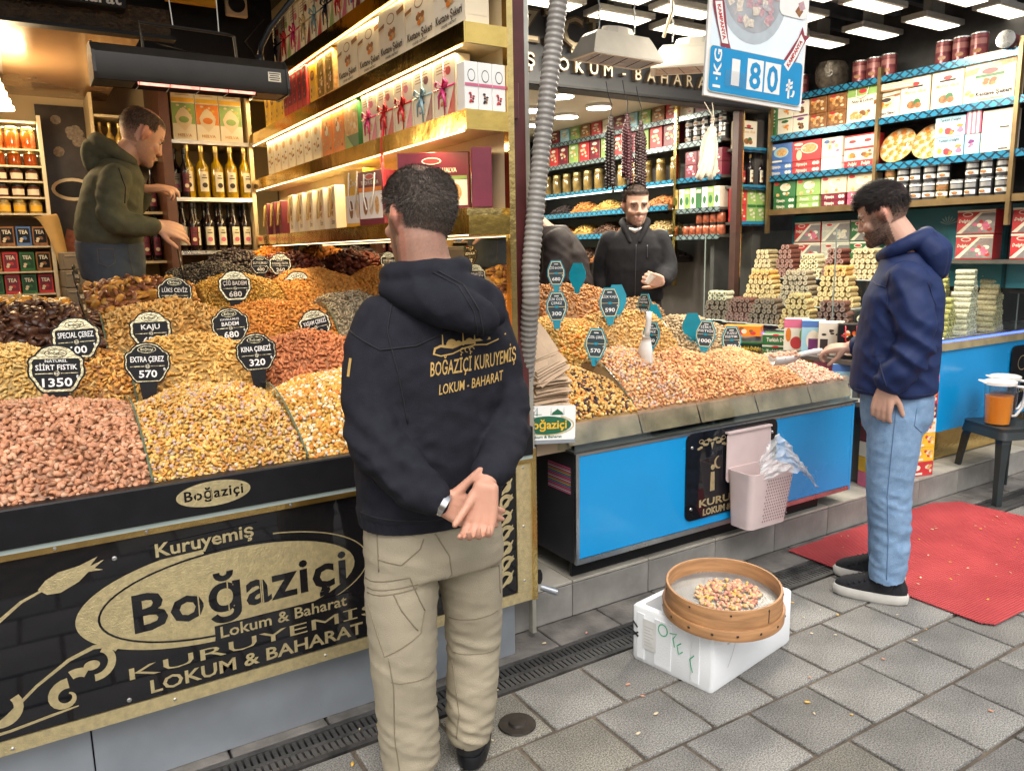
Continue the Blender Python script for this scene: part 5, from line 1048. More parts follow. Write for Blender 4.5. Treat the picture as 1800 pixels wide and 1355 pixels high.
def tin(r, h, m, band, name='coffee_tin', pale=WHITE):
    b = MB(); b.lathe([(r, 0), (r, h)], m, 16); c = MB(); c.lathe([(r*1.03, h-.004), (r*1.03, h+.004), (r*.9, h+.005)], STEEL, 16); k = 9; vs = []
    for z0, z1, mm in ((.18, .42, pale), (.55, .78, band), (.84, .95, pale)):
        vs = []
        for i in range(k): a = -PI/2+(i/(k-1)-.5)*2.2; vs += [((r+.0009)*math.cos(a), (r+.0009)*math.sin(a), h*z0), ((r+.0009)*math.cos(a), (r+.0009)*math.sin(a), h*z1)]
        c.add(vs, [(2*i, 2*i+2, 2*i+3, 2*i+1) for i in range(k-1)], mm)
    c.oval(0, h*.3, r*.5, h*.09, BROWNP, -r*1.09, 10); return b.mesh(name, 50), c.mesh('band', 50)
ct = tin(.041, .112, mat('tin_dark', (.05, .05, .055), .3, .5, .2), mat('tin_grey', (.4, .4, .4), .3, .6, .1)); gt = tin(.040, .112, mat('tin_gold', (.42, .30, .10), .25, .8, .2), BROWNP)
def stand_tin(tn, loc, lb, g, rot=FACE_L):
    o = put(tn[0], 'coffee_tin', lb, 'tin', loc, rot+random.uniform(-.3, .3), group=g); put(tn[1], 'band', parent=o)
for j in range(2):
    for k in range(9):
        g_ = (j == 1 and k == 8) or (j == 0 and k == 4)
        if j == 1 and k in (3,): continue
        if j == 0 or k != 9: stand_tin(gt if g_ else ct, (5.16, 2.57+k*.092, TA[0]+.001+j*.118), 'gold coffee tin among the dark ones' if g_ else 'dark coffee tin with white bands, %s row of the wall shelf' % ('lower', 'upper')[j], 'coffee tins on the right wall')
mt_ = tin(.05, .15, mat('tin_burgundy', (.15, .03, .04), .3, .3, .15), mat('tin_rose', (.30, .12, .11), .35, .2, .1), 'burgundy_tin', mat('tin_wine', (.20, .05, .055), .3, .3, .15))
for k, y in enumerate((4.22, 4.11, 3.62, 3.51, 3.40, 3.02, 2.91, 2.80, 2.30)):
    o = put(mt_[0], 'burgundy_tin', 'burgundy tin on top of the wall shelf, %s' % (['behind the hanging poster', 'left of the wrapped bowl', 'in the middle trio', 'in the right-hand trio', 'at the far right'][0 if k == 0 else 1 if k == 1 else 2 if k < 5 else 3 if k < 8 else 4]), 'tin', (5.2, y, TA[3]+.001), FACE_L+.3, group='burgundy tins on the top shelf'); put(mt_[1], 'band', parent=o)
o = put(mt_[0], 'burgundy_tin', 'burgundy tin lying on its side on the top shelf', 'tin', (5.2, 2.60, TA[3]+.052), (PI/2, 0, FACE_L+.2)); put(mt_[1], 'band', parent=o)
b = MB(); b.lathe([(.09, 0), (.13, .05), (.14, .14), (.12, .19), (.03, .22)], mat('wrapped_bowl_dark', (.10, .085, .07), .12, .3, .4, 25, bump=.6, bs=40), 18, sy=.8); put(b.mesh('wrapped_bowl', 40), 'gift_basket', 'dark cellophane wrapped bowl on the top shelf between tins', 'gift basket', (5.22, 3.86, TA[3]+.001))
# delight boxes standing on a ledge against the teal wall
ledge = MB(); ledge.span(5.20, 5.39, 3.1, 4.3, 1.20, 1.225, SHB); ledge.span(5.20, 5.39, 1.95, 3.08, 1.385, 1.41, SHB); b_ = ledge.build('wall_ledge', None, label='dark ledge below the wall shelf carrying delight boxes', cat='ledge')
def delight(c, pic): return bx_(.24, .155, c, [('p', [(-.5, .05), (.1, .9), (.5, .9), (.5, .05)], CREAMW), ('p', [(-.36, .05), (.16, .86), (.5, .86), (.5, .05)], mat('shade_grey', (.22, .2, .2), .5, 0, .1)), ('n', .18, .35, .26, .25, .075, 14, pic), ('o', -.22, .82, .14, .09, CREAMW), ('o', -.22, .82, .11, .06, REDP), ('t', 'Delight', -.3, .5, .13, CREAMW, .3, .3), ('r', -.5, .92, .5, 1, CREAMW)], 'delight_box')
dp = delight(REDP, [PINKP, REDP, CREAMW]); dw = delight(mat('grey_white_card', (.5, .47, .42), .5, 0, .05), [LK[0], LK[3], CREAM]); dg = delight(GREENP, [CREAM, NUTP, LK[0]])
for me, y, n_, lb in ((dp, 4.04, 3, 'red delight box with pink sweets, in the stack left of the white ones'), (dw, 3.79, 3, 'white delight box, in the middle stack behind the bearded man'), (dg, 3.54, 3, 'green delight box, in the stack nearest the bearded man face'), (dp, 2.76, 2, 'red delight box in the stack right of the blue jacket'), (dp, 2.42, 2, 'red delight box in the stack at the right edge')):
    for j in range(n_): put(me, 'delight_box', lb, 'delight box', (5.30, y, (1.227 if y > 3 else 1.412)+j*.158), FACE_L+random.uniform(-.04, .04), group='delight boxes against the teal wall')
# ---- dark pillar and narrow shelf
pl_ = thing('pillar', 'dark brown pillar with gold edges beside the narrow bottle shelf', 'pillar', (4.79, 4.40, 0))
b = MB(); b.span(-.012, .036, -.06, .0, .15, 3.19, mat('dark_brown_post', (.06, .026, .022), .4, 0, .15)); b.build('column', pl_); b = MB(); b.span(.037, .047, -.065, -.05, .15, 2.55, GOLD); b.build('gold_edge', pl_)
nsb = thing('narrow_shelf', 'narrow shelf of bottles and boxes between the pillar and the blue wall shelf', 'shelf unit', (5.0, 4.5, 1.6)); ni = Matrix.Translation((-5.0, -4.5, -1.6))
for z in (2.28, 1.995, 1.715): b = MB(ni); b.span(4.84, 5.17, 4.36, 4.60, z-.02, z, SHB); b.build('shelf', nsb); b = MB(ni); b.span(4.84, 5.17, 4.35, 4.359, z-.035, z+.004, FILM); b.build('shelf_edge', nsb)
b = MB(ni); b.span(4.84, 6.6, 4.62, 4.66, .16, 3.19, DARKW); b.build('back_board', nsb)
put(mg, 'gift_box', 'cream Marron Glacé box alone on the narrow shelf', 'gift box', (4.95, 4.44, 2.281), 0).scale = (.95, 1, .88)
for k in range(5): stand(bottle(.028, .24, DARKB, CAPG if k % 2 else CAPB, REDP if k % 2 else LAB, BROWNP) if k < 2 else ([bb0, bb1][k % 2]), 'dark bottle on the narrow shelf, %s label' % ('red' if k % 2 else 'pale'), (4.90+k*.06, 4.43+.03*(k % 2), 1.996), 0, 'dark bottles on the narrow shelf') if False else None
bb = [bottle(.028, .245, DARKB, CAPG, LAB, BROWNP), bottle(.028, .235, DARKB, CAPG, REDP, CREAM)]
for k in range(5): stand(bb[k % 2], 'dark bottle on the narrow shelf, %s label' % ('pale', 'red')[k % 2], (4.90+k*.058, 4.43+.03*(k % 2), 1.996), 0, 'dark bottles on the narrow shelf')
gnb = bx_(.10, .13, LGREEN, [('n', .1, .5, .3, .34, .14, 6, [CREAM, LK[0]]), ('r', -.5, .85, .5, 1, GREENP)]); rnb = bx_(.10, .13, REDP, [('n', 0, .5, .3, .3, .12, 6, [CREAM, NUTP])])
for k in range(3):
    for j in range(2): put([rnb, gnb, gnb][k], 'sweet_box', '%s sweet box in the two-high stack on the narrow shelf' % ['red', 'green', 'green'][k], 'sweet box', (4.89+k*.105, 4.43, 1.716+j*.131), 0, group='boxes low on the narrow shelf')
# ================================================================ INNER WALL SHELF
sbn = thing('wall_shelf', 'inner wall shelving of tins, jars and lit spice bins deep in the right shop', 'shelf unit', (4.9, 5.8, 1.0)); bi2 = Matrix.Translation((-4.9, -5.8, -1.0))
for z, y0, y1, fm in ((2.585, 4.5, 7.5, FILMG), (2.365, 4.5, 7.5, FILMG), (2.085, 4.5, 7.5, FILM), (1.835, 4.5, 5.0, FILMG), (1.62, 4.5, 5.0, FILMG)):
    b = MB(bi2); b.span(4.768, 5.055, y0, y1, z-.02, z, SHB); b.build('shelf', sbn); b = MB(bi2); b.span(4.758, 4.767, y0, y1, z-.035, z+.005, fm); b.build('shelf_edge', sbn)
b = MB(bi2); b.span(4.745, 4.775, 4.98, 5.01, 1.2, 2.72, GOLD); b.build('upright', sbn)
LEDC = mat('led_strip_cool', (.80, .95, .85), .4, 0, 0, emit=5)
for z in (2.062, 1.86, 1.64): b = MB(bi2); b.span(4.752, 4.757, 5.02, 7.4, z-.018, z-.010, LEDC); b.build('led_strip', sbn)
for z in (1.88, 1.665): b = MB(bi2); b.span(4.70, 5.05, 5.02, 7.4, z-.04, z-.03, SHB); b.span(4.690, 4.699, 5.02, 7.4, z-.045, z, FILM); b.build('bin_rail', sbn)
spc = [[(.40, .16, .05)], [(.10, .05, .03)], [(.48, .30, .08)], [(.50, .20, .05)], [(.03, .02, .02)], [(.45, .33, .15)]]
k = 0
for z in (1.90, 1.69, 1.46):
    for y in (5.05, 5.42, 5.79, 6.16, 6.53):
        t = heap('spice bin heap on the lit inner shelf, %s' % ['rust brown', 'dark brown', 'golden', 'orange', 'black', 'sandy'][k % 6], 4.72, 5.04, y+.01, y+.35, z-.015, z+.07, y+.2, z+.02, [('raisin', .034, spc[k % 6], 2), ('almond', .03, [tuple(c*.55 for c in spc[k % 6][0])], 1)], NUTM, dip=.085); t['group'] = 'spice bins on the inner shelf'; k += 1
sj = jar(.045, .20, mat('spice_glass', (.22, .15, .05), .12, 0, .5, 9, coat=.4), CAPG)
for k in range(12): stand_jar(sj, 'tall spice jar with gold lid on the inner shelf', (4.85, 5.10+k*.175, 2.086), 'gold lidded spice jars')
tb_ = [bx_(.15, .19, c, [('n', 0, .45, .34, .25, .12, 9, [d, CREAM, NUTP]), ('o', 0, .8, .25, .08, CREAMW)]) for c, d in ((CREAMW, PINKP), (MAROON, REDP), (SKYC, CREAMW), (LGREEN, YELP), (BROWNP, ORNP), (REDP, CREAM))]
TBN = ['cream and pink', 'maroon', 'pale blue', 'light green', 'brown', 'red']
for k in range(15): put(tb_[(k*5+2) % 6], 'sweet_box', TBN[(k*5+2) % 6]+' sweet box on the top inner shelf', 'sweet box', (4.85, 4.58+k*.172, 2.586), FACE_L, group='boxes on the top inner shelf').scale = (1, 1, .68)
for k in range(12): put(tb_[(k*4+1) % 6], 'snack_pack', TBN[(k*4+1) % 6]+' pack on the second inner shelf', 'snack pack', (4.85, 5.12+k*.172, 2.366), FACE_L, group='packs on the second inner shelf')
for j in range(2):
    for k in range(5): stand_tin(ct, (4.84, 4.55+k*.092, 2.366+j*.117), 'coffee tin in the two-high row behind the hanging bags', 'tins in the inner shop')
dr = bx_(.13, .105, MAROON, [('n', 0, .5, .36, .3, .10, 8, [CREAMW, PINKP]), ('o', 0, .85, .2, .08, CREAMW)])
for j in range(2):
    for k in range(3): put(dr, 'sweet_box', 'maroon and white box in the two-high stack behind the hanging bags', 'sweet box', (4.84, 4.58+k*.137, 2.086+j*.106), FACE_L, group='maroon boxes in the inner shop')
tg = [bx_(.062, .165, c, [('o', 0, .4, .3, .2, GREENP), ('r', -.4, .75, .4, .9, CREAM)]) for c in (CREAMW, LGREEN, WHITE, GREENP)]
for k in range(7): put(tg[k % 4], 'tea_box', 'narrow %s tea carton behind the man in the black jacket' % ['cream', 'light green', 'white', 'dark green'][k % 4], 'tea box', (4.83, 4.55+k*.066, 1.836), FACE_L, group='narrow tea cartons')
kj = jar(.036, .095, mat('red_mix_jar', (.30, .08, .04), .12, 0, .5, 30, coat=.4), CAPB)
for j in range(2):
    for k in range(6 if j == 0 else 4): stand_jar(kj, 'squat preserve jar in the two-high row by the black jacket', (4.83, 4.54+k*.077, 1.621+j*.097), 'preserve jars in the inner shop')
bw = thing('wall_shelf', 'far back shelving with bright packs seen beside the ribbed duct', 'shelf unit', (3.3, 7.5, 1.0)); wi = Matrix.Translation((-3.3, -7.5, -1.0))
for z in (1.5, 1.8, 2.1, 2.4): b = MB(wi); b.span(2.2, 4.7, 7.30, 7.58, z-.03, z, FILM); b.build('shelf', bw)
for z in (1.5, 1.8, 2.1, 2.4):
    for k in range(14): put(tb_[(k*3+int(z*10)) % 6], 'snack_pack', TBN[(k*3+int(z*10)) % 6]+' pack on the far back shelves, tier at '+{1.5: 'the bottom', 1.8: 'chest height', 2.1: 'eye height', 2.4: 'the top'}[z], 'snack pack', (4.6-k*.16, 7.40, z+.001), 0, group='packs on the far back shelves')
# ---- churchkhela strings and cloth bags hanging from the beam
CHM = amat('churchkhela_skin', .35, .45)
def churchkhela(x, z, L_, n_, col, lb):
    t = thing('churchkhela_bundle', lb, 'sweet strings', (x, 4.18, z), 0, 'strings of churchkhela hanging from the beam')
    b = MB(); b.tube([(0, 0, .0), (.005, 0, .08), (-.01, .02, .16), (.0, .05, .23)], .003, BLACKM, 5); b.build('hook', t)
    V, F, _ = rough(*ell(7, 4, lambda t: .9*math.sin(t)), .16, 9)
    for s_ in range(n_):
        a = 2*PI*s_/n_; r_ = .030 if n_ > 7 else .026; rad = r_*(1 if s_ % 2 else .75); AV, AF, no = [], [], 0; m_ = int(L_/.020)
        for k in range(m_-(s_ % 3)):
            sc = np.array([.0135, .0125, .0135])*random.uniform(.8, 1.15); top = min(1, k/4); P = np.array([rad*math.cos(a)*top+random.uniform(-.002, .002), rad*math.sin(a)*top+random.uniform(-.002, .002), -k*.0195-s_*.0073])
            AV.append(V*sc+P); AF.append(F+no); no += len(V)
        V2 = np.concatenate(AV); c = np.array(col)*random.uniform(.7, 1.3); put(mesh_np('string', V2, np.concatenate(AF), np.tile(c, (len(V2), 1)), CHM), 'string', parent=t)
churchkhela(3.395, 2.375, .47, 7, (.020, .012, .013), 'blackish churchkhela bundle, left of the three')
churchkhela(3.535, 2.395, .40, 10, (.045, .009, .015), 'wine red churchkhela bundle in the middle')
churchkhela(3.655, 2.365, .43, 8, (.035, .014, .016), 'dark brown churchkhela bundle, right of the three')
CLO = mat('undyed_cotton', (.55, .50, .42), .9, 0, .12, 20, bump=.2, bs=200)
cb = thing('cloth_bags', 'bunch of undyed cotton bags hanging by their strings from the beam', 'cloth bags', (4.335, 4.19, 2.33))
for k in range(7):
    b = MB(); w0 = .03; x0 = (k-3)*.012; vs = []; n = 9; yk = -.03+.012*k
    for i in range(8):
        t = i/7; w_ = .028+(.055 if k < 5 else .07)*t**.6; lx = x0*.4-(.09-.022*k)*t**1.3*(1 if k < 5 else -.2)
        for j in range(n):
            u = j/(n-1)*2-1; vs.append((lx+w_*u, yk+.014*math.sin(u*9+k)*(.3+t)+.01*math.sin(t*7+k), .02-.345*t*(1-.04*k)+.012*math.sin(u*4+k)*t))
    b.add(vs, [(i*n+j, i*n+j+1, (i+1)*n+j+1, (i+1)*n+j) for i in range(7) for j in range(n-1)], CLO); o = b.build('cloth_bag', cb, True); sm_ = o.modifiers.new('t', 'SOLIDIFY'); sm_.thickness = .004
b = MB(); b.tube([(0, 0, .02), (.0, .0, .12), (-.03, .05, .22)], .003, CLO, 5); b.tube([(.01, 0, .03), (.02, .0, .10), (.05, .05, .22)], .003, CLO, 5); b.lathe([(.03, -.005), (.034, .02), (.03, .04)], CLO, 10); b.build('tie_string', cb)
# ================================================================ BLUE NUT COUNTER
rc = thing('nut_counter', 'bright blue nut counter with glass trays standing over the stone step', 'counter', (2.7, 2.46, .16)); rci = Matrix.Translation((-2.7, -2.46, -.16))
def RP(n, fn, smooth=False):
    b = MB(rci); fn(b); return b.build(n, rc, smooth)
RP('side_panel', lambda b: b.span(1.815, 1.835, 2.462, 3.35, .24, .705, mat('dark_laminate', (.028, .028, .032), .3, 0, .12)))
RP('front_panel', lambda b: b.span(1.832, 3.61, 2.450, 2.462, .262, .698, BLUEP, ch=.001))
RP('frame_trim', lambda b: (b.span(1.815, 1.831, 2.448, 2.463, .238, .71, STEEL), b.span(1.831, 3.612, 2.447, 2.463, .238, .261, STEEL), b.span(1.831, 3.612, 2.447, 2.463, .699, .712, STEEL), b.span(3.611, 3.628, 2.45, 3.2, .238, .712, BLUEP)))
RP('body', lambda b: (b.span(1.836, 3.61, 2.47, 3.4, .26, .70, BLACKM), b.span(1.9, 3.5, 2.95, 3.55, .70, .84, BLACKM), b.span(2.0, 3.4, 3.3, 3.56, .84, 1.0, BLACKM)))
RP('gap_shade_strip', lambda b: b.span(1.84, 3.45, 2.515, 2.53, .161, .238, BLACKM))  # black strip standing in for the shade and dirt under the counter overhang
RP('tray_floor', lambda b: b.span(1.80, 3.64, 2.44, 3.0, .713, .722, mat('tray_metal', (.10, .10, .10), .35, .7, .2)))
for x, y in ((1.95, 2.56), (3.28, 2.55), (1.95, 3.2), (3.5, 3.2)): RP('foot', lambda b: b.lathe([(.022, .158), (.022, .18), (.014, .19), (.014, .24)], BLACKM, 10, (x, y, 0)))
# trays: worn wooden lip behind a glass front
WOODL = mat('worn_tray_lip', (.27, .19, .13), .5, 0, .4, 9, bump=.2, bs=40)
xs_ = [1.80, 2.19, 2.54, 2.92, 3.31, 3.635]
for a, c in zip(xs_[:-1], xs_[1:]):
    RP('glass_front', lambda b: b.add([(a+.003, 2.432, .724), (c-.003, 2.432, .724), (c-.003, 2.468, .826), (a+.003, 2.468, .826), (a+.003, 2.437, .724), (c-.003, 2.437, .724), (c-.003, 2.473, .826), (a+.003, 2.473, .826)], [(0, 1, 2, 3), (7, 6, 5, 4), (3, 2, 6, 7), (0, 3, 7, 4), (2, 1, 5, 6)], GLASSG))
    RP('tray_lip', lambda b: b.add([(a+.004, 2.475, .74), (c-.004, 2.475, .74), (c-.004, 2.515, .835), (a+.004, 2.515, .835), (c-.004, 2.53, .835), (a+.004, 2.53, .835)], [(0, 1, 2, 3), (3, 2, 4, 5)], WOODL))
RP('glass_side', lambda b: b.add([(1.797, 2.432, .724), (1.797, 2.468, .826), (1.70, 2.62, .84), (1.70, 2.62, .724), (1.793, 2.432, .724), (1.793, 2.468, .826), (1.696, 2.62, .84), (1.696, 2.62, .724)], [(0, 1, 2, 3), (7, 6, 5, 4), (1, 5, 6, 2)], GLASSG))
for x in (1.86, 2.15, 2.2, 2.5, 2.56, 2.9, 2.95, 3.28, 3.34): RP('tape_strip', lambda b: b.add([(x, 2.4305, .735), (x+.02, 2.4305, .73), (x+.05, 2.467, .822), (x+.03, 2.467, .825)], [(0, 1, 2, 3)], CELLO))
# sticker with coloured lines on the dark side
STK = [mat('stk%d' % i, c, .5, 0, 0) for i, c in enumerate([(.5, .04, .06), (.6, .42, .03), (.04, .25, .5), (.02, .02, .02), (.55, .1, .2), (.5, .5, .5)])]
for i, m in enumerate(STK): m.name = ['sticker_red', 'sticker_yellow', 'sticker_blue', 'sticker_black', 'sticker_pink', 'sticker_grey'][i]
def stk(b):
    b.quad((1.8138, 2.648, .53), (1.8138, 2.48, .53), (1.8138, 2.48, .648), (1.8138, 2.648, .648), BLACKM)
    for k in range(16): z = .533+k*.0072; b.quad((1.8132, 2.646, z), (1.8132, 2.482, z), (1.8132, 2.482, z+.0045), (1.8132, 2.646, z+.0045), STK[(k*5) % 6 if k % 3 else 4])
RP('striped_sticker', stk)
cNM = cHN+cCR
heap('heap of nut and raisin mix with black and orange fruit, left front tray', 1.84, 2.19, 2.51, 2.96, .835, 1.0, 2.86, .93, [('round', .018, cCR, 3), ('drop', .02, cHN, 2), ('raisin', .022, [(.03, .02, .03), (.05, .02, .04)], 2), ('raisin', .026, [(.55, .25, .04)], .8)], single=80)
heap('heap of pinkish salted nut mix with a scoop in it, second front tray', 2.19, 2.54, 2.51, 2.98, .835, 1.055, 2.87, .97, [('drop', .020, [(.66, .36, .14), (.60, .30, .12), (.68, .42, .20)], 3), ('round', .017, cLI, 2), ('almond', .024, [(.50, .20, .09), (.45, .18, .07)], 2)], single=120)
heap('heap of toasted nut mix in the middle front tray', 2.54, 2.92, 2.51, 2.98, .835, 1.015, 2.87, .95, [('drop', .021, [(.63, .34, .14), (.66, .39, .18), (.56, .27, .10)], 3), ('almond', .025, [(.45, .18, .08), (.40, .15, .06)], 2)], single=100)
heap('heap of salted pistachio kernels in the fourth front tray', 2.92, 3.31, 2.51, 3.02, .835, .985, 2.88, .93, [('drop', .022, [(.62, .31, .14), (.65, .36, .17), (.56, .26, .11)], 1)], single=100)
heap('heap of pale pink pistachios under the scoop at the right end', 3.31, 3.61, 2.51, 2.98, .83, .925, 2.85, .89, [('pistachio', .024, [(.62, .38, .28), (.58, .34, .24)], 1)], single=60, nut='pistachio')
heap('heap of golden and orange chickpea mix behind the paper bags', 2.0, 2.46, 2.98, 3.32, .93, 1.19, 3.2, 1.1, [('round', .020, cYE+cHN, 3), ('round', .024, cOR, 1), ('drop', .022, cCR, 2)])
heap('heap of roasted cashews in the middle of the blue counter', 2.46, 2.90, 2.98, 3.36, .98, 1.205, 3.22, 1.12, [('cashew', .028, [(.60, .35, .11), (.64, .39, .14), (.54, .29, .08)], 1)])
heap('heap of greyish in-shell pistachios on the right of the blue counter', 2.90, 3.40, 2.99, 3.42, .93, 1.135, 3.25, 1.05, [('pistachio', .026, [(.42, .30, .17), (.48, .36, .22), (.36, .25, .13)], 1)], nut='pistachio')
heap('heap of reddish chickpeas beside the ribbed duct', 1.95, 2.28, 3.32, 3.6, 1.05, 1.29, 3.5, 1.22, [('round', .022, [(.48, .18, .08), (.5, .22, .1)], 1)])
heap('heap of brown almonds at the back of the blue counter', 2.28, 2.80, 3.32, 3.64, 1.1, 1.335, 3.5, 1.28, [('almond', .030, [(.46, .21, .07), (.52, .25, .09), (.40, .17, .05)], 1)])
heap('heap of dark walnut pieces at the back of the blue counter', 2.80, 3.2, 3.38, 3.66, 1.05, 1.23, 3.52, 1.18, [('walnut', .028, [(.30, .17, .07), (.36, .22, .1)], 1)])
for x in (2.19, 2.54, 2.92, 3.31): divider(x, 2.52, .845, 2.86, 1.03-.04*(x-2.2), 2.97, 1.0-.04*(x-2.2), 'glass_divider', rc, rci)
for x in (2.46, 2.90): divider(x, 2.99, .99, 3.2, 1.16, 3.34, 1.12, 'glass_divider', rc, rci)
# hexagonal price signs
TGOLD = mat('hex_gold_line', (.72, .62, .34), .3, .5, .1); HEXD = mat('hex_dark_face', (.018, .040, .052), .35, 0, .1)
def hexa(w, h): return [(-w*.30, -h/2), (w*.30, -h/2), (w/2, 0), (w*.30, h/2), (-w*.30, h/2), (-w/2, 0)]
def hexa2(w, h): return [(-w*.27, -h/2), (w*.27, -h/2), (w/2, -h*.12), (w/2, h*.12), (w*.27, h/2), (-w*.27, h/2), (-w/2, h*.12), (-w/2, -h*.12)]
def hex_sign(x, y, z, w, lines, price, lb, yaw, roll=0, back=False):
    h = w*1.42; th = thing('price_sign', lb, 'price sign', (x, y, z-h*.75), (-.1, roll, yaw), 'teal hexagonal price signs in the nuts'); T = Matrix.Translation((0, 0, h*.75))
    b = MB(T); b.prism(hexa2(w, h), .006, TEAL); b.build('badge', th)
    b = MB(T); b.prism([(-w*.13, -h*.75), (w*.13, -h*.75), (w*.2, -h*.48), (-w*.2, -h*.48)], .005, TEAL, Matrix.Translation((0, .0005, 0))); b.build('stem', th)
    if back: return
    b = MB(T); b.face(hexa2(w*.88, h*.90), TGOLD, -.0006); b.face(hexa2(w*.81, h*.85), HEXD, -.0012); b.face([(-w*.42, -.003), (w*.42, -.003), (w*.42, -.001), (-w*.42, -.001)], TGOLD, -.0018); b.oval(0, -.002, w*.11, w*.06, TEAL, -.0024, 12); b.build('face_print', th)
    b = MB(T); n = len(lines)
    for i, l in enumerate(lines): b.txt(l, 0, h*(.16 if n == 1 else .22-.13*i-.02), h*.085, TXW, -.002, w=min(w*.72, w*.105*len(l)), bold=.01)
    b.box((0, -.002, h*.345), (w*.22, .0004, h*.03), TXW); b.txt(price, 0, -h*.30, h*.13, TXW, -.002, w=w*.155*len(price), bold=.02); b.txt('₺', w*.36, -h*.13, h*.06, TXW, -.002); b.build('lettering', th)
for a in [(2.341, 3.32, 1.404, .092, ['ÇİĞ BADEM'], '680', 'teal sign reading ÇİĞ BADEM 680 before the brown coat', -.5), (2.095, 2.97, 1.262, .098, ['LÜX ÖZEL', 'ÇEREZ'], '300', 'teal sign reading LÜX ÖZEL ÇEREZ 300 above the golden chickpeas', -.55),
          (2.519, 3.1, 1.252, .108, ['LÜX KAJU'], '590', 'teal sign reading LÜX KAJU 590 above the cashews', -.45), (2.78, 3.15, 1.225, .085, ['SİİRT', 'FISTIK'], '1000', 'narrow turned teal sign behind the scoop handle', -1.35),
          (2.184, 2.80, 1.098, .098, ['ÖZEL ÇEREZ'], '570', 'teal sign reading ÖZEL ÇEREZ 570 in front of the chickpeas', -.6, .06), (2.521, 2.80, 1.115, .085, ['SPECIAL', 'ÇEREZ'], '760', 'turned teal sign reading SPECIAL ÇEREZ 760 right of the scoop', -1.15),
          (3.05, 2.97, 1.066, .105, ['SİİRT', 'FISTIĞI'], '1000', 'teal sign reading SİİRT FISTIĞI 1000 left of its lower neighbour', -.75, .08), (3.259, 2.96, 1.02, .105, ['TUZLU', 'FISTIK'], '750', 'teal sign reading TUZLU FISTIK half sunk in pistachio kernels', -.65, -.02)]: hex_sign(*a)
for a in [(2.502, 3.36, 1.387, .09, 'blank back of a teal hexagonal sign before the brown coat', -.9), (2.60, 3.14, 1.268, .10, 'blank teal sign right behind the LÜX KAJU sign', -.4), (2.90, 3.2, 1.14, .11, 'blank tilted teal sign behind the pistachios', -.3), (3.05, 3.06, 1.10, .10, 'blank teal sign behind the SİİRT FISTIĞI sign', -.9)]: hex_sign(a[0], a[1], a[2], a[3], [], '', a[4], a[5], 0, True)
# white scoops
PLW = mat('white_plastic', (.76, .74, .70), .35, 0, .04)
def scoop(lb, loc, rot):
    t = thing('scoop', lb, 'scoop', loc, rot)
    b = MB(); n = 11; vs = []; m = 7
    for i in range(m):
        u = i/(m-1); x = .13*u; r = .052*(.55+.45*min(1, u*2.2)); zb = .0
        for j in range(n): a = PI+PI*j/(n-1); vs.append((x, r*math.cos(a), r*math.sin(a)*(.9)-(0 if i else -.0)))
    fs = [(i*n+j, i*n+j+1, (i+1)*n+j+1, (i+1)*n+j) for i in range(m-1) for j in range(n-1)]+[tuple(range(n))]
    b.add(vs, fs, PLW); o = b.build('bowl', t, True); s_ = o.modifiers.new('t', 'SOLIDIFY'); s_.thickness = .003
    b = MB(); b.tube([(.004, 0, -.006), (-.03, 0, -.002), (-.08, 0, .004), (-.115, 0, .004)], [.012, .012, .014, .013], PLW, 10); b.build('handle', t, True); return t
scoop('white scoop stuck upright in the pinkish nut mix', (2.435, 2.72, 1.12), (R(60), R(78), R(40)))
sc2 = scoop('white scoop of pistachios held by the man in the blue jacket', (3.145, 2.44, 1.005), (0, R(4), R(150)))
b = MB(); V, F, _ = TP['pistachio']
for k in range(70):
    p = Vector((random.uniform(.01, .13), random.uniform(-.042, .042), random.uniform(-.018, .0))); q = Matrix.Rotation(random.uniform(0, 6), 3, (random.random(), random.random(), random.random()+.01))
    p.z += .014*(1-(p.y/.045)**2)
    b.add([p+q @ (Vector(v)*.012) for v in V], [tuple(f) for f in F], mat('pistachio_shell', (.60, .36, .25), .5, 0, .15))
o = b.build('nuts', sc2, True, kind='stuff')
# pink perforated bin hooked on the front, with crumpled bag, black name plate behind
npl = thing('name_plate', 'black rounded name plate with gold print on the blue counter', 'sign', (2.72, 2.444, .30))
b = MB(); b.prism(rr(-.30, .30, 0, .405, .035), .006, BLACKG); b.build('plate', npl)
b = MB(); b.txt('KURUYEMİŞ', 0, .055, .034, GOLDF, -.0006, w=.43, bold=.03); b.txt('LOKUM & BAHARAT', .0, .012, .03, GOLDF, -.0006, w=.38, bold=.05)
b.face([(-.148, .12), (-.118, .12), (-.121, .21), (-.145, .21)], GOLDF, -.0006); b.oval(-.133, .232, .013, .013, GOLDF, -.0006, 14); b.ring(-.095, .25, .03, .03, .004, GOLDF, -.0006, 20, a0=R(90), a1=R(290), w1=.012)
for s_ in (-1, 1):
    for k in range(7): a = R(180+s_*8+k*25); b.oval(-.14+s_*(.012+.012*k), .36-.004*k+.01*math.sin(k*2), .012, .006, GOLDF, -.0006-.0001*k, 10)
    b.ring(-.14+s_*.04, .352, .018, .014, .003, GOLDF, -.0012, 16); b.ring(-.14+s_*.07, .362, .014, .010, .003, GOLDF, -.0012, 16)
b.face([(-.15, .35), (-.14, .315), (-.13, .35)], GOLDF, -.0006)
b.build('gold_print', npl)
for x, z in ((-.265, .34), (-.265, .055), (.265, .34), (.265, .055)): b = MB(); b.lathe([(.008, 0), (.006, .003)], SCREW, 10, T=Matrix.Translation((x, -.0002, z)) @ Matrix.Rotation(PI/2, 4, 'X')); b.build('screw', npl)
BINP = mat('dusty_pink_plastic', (.58, .465, .455), .42, 0, .05); BIND = mat('bin_hole_shadow', (.26, .17, .18), .6, 0, .1)
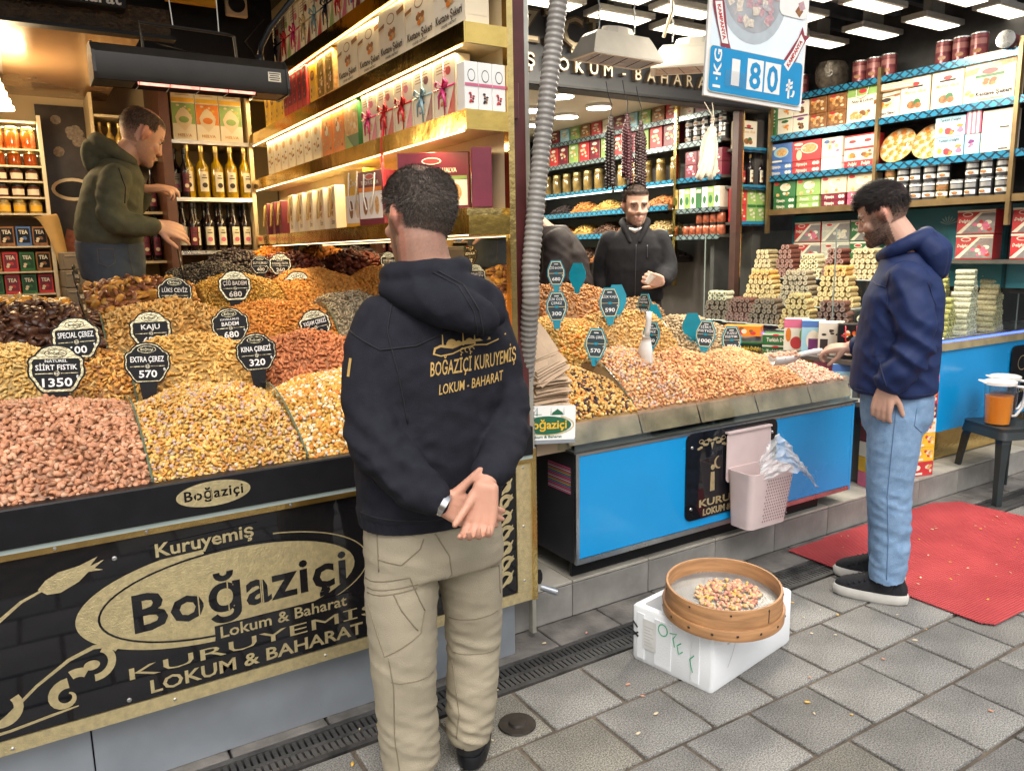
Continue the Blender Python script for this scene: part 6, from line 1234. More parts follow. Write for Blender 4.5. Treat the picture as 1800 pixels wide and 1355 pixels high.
bn = thing('waste_bin', 'dusty pink perforated bin hooked on the blue counter front', 'bin', (2.81, 2.434, .245))
def rl(w, d, z, y0=0): return [(p[0], y0+p[1], z) for p in rr(-w/2, w/2, -d, 0, .03, 4)]
b = MB(); rings = [rl(.255, .125, 0, -.004), rl(.30, .155, .27, -.004)]; n = len(rings[0]); ri_ = [rl(.248, .119, .004, -.007), rl(.292, .147, .27, -.008)]
b.add(rings[0]+rings[1]+ri_[1]+ri_[0], [(k, (k+1) % n, (k+1) % n+n, k+n) for k in range(n)]+[(k+n, (k+1) % n+n, (k+1) % n+2*n, k+2*n) for k in range(n)]+[(k+2*n, (k+1) % n+2*n, (k+1) % n+3*n, k+3*n) for k in range(n)]+[tuple(range(n))[::-1], tuple(range(3*n, 4*n))], BINP); b.build('basket', bn, 40)
b = MB()
for i in range(11):
    for j in range(14):
        x = -.045+i*.0155+(j % 2)*.0075; z = .03+j*.0152
        if x > .12: continue
        yf = -.004-(.125+.03*z/.27)-.0012; b.face([(x-.0055, z), (x, z-.0055), (x+.0055, z), (x, z+.0055)], BIND, yf)
o = b.build('perforation', bn, kind='stuff')
b = MB(); b.prism(rr(-.148, .148, .20, .435, .02), .0035, BINP, Matrix.Translation((0, -.004, 0))); b.span(-.148, .148, -.012, .03, .432, .44, BINP); b.build('hook_plate', bn)
# crumpled clear bag hanging out of the bin
PBAG = glassmat('crumpled_film', (.86, .88, .90), rough=.28); nt = PBAG.node_tree
df = nt.nodes.new('ShaderNodeBsdfDiffuse'); df.inputs[0].default_value = (.85, .86, .88, 1); mx0 = [q for q in nt.nodes if q.bl_idname == 'ShaderNodeMixShader'][0]; mx2 = nt.nodes.new('ShaderNodeMixShader'); mx2.inputs[0].default_value = .30
nt.links.new(mx0.outputs[0], mx2.inputs[1]); nt.links.new(df.outputs[0], mx2.inputs[2]); nt.links.new(mx2.outputs[0], nt.nodes['Material Output'].inputs[0])
b = MB(); n, m = 56, 46; vs = []
for i in range(m):
    for j in range(n):
        u, v = j/(n-1), i/(m-1)
        base = Vector((-.13+.20*u+.23*u*v*.9-.0*v, -.10-.055*math.sin(PI*u)*(.4+.6*v)-.02*v, .34+.11*math.sin(PI*min(1, u*1.05))*(1-v*.45)-.20*v*u**1.4-.10*v*(1-u)))
        q = Vector((u*5, v*5, 0)); base += Vector((mnoise.noise(q*1.6), mnoise.noise(q*1.9+Vector((9, 0, 0)))*1.4, mnoise.noise(q*1.7+Vector((0, 7, 0)))))*.013+Vector((0, abs(mnoise.noise(q*2.6)), mnoise.noise(q*2.7)))*.008
        vs.append(base)
b.add(vs, [(i*n+j, i*n+j+1, (i+1)*n+j+1, (i+1)*n+j) for i in range(m-1) for j in range(n-1)], PBAG); put(b.mesh('plastic_bag', True), 'plastic_bag', 'crumpled clear plastic bag sticking out of the pink bin', 'plastic bag', (2.86, 2.40, .23))
# sign plate, cup, paper bags at the left end
sp = thing('name_plate', 'white name plate with green oval below the paper bags', 'sign', (1.672, 2.45, .79), (R(-3), R(3), R(-14)))
b = MB(); b.prism(rr(-.122, .122, 0, .135, .008), .006, WHITE); b.build('plate', sp); b = MB(); b.span(-.122, .122, -.004, .012, -.014, -.001, GREYM); b.build('holder', sp)
DG = mat('logo_green', (.015, .11, .055), .4, 0, .05)
b = MB(); b.ring(.005, .058, .112, .041, .006, GOLDF, -.0006, 30, a0=R(-120), a1=R(60)); b.oval(0, .058, .104, .036, DG, -.001, 30); b.txt('Boğaziçi', 0, .045, .034, YELP, -.0016, w=.17, bold=.02); b.txt('Lokum & Baharat', .0, .008, .011, DG, -.001, w=.13)
b.face([(-.10, .10), (-.02, .10), (-.02, .102), (-.10, .102)], DG, -.0008)
for x in (-.085, -.04): b.face([(x-.002, .096), (x+.002, .096), (x+.001, .128), (x-.001, .128)], DG, -.0008)
for k in range(8): x0, x1 = -.085+.045*k/8, -.085+.045*(k+1)/8; z = lambda x: .104+.020*((x+.0625)/.0225)**2; b.face([(x0, z(x0)), (x1, z(x1)), (x1, z(x1)+.0015), (x0, z(x0)+.0015)], DG, -.0008)
b.face([(.02, .098), (.07, .098), (.066, .108), (.056, .114), (.045, .122), (.034, .114), (.024, .108)], DG, -.0008)
for x in (.018, .072): b.face([(x-.0015, .098), (x+.0015, .098), (x, .13)], DG, -.0008)
b.build('logo_print', sp)
PAPB = mat('kraft_paper_bag', (.46, .33, .22), .8, 0, .1, 14, bump=.15, bs=40, rand=.12)
def pbag(seed, w=.15, l=.26):
    rnd = random.Random(seed); b = MB(); n = 6; vs = []
    for i in range(n):
        t = i/(n-1)
        for s_ in (-1, -.4, .4, 1): vs.append((s_*w/2+rnd.uniform(-.003, .003), l*t, .006*math.sin(t*4+seed)+.004*(abs(s_) < .9)+rnd.uniform(-.002, .002)))
    k = len(vs); vs += [(v[0], v[1], v[2]+.004) for v in vs]; f = [(i*4+j, i*4+j+1, (i+1)*4+j+1, (i+1)*4+j) for i in range(n-1) for j in range(3)]
    rim = [0, 1, 2, 3, 7, 11, 15, 19, 23, 22, 21, 20, 16, 12, 8, 4]
    b.add(vs, [q[::-1] for q in f]+[tuple(a+k for a in q) for q in f]+[(rim[i], rim[(i+1) % 16], rim[(i+1) % 16]+k, rim[i]+k) for i in range(16)], PAPB); return b.mesh('paper_bag')
pbm = [pbag(s_) for s_ in range(6)]
b = MB(); b.span(1.66, 1.83, 2.50, 2.74, .715, .862, mat('kraft_carton', (.33, .24, .16), .8, 0, .12, 8)); put(b.mesh('carton_box'), 'carton_box', 'low kraft carton under the pile of paper bags', 'box')
random.seed(11)
for k in range(15): put(pbm[k % 6], 'paper_bag', 'flat kraft paper bag in the lower lying pile', 'paper bag', (1.735+random.uniform(-.01, .014), 2.49+random.uniform(-.01, .02), .866+k*.0095), (R(4+k*.9), R(random.uniform(-3, 3)-k*.5), R(random.uniform(-9, 9)-12)), group='flat paper bags in the lower pile')
for k in range(11): put(pbm[(k+3) % 6], 'paper_bag', 'kraft paper bag leaning in the upper fanned pile', 'paper bag', (1.765+random.uniform(-.008, .008)-.003*k, 2.50+.006*k, 1.018+k*.008), (R(28+k*2.6), R(-24+k*1.2), R(random.uniform(-5, 5)+4)), group='leaning paper bags in the upper pile')
b = MB(); b.lathe([(.032, 0), (.037, .09), (.038, .092)], mat('milky_plastic', (.62, .60, .55), .35, 0, .05), 18); put(b.mesh('plastic_tub', 40), 'plastic_tub', 'milky plastic tub standing behind the paper bags', 'tub', (1.645, 2.60, 1.09)); b = MB(); b.span(1.60, 1.69, 2.55, 2.65, .72, 1.088, mat('wooden_block', (.5, .33, .12), .5, 0, .1)); put(b.mesh('wooden_block'), 'wooden_block', 'yellowish wooden block beneath the milky tub', 'block')
# ================================================================ SWEET BOXES in front of the lokum counter
tbl = MB(); tbl.span(3.80, 4.16, 2.68, 4.15, .50, .54, SHB); [tbl.span(x, x+.04, y, y+.04, .16, .50, SHB) for x in (3.82, 4.1) for y in (2.7, 4.1)]; tt_ = thing('display_table', 'low dark table under the stacked sweet boxes', 'table', (0, 0, 0)); tbl.build('table_frame', tt_)
tdm = bx_(.20, .072, GREENP, [('t', 'Turkish Delight', 0, .3, .34, CREAMW, .75), ('r', -.5, .86, .5, 1, CREAMW), ('o', .38, .5, .07, .3, ORNP), ('o', -.1, .86, .1, .1, REDP)]); tdk = bx_(.20, .072, mat('very_dark_green', (.01, .03, .018), .4), [('t', 'Turkish Delight', 0, .3, .34, YELP, .7), ('r', -.5, .86, .5, 1, GREENP)])
pmk = bx_(.26, .085, MAROON, [('r', -.48, .1, .48, .95, PINKP), ('t', 'Pişmaniye', 0, .62, .22, CREAMW, .4, .2), ('o', .3, .4, .16, .3, CREAMW), ('n', .3, .4, .12, .2, .05, 5, [INK, BROWNP]), ('o', -.3, .3, .1, .2, CREAMW)])
plk = bx_(.24, .05, LK[1], [('t', 'Pişmaniye', 0, .4, .34, CREAMW, .4, .2), ('r', -.45, .1, -.1, .3, INK)])
pch = bx_(.24, .07, ORNP, [('n', 0, .5, .4, .3, .08, 10, [BROWNP, CREAM, REDP])]); ylb = bx_(.20, .065, YELP, [('r', -.45, .2, .45, .8, NUTP)])
RT = FACE_L+.55
for j in range(6): put(tdm, 'sweet_box', 'green Turkish delight box in the tall right-hand stack', 'sweet box', (4.02, 3.26, .541+j*.0735), RT, group='green boxes in the tall stack')
for j in range(5): put(tdm if j < 3 else tdk, 'sweet_box', ('green Turkish delight box' if j < 3 else 'dark green sweet box')+' in the shorter left-hand stack', 'sweet box', (4.02, 3.49, .541+j*.0735), RT, group='boxes in the shorter green stack' if j < 3 else 'dark green boxes in the shorter stack')
for j in range(5): put(ylb, 'sweet_box', 'yellow sweet box beside the green stacks', 'sweet box', (3.98, 3.71, .541+j*.0665), RT, group='yellow sweet boxes')
for j in range(5): put(pmk, 'sweet_box', 'maroon and pink Pişmaniye box left of the green stacks', 'sweet box', (4.04, 3.93, .541+j*.0865), RT-.1, group='pink Pişmaniye boxes')
put(pch, 'sweet_box', 'orange chocolate box between pink boxes and green stack', 'sweet box', (4.09, 3.62, .93), RT); b = MB(); b.span(4.0, 4.15, 3.52, 3.73, .875, .929, SHB); put(b.mesh('stand_block'), 'stand_block', 'dark block under the orange chocolate box', 'block')
for j in range(9): put(plk, 'sweet_box', 'pale pink sweet box in the stack by the black jacket', 'sweet box', (4.0, 4.16, .541+j*.051), RT-.2, group='pale pink sweet boxes')
# shopping bags and boxes of sweets right of the green stacks
shb = [bx_(.13, .19, c, e, 'sweet_bag') for c, e in ((CREAMW, [('r', -.5, .72, .5, 1, PINKP), ('o', .05, .25, .26, .2, REDP), ('o', -.3, .5, .12, .22, ORNP), ('o', .32, .5, .14, .2, LGREEN)]), (SKYC, [('o', 0, .4, .3, .3, CREAMW), ('r', -.2, .1, .2, .45, PURP), ('r', -.5, .8, .5, 1, BLUEC)]), (CREAMW, [('n', 0, .5, .42, .42, .09, 18, [INK, CREAMW, INK]), ('r', -.42, .12, -.1, .5, INK)]), (BLACKM, [('o', 0, .25, .42, .16, CREAMW), ('o', 0, .25, .3, .1, BLACKM), ('n', 0, .62, .4, .25, .12, 10, [REDP, ORNP, CREAMW])]), (YELP, [('n', 0, .5, .45, .45, .12, 16, [REDP, ORNP, CREAMW, LGREEN])]))]
hl = ['white sweet bag with red apple picture', 'pale blue sweet bag with purple window', 'white sweet bag with black spots', 'black sweet bag with a coffee cup picture', 'bright yellow and red sweet bag']
for k in range(5):
    o = put(shb[k], 'sweet_bag', hl[k]+' in the upper row by the green stack', 'sweet bag', (3.93-.02*k, 3.07-k*.135, .90), RT+.1*(k % 2)); 
    if k in (3,): handle(o, .13, .19, .10, RIBC['red'])
    o = put(shb[(k+3) % 5], 'sweet_bag', hl[(k+3) % 5]+' in the lower row behind the scoop', 'sweet bag', (3.90-.02*k, 3.07-k*.135, .68), RT+.06*(k % 2))
    if k == 1: handle(o, .13, .19, .10, RIBC['blue'])
b = MB(); b.span(3.78, 4.02, 2.46, 3.14, .872, .896, SHB); b.span(3.76, 4.0, 2.46, 3.14, .655, .677, SHB); b.span(3.99, 4.02, 2.46, 3.14, .16, .9, SHB); put(b.mesh('bag_shelf'), 'bag_shelf', 'dark stepped stand carrying the sweet bags', 'stand')
# wrapped sweet box stacks on the step behind the jeans
wst = [bx_(.16, .085, c, [('n', .2, .5, .26, .35, .08, 8, [CREAM, NUTP, REDP]), ('o', -.25, .6, .16, .2, CREAMW), ('r', -.45, .1, .0, .25, CREAMW)]) for c in (REDP, CREAMW, PINKP, MAROON, YELP)]
for q, (x, y, n_) in enumerate(((4.42, 2.56, 7), (4.24, 2.60, 7), (4.02, 2.56, 6))):
    for j in range(n_): put(wst[(j*2+q) % 5 if not (j == 1 and q == 0) else 4], 'sweet_box', 'small %s sweet box in the floor stack behind the jeans, %s' % (['red', 'white', 'pink', 'maroon', 'yellow'][(j*2+q) % 5 if not (j == 1 and q == 0) else 4], ['right-hand stack', 'middle stack', 'left-hand stack'][q]), 'sweet box', (x, y, .161+j*.0865), -.25, group='floor stack of small sweet boxes, '+['right', 'middle', 'left'][q])
# ================================================================ LOKUM COUNTER
lk = thing('lokum_counter', 'curved blue glass-topped counter full of lokum rolls on the right', 'counter', (5.0, 2.9, .16)); li = Matrix.Translation((-5.0, -2.9, -.16))
def arcwall(x0, x1, yf, rad, z0, z1, th, m, name, left_y=4.2):
    """front along x at y=yf, rounded corner at the left, then back along y at x=x0"""
    P = [(x1, yf)]; cx, cy = x0+rad, yf+rad
    for k in range(9): a = R(270-90*k/8); P.append((cx+rad*math.cos(a), cy+rad*math.sin(a)))
    P.append((x0, left_y)); Q = []
    for i, p in enumerate(P):
        t = Vector(P[min(i+1, len(P)-1)])-Vector(P[max(i-1, 0)]); t.normalize(); Q.append((p[0]+t.y*th, p[1]-t.x*th))
    n = len(P); b = MB(li); vs = [(p[0], p[1], z0) for p in P]+[(p[0], p[1], z1) for p in P]+[(p[0], p[1], z0) for p in Q]+[(p[0], p[1], z1) for p in Q]
    fs = []
    for i in range(n-1): fs += [(i, i+1, i+1+n, i+n), (i+2*n, i+3*n, i+1+3*n, i+1+2*n), (i+n, i+1+n, i+1+3*n, i+3*n), (i, i+2*n, i+1+2*n, i+1)]
    b.add(vs, fs, m); return b.build(name, lk, 40)
arcwall(4.30, 6.6, 2.60, .42, .37, .875, .03, BLUEP, 'blue_front')
arcwall(4.36, 6.6, 2.66, .40, .17, .37, .02, GOLD, 'gold_plinth')
arcwall(4.285, 6.6, 2.585, .42, .876, .925, .05, mat('cream_gold_band', (.62, .52, .30), .22, .6, .2, 10), 'gold_band')
LEDB = mat('led_strip_blue', (.05, .10, 1), .4, 0, 0, emit=3)
arcwall(4.30, 6.6, 2.60, .42, .926, .936, .02, LEDB, 'led_strip'); arcwall(4.30, 6.6, 2.598, .42, .937, .945, .03, STEEL, 'glass_rail')
b = MB(li); b.span(4.34, 6.6, 2.95, 4.2, .90, .925, STEEL); b.span(4.6, 6.6, 2.66, 2.95, .90, .925, STEEL); b.span(4.58, 5.05, 2.98, 4.2, .926, 1.10, BLACKM); b.span(4.78, 5.05, 3.1, 4.2, 1.10, 1.28, BLACKM); b.span(5.05, 6.6, 3.0, 3.4, .926, 1.15, BLACKM); b.build('tray_steps', lk)
arcwall(4.31, 6.6, 2.61, .42, .946, 1.62, .006, GLASS, 'glass_screen')
b = MB(li)
for x, y in ((4.308, 4.2), (4.308, 3.1), (5.55, 2.606)): b.span(x-.003, x+.003, y-.003, y+.003, .946, 1.62, mat('glass_joint', (.2, .24, .23), .2, 0, 0))
b.build('glass_joint', lk)
LKM = {'cocoa': (.13, .08, .055), 'rose': (.15, .045, .035), 'gold': (.52, .35, .15), 'cream': (.55, .45, .28), 'pist': (.40, .36, .11), 'white': (.60, .54, .41), 'grey': (.28, .21, .14), 'orange': (.58, .29, .07), 'mix': (.46, .34, .18), 'red': (.16, .035, .02)}
rollm = {}
def roll_mesh(kind):
    if kind in rollm: return rollm[kind]
    b = MB(); m = mat('lokum_'+kind+'_coat', LKM[kind], .75, 0, .35, 90, bump=.7, bs=120, rand=.15); inn = mat('lokum_'+kind+'_inside', tuple(min(.75, c*1.2+.16) for c in LKM[kind]), .5, 0, .3, 90); core = mat('lokum_'+kind+'_core', (.24, .16, .05) if kind in ('pist', 'white', 'cream') else tuple(c*.8+.05 for c in LKM[kind]), .5, 0, .3, 60)
    n = 11; R0 = .0185; vs = []
    for x, r in ((-.055, R0*.9), (-.05, R0), (0, R0*1.02), (.05, R0), (.055, R0*.9)):
        for k in range(n): a = 2*PI*k/n; vs.append((r*math.cos(a)*1.08, x, r*math.sin(a)*.95))
    b.add(vs, [(i*n+k, i*n+(k+1) % n, (i+1)*n+(k+1) % n, (i+1)*n+k) for i in range(4) for k in range(n)], m)
    b.oval(0, 0, R0*.96, R0*.84, inn, -.0553, n); b.oval(.001, 0, R0*.55, R0*.48, core, -.0558, 8); b.oval(0, 0, R0*.9, R0*.8, inn, .0553, n)
    rollm[kind] = b.mesh('lokum_roll', 50); return rollm[kind]
PLATE = mat('white_tray', (.62, .62, .62), .25, .3, .08)
def stack(kind, x, y, z, n0, rows, face, lb, lean=0, top=None, sh=.55):
    """pyramid of rolls whose ends look towards `face`"""
    c, s_ = math.cos(face), math.sin(face)
    t = MB(); t.box((0, 0, -.004), (n0*.041+.02, .14, .008), PLATE, ch=.003); put(t.mesh('sweet_tray'), 'sweet_tray', 'white tray under the '+lb, 'tray', (x, y, z), face)
    mass = MB() if NROLL[0] > 285 else None
    for j in range(rows):
        n = n0-int(j*sh)
        if n < 1: break
        for k in range(n):
            u = (k-(n-1)/2)*.0405+random.uniform(-.002, .002); v = random.uniform(-.006, .006)
            kd = top if top and j >= rows-2 else kind
            NROLL[0] += 1
            if mass:
                mm = roll_mesh(kd); Tm = Matrix.Translation((x+u*c-v*s_, y+u*s_+v*c, z+.019+j*.0345)) @ Matrix.Rotation(face, 4, 'Z') @ Matrix.Rotation(random.uniform(-3, 3), 4, 'Y')
                for f in mm.polygons: mass.add([mm.vertices[i].co for i in f.vertices], [tuple(range(len(f.vertices)))], mm.materials[f.material_index], Tm)
                continue
            put(roll_mesh(kd), 'lokum_roll', 'lokum roll in the '+lb, 'lokum roll', (x+u*c-v*s_, y+u*s_+v*c, z+.019+j*.0345), (random.uniform(-.03, .03), random.uniform(-3, 3), face+random.uniform(-.06, .06)), group=lb)
    if mass: put(mass.mesh('lokum_rolls'), 'lokum_rolls', 'lokum rolls of the '+lb, 'lokum rolls', kind='stuff')
NROLL = [0]
FL = FACE_L
for a in (('cocoa', 4.42, 4.14, .99, 6, 6, FL+.2, 'dark cocoa stack with pale rolls on top at the far left', 0, 'white'), ('rose', 4.42, 3.92, .985, 6, 5, FL+.2, 'dark red stack between cocoa stacks'), ('cocoa', 4.42, 3.70, .985, 6, 5, FL+.2, 'cocoa stack beside the golden rolls'),
          ('gold', 4.44, 3.45, .96, 6, 7, FL+.2, 'golden front stack behind the green boxes'), ('rose', 4.46, 3.19, .955, 6, 6, FL+.3, 'dark red rolls with white rings behind the sweet bags'), ('cream', 4.52, 2.95, .935, 6, 8, FL+.5, 'pale cream stack at the counter corner'),
          ('gold', 4.67, 3.95, 1.105, 7, 7, FL+.1, 'golden middle-row stack with saffron rolls on top', 0, 'orange'), ('grey', 4.67, 3.64, 1.105, 7, 7, FL+.1, 'grey-brown middle-row stack'), ('gold', 4.67, 3.33, 1.105, 7, 8, FL+.15, 'golden middle-row stack nearest the blue jacket', 0, 'orange'),
          ('mix', 4.89, 4.12, 1.285, 5, 6, FL, 'nut-studded back-row stack'), ('red', 4.89, 3.91, 1.285, 5, 7, FL, 'deep red back-row stack with amber slabs'), ('cream', 4.89, 3.70, 1.285, 5, 5, FL, 'cream back-row stack'), ('red', 4.89, 3.49, 1.285, 5, 6, FL, 'red crumb back-row stack'), ('mix', 4.89, 3.27, 1.285, 6, 6, FL, 'tan back-row stack'),
          ('white', 5.13, 2.73, .935, 7, 12, .25, 'tall white and pistachio stack right of the blue jacket', 0, None, .5), ('pist', 4.93, 2.75, .935, 5, 7, .25, 'green pistachio-coated stack right of the blue jacket', 0, None, .6), ('orange', 4.95, 2.93, 1.0, 5, 9, .25, 'orange stack in the back row at the right', 0, 'gold', .7), ('pist', 5.16, 2.92, 1.05, 4, 9, .25, 'pistachio back-row stack with orange top at the right', 0, 'orange', .5),
          ('cream', 5.43, 2.72, .935, 7, 11, .25, 'cream stack at the right edge of the picture', 0, None, .6), ('mix', 5.60, 2.98, 1.155, 7, 7, .25, 'brown mixed back-row stack at the right edge', 0, None, .7), ('cocoa', 4.76, 2.76, .935, 3, 2, .3, 'low row of brown rolls on a white plate')): stack(*a)
# ================================================================ STREET THINGS
# red ribbed mat (straight ribs, cut-off far corner)
MATM = mat('red_ribbed_rubber', (.33, .035, .040), .65, 0, .2, 4, c2=(.42, .058, .060), rv=.1, det=6)
poly = [(3.13, 2.435), (3.135, 1.50), (3.17, 1.455), (4.62, 1.47), (4.62, 1.98), (4.585, 2.37), (4.38, 2.47)]
def span_at(y):
    xs2 = []
    for i in range(len(poly)):
        a, c = poly[i], poly[(i+1) % len(poly)]
        if (a[1]-y)*(c[1]-y) < 0: xs2.append(a[0]+(c[0]-a[0])*(y-a[1])/(c[1]-a[1]))
    return min(xs2), max(xs2)
b = MB(); n = 82
for k in range(n):
    y = 1.462+k*.0121; a, c = span_at(y+.001); z = lambda x: .006+.003*math.sin(x*3+y*2)*(.4+.6*(x > 4.2))
    m = 8; vs = []
    for i in range(m+1):
        x = a+(c-a)*i/m; zz = max(.004, z(x))
        vs += [(x, y, zz), (x, y+.0015, zz+.0045), (x, y+.0065, zz+.0045), (x, y+.008, zz), (x, y+.0121, zz)]
    b.add(vs, [(i*5+j, i*5+5+j, i*5+6+j, i*5+1+j) for i in range(m) for j in range(4)], MATM)
put(b.mesh('floor_mat'), 'floor_mat', 'bright red ribbed rubber mat lying on the paving by the step', 'mat')
# fallen nuts and shells on the mat and paving
V, F, _ = TP['almond']; crumbs = [mat('crumb_pale', (.60, .48, .32), .6), mat('crumb_pink', (.50, .24, .15), .6), mat('crumb_yellow', (.60, .36, .06), .6)]
cm = []
for m in crumbs: b = MB(); b.add([tuple(v*.011) for v in V], [tuple(f) for f in F], m); cm.append(b.mesh('fallen_nut', True))
random.seed(5); k = 0
while k < 84:
    on = k < 40
    x, y = (random.uniform(3.15, 4.5), random.uniform(1.55, 2.42)) if on else (random.uniform(.6, 4.2), random.uniform(1.1, 2.44))
    if not on and (1.7 < x < 2.5 and 1.65 < y < 2.2 or x > 3.1 and y > 1.4): continue
    s_ = random.uniform(.3, .9) if on else random.uniform(.4, 1.0)
    o = put(cm[random.choice((0, 0, 1, 2))], 'fallen_nut', 'small %s fallen on the %s' % ('nut crumb', 'red mat') if on else 'single nut fallen on the paving or drain', 'fallen nut', (x, y, .014 if on else (.006 if y < 2.15 or y > 2.31 else .003)), random.uniform(0, 6), group='nut crumbs on the red mat' if on else 'nuts fallen on the paving'); o.scale = (s_, s_, s_); k += 1
# drain cover disc and leaf
b = MB(); b.lathe([(.062, 0), (.060, .004), (.03, .005), (.026, .012), (.008, .013)], mat('rusty_black', (.03, .024, .02), .5, .3, .4, 30), 20); put(b.mesh('valve_cover', 40), 'valve_cover', 'small round black valve cover in the paving by the boot', 'cover', (1.215, 1.965, .004))
# foam box
FOAM = mat('white_foam', (.74, .76, .78), .65, 0, 0, 30, bump=.12, bs=160)
fb2 = thing('foam_box', 'white foam box with green scribbles standing on the paving', 'box', (1.866, 1.742, 0), R(10))
L_, Wd, H_ = .535, .350, .216
b = MB(); t_ = .03
def rbox(x0, x1, y0, y1, r=.012): return [(p[0], p[1]) for p in rr(x0, x1, y0, y1, r, 3)]
lv = [(rbox(.004, L_-.004, .004, Wd-.004), 0), (rbox(0, L_, 0, Wd), .012), (rbox(0, L_, 0, Wd), H_-.006), (rbox(.005, L_-.005, .005, Wd-.005), H_), (rbox(t_, L_-t_, t_, Wd-t_), H_), (rbox(t_+.004, L_-t_-.004, t_+.004, Wd-t_-.004), .03)]
n = len(lv[0][0]); vs = [(p[0], p[1], z) for l, z in lv for p in l]; b.add(vs, [(l*n+k, l*n+(k+1) % n, (l+1)*n+(k+1) % n, (l+1)*n+k) for l in range(len(lv)-1) for k in range(n)]+[tuple(range(n))[::-1], tuple(range(5*n, 6*n))], FOAM); b.build('shell', fb2, 40)
b = MB()      # ribs and cut notches on the short side facing the step's left
for y0, y1 in ((.05, .085), (.17, .245), (.29, .325)): b.span(-.004, .0, y0, y1, .016, H_-.02, FOAM, ch=.0015)
b.build('side_rib', fb2)
b = MB(); INKG = mat('green_marker', (.05, .42, .20), .6, 0, 0); INKB = mat('black_marker', (.03, .03, .03), .6, 0, 0)
def mark(pts, w, m, T):
    vs = []
    for i, p in enumerate(pts):
        t = Vector(pts[min(i+1, len(pts)-1)])-Vector(pts[max(i-1, 0)]); t.normalize(); vs += [(p[0]-t.y*w, 0, p[1]+t.x*w), (p[0]+t.y*w, 0, p[1]-t.x*w)]
    b.add(vs, [(2*i, 2*i+1, 2*i+3, 2*i+2) for i in range(len(pts)-1)], m, T)
TS = Matrix.Translation((-.0056, Wd, 0)) @ Matrix.Rotation(-PI/2, 4, 'Z')   # short side: u from far to near
mark([(.012+.018+.016*math.cos(a), .165+.02*math.sin(a)) for a in [0]]+[(.014, .10)], .004, INKB, TS) if False else None
mark([(.008, .155), (.03, .135)], .004, INKB, TS); mark([(.006, .115), (.034, .10)], .005, INKB, TS); mark([(.01, .10), (.034, .118)], .003, INKB, TS)
b.face([(.055, .065), (.115, .065), (.115, .18), (.055, .18)], mat('paper_sticker', (.60, .60, .58), .6), -.0008, TS)
for q in range(7): b.face([(.062, .078+q*.012), (.105-.008*(q % 3), .078+q*.012), (.105-.008*(q % 3), .082+q*.012), (.062, .082+q*.012)], STK[5], -.0014, TS)
mark([(.145+.020*math.cos(a), .165+.022*math.sin(a)) for a in [k*.55 for k in range(13)]], .0022, INKG, TS); mark([(.175, .165), (.205, .172), (.19, .15), (.197, .12)], .0022, INKG, TS); mark([(.225, .145), (.208, .13), (.215, .10), (.232, .115)], .0022, INKG, TS); mark([(.28, .12), (.262, .10), (.268, .075), (.275, .055)], .0022, INKG, TS)
TF = Matrix.Translation((0, -.0012, 0)); mark([(.16, .20), (.15, .16), (.12, .10), (.095, .065)], .0016, STK[5], TF); mark([(.09, .155), (.115, .158)], .003, STK[5], TF)
b.build('marker_scribbles', fb2)
# round wooden sieve resting on the box rim
WDM = mat('sieve_wood', (.36, .185, .08), .5, 0, .28, 7, bump=.15, bs=60); nt = WDM.node_tree
for nd in nt.nodes:
    if nd.bl_idname == 'ShaderNodeTexNoise': 
        mp = nt.nodes.new('ShaderNodeMapping'); mp.inputs['Scale'].default_value = (1, 1, 9); tcn = [q for q in nt.nodes if q.bl_idname == 'ShaderNodeTexCoord'][0]; nt.links.new(tcn.outputs['Object'], mp.inputs[0]); nt.links.new(mp.outputs[0], nd.inputs['Vector'])
sv = thing('sieve', 'round wooden sieve with pink nuts tilted on the white foam box', 'sieve', (2.01, 1.835, .236), (R(3), R(-2), 0))
rO = .203
b = MB(); b.lathe([(rO, .02), (rO, .103), (rO-.002, .108), (rO-.009, .108), (rO-.011, .103), (rO-.011, .02), (rO, .02)], WDM, 56, caps=False); b.build('upper_hoop', sv, 40)
b = MB(); b.lathe([(rO+.001, .0), (rO+.009, .0), (rO+.010, .036), (rO+.008, .039), (rO+.001, .039), (rO+.001, .0)], WDM, 56, caps=False); b.build('lower_hoop', sv, 40)
b = MB(); b.box((0, -rO-.0008, .072), (.002, .002, .05), INK); b.build('seam', sv)
for k in range(16): a = 2*PI*k/16+.2; b = MB(); b.lathe([(.005, 0), (.003, .002)], mat('dark_rivet', (.05, .035, .03), .5, .5), 8, T=Matrix.Rotation(a, 4, 'Z') @ Matrix.Translation((0, -rO-.0102, .022)) @ Matrix.Rotation(PI/2, 4, 'X')); b.build('rivet', sv)
for k in range(9): a = 2*PI*k/9; b = MB(); b.lathe([(.004, 0), (.003, .0015)], mat('dark_rivet', (.05, .035, .03)), 8, T=Matrix.Rotation(a, 4, 'Z') @ Matrix.Translation((0, -rO-.0003, .092)) @ Matrix.Rotation(PI/2, 4, 'X')); b.build('rivet', sv)
WIRE = mat('wire_mesh_steel', (.50, .50, .50), .4, .8, .1); b = MB(); k = -rO+.02
while k < rO-.015:
    h = math.sqrt((rO-.012)**2-k*k); b.box((k, 0, .052), (.0022, 2*h, .0016), WIRE); b.box((0, k, .0535), (2*h, .0022, .0016), WIRE); k += .0062
o = b.build('wire_mesh', sv, kind='stuff')
AV, AF, AC = [], [], []; no = 0; V, F, mul = TP['drop']; nn = 330
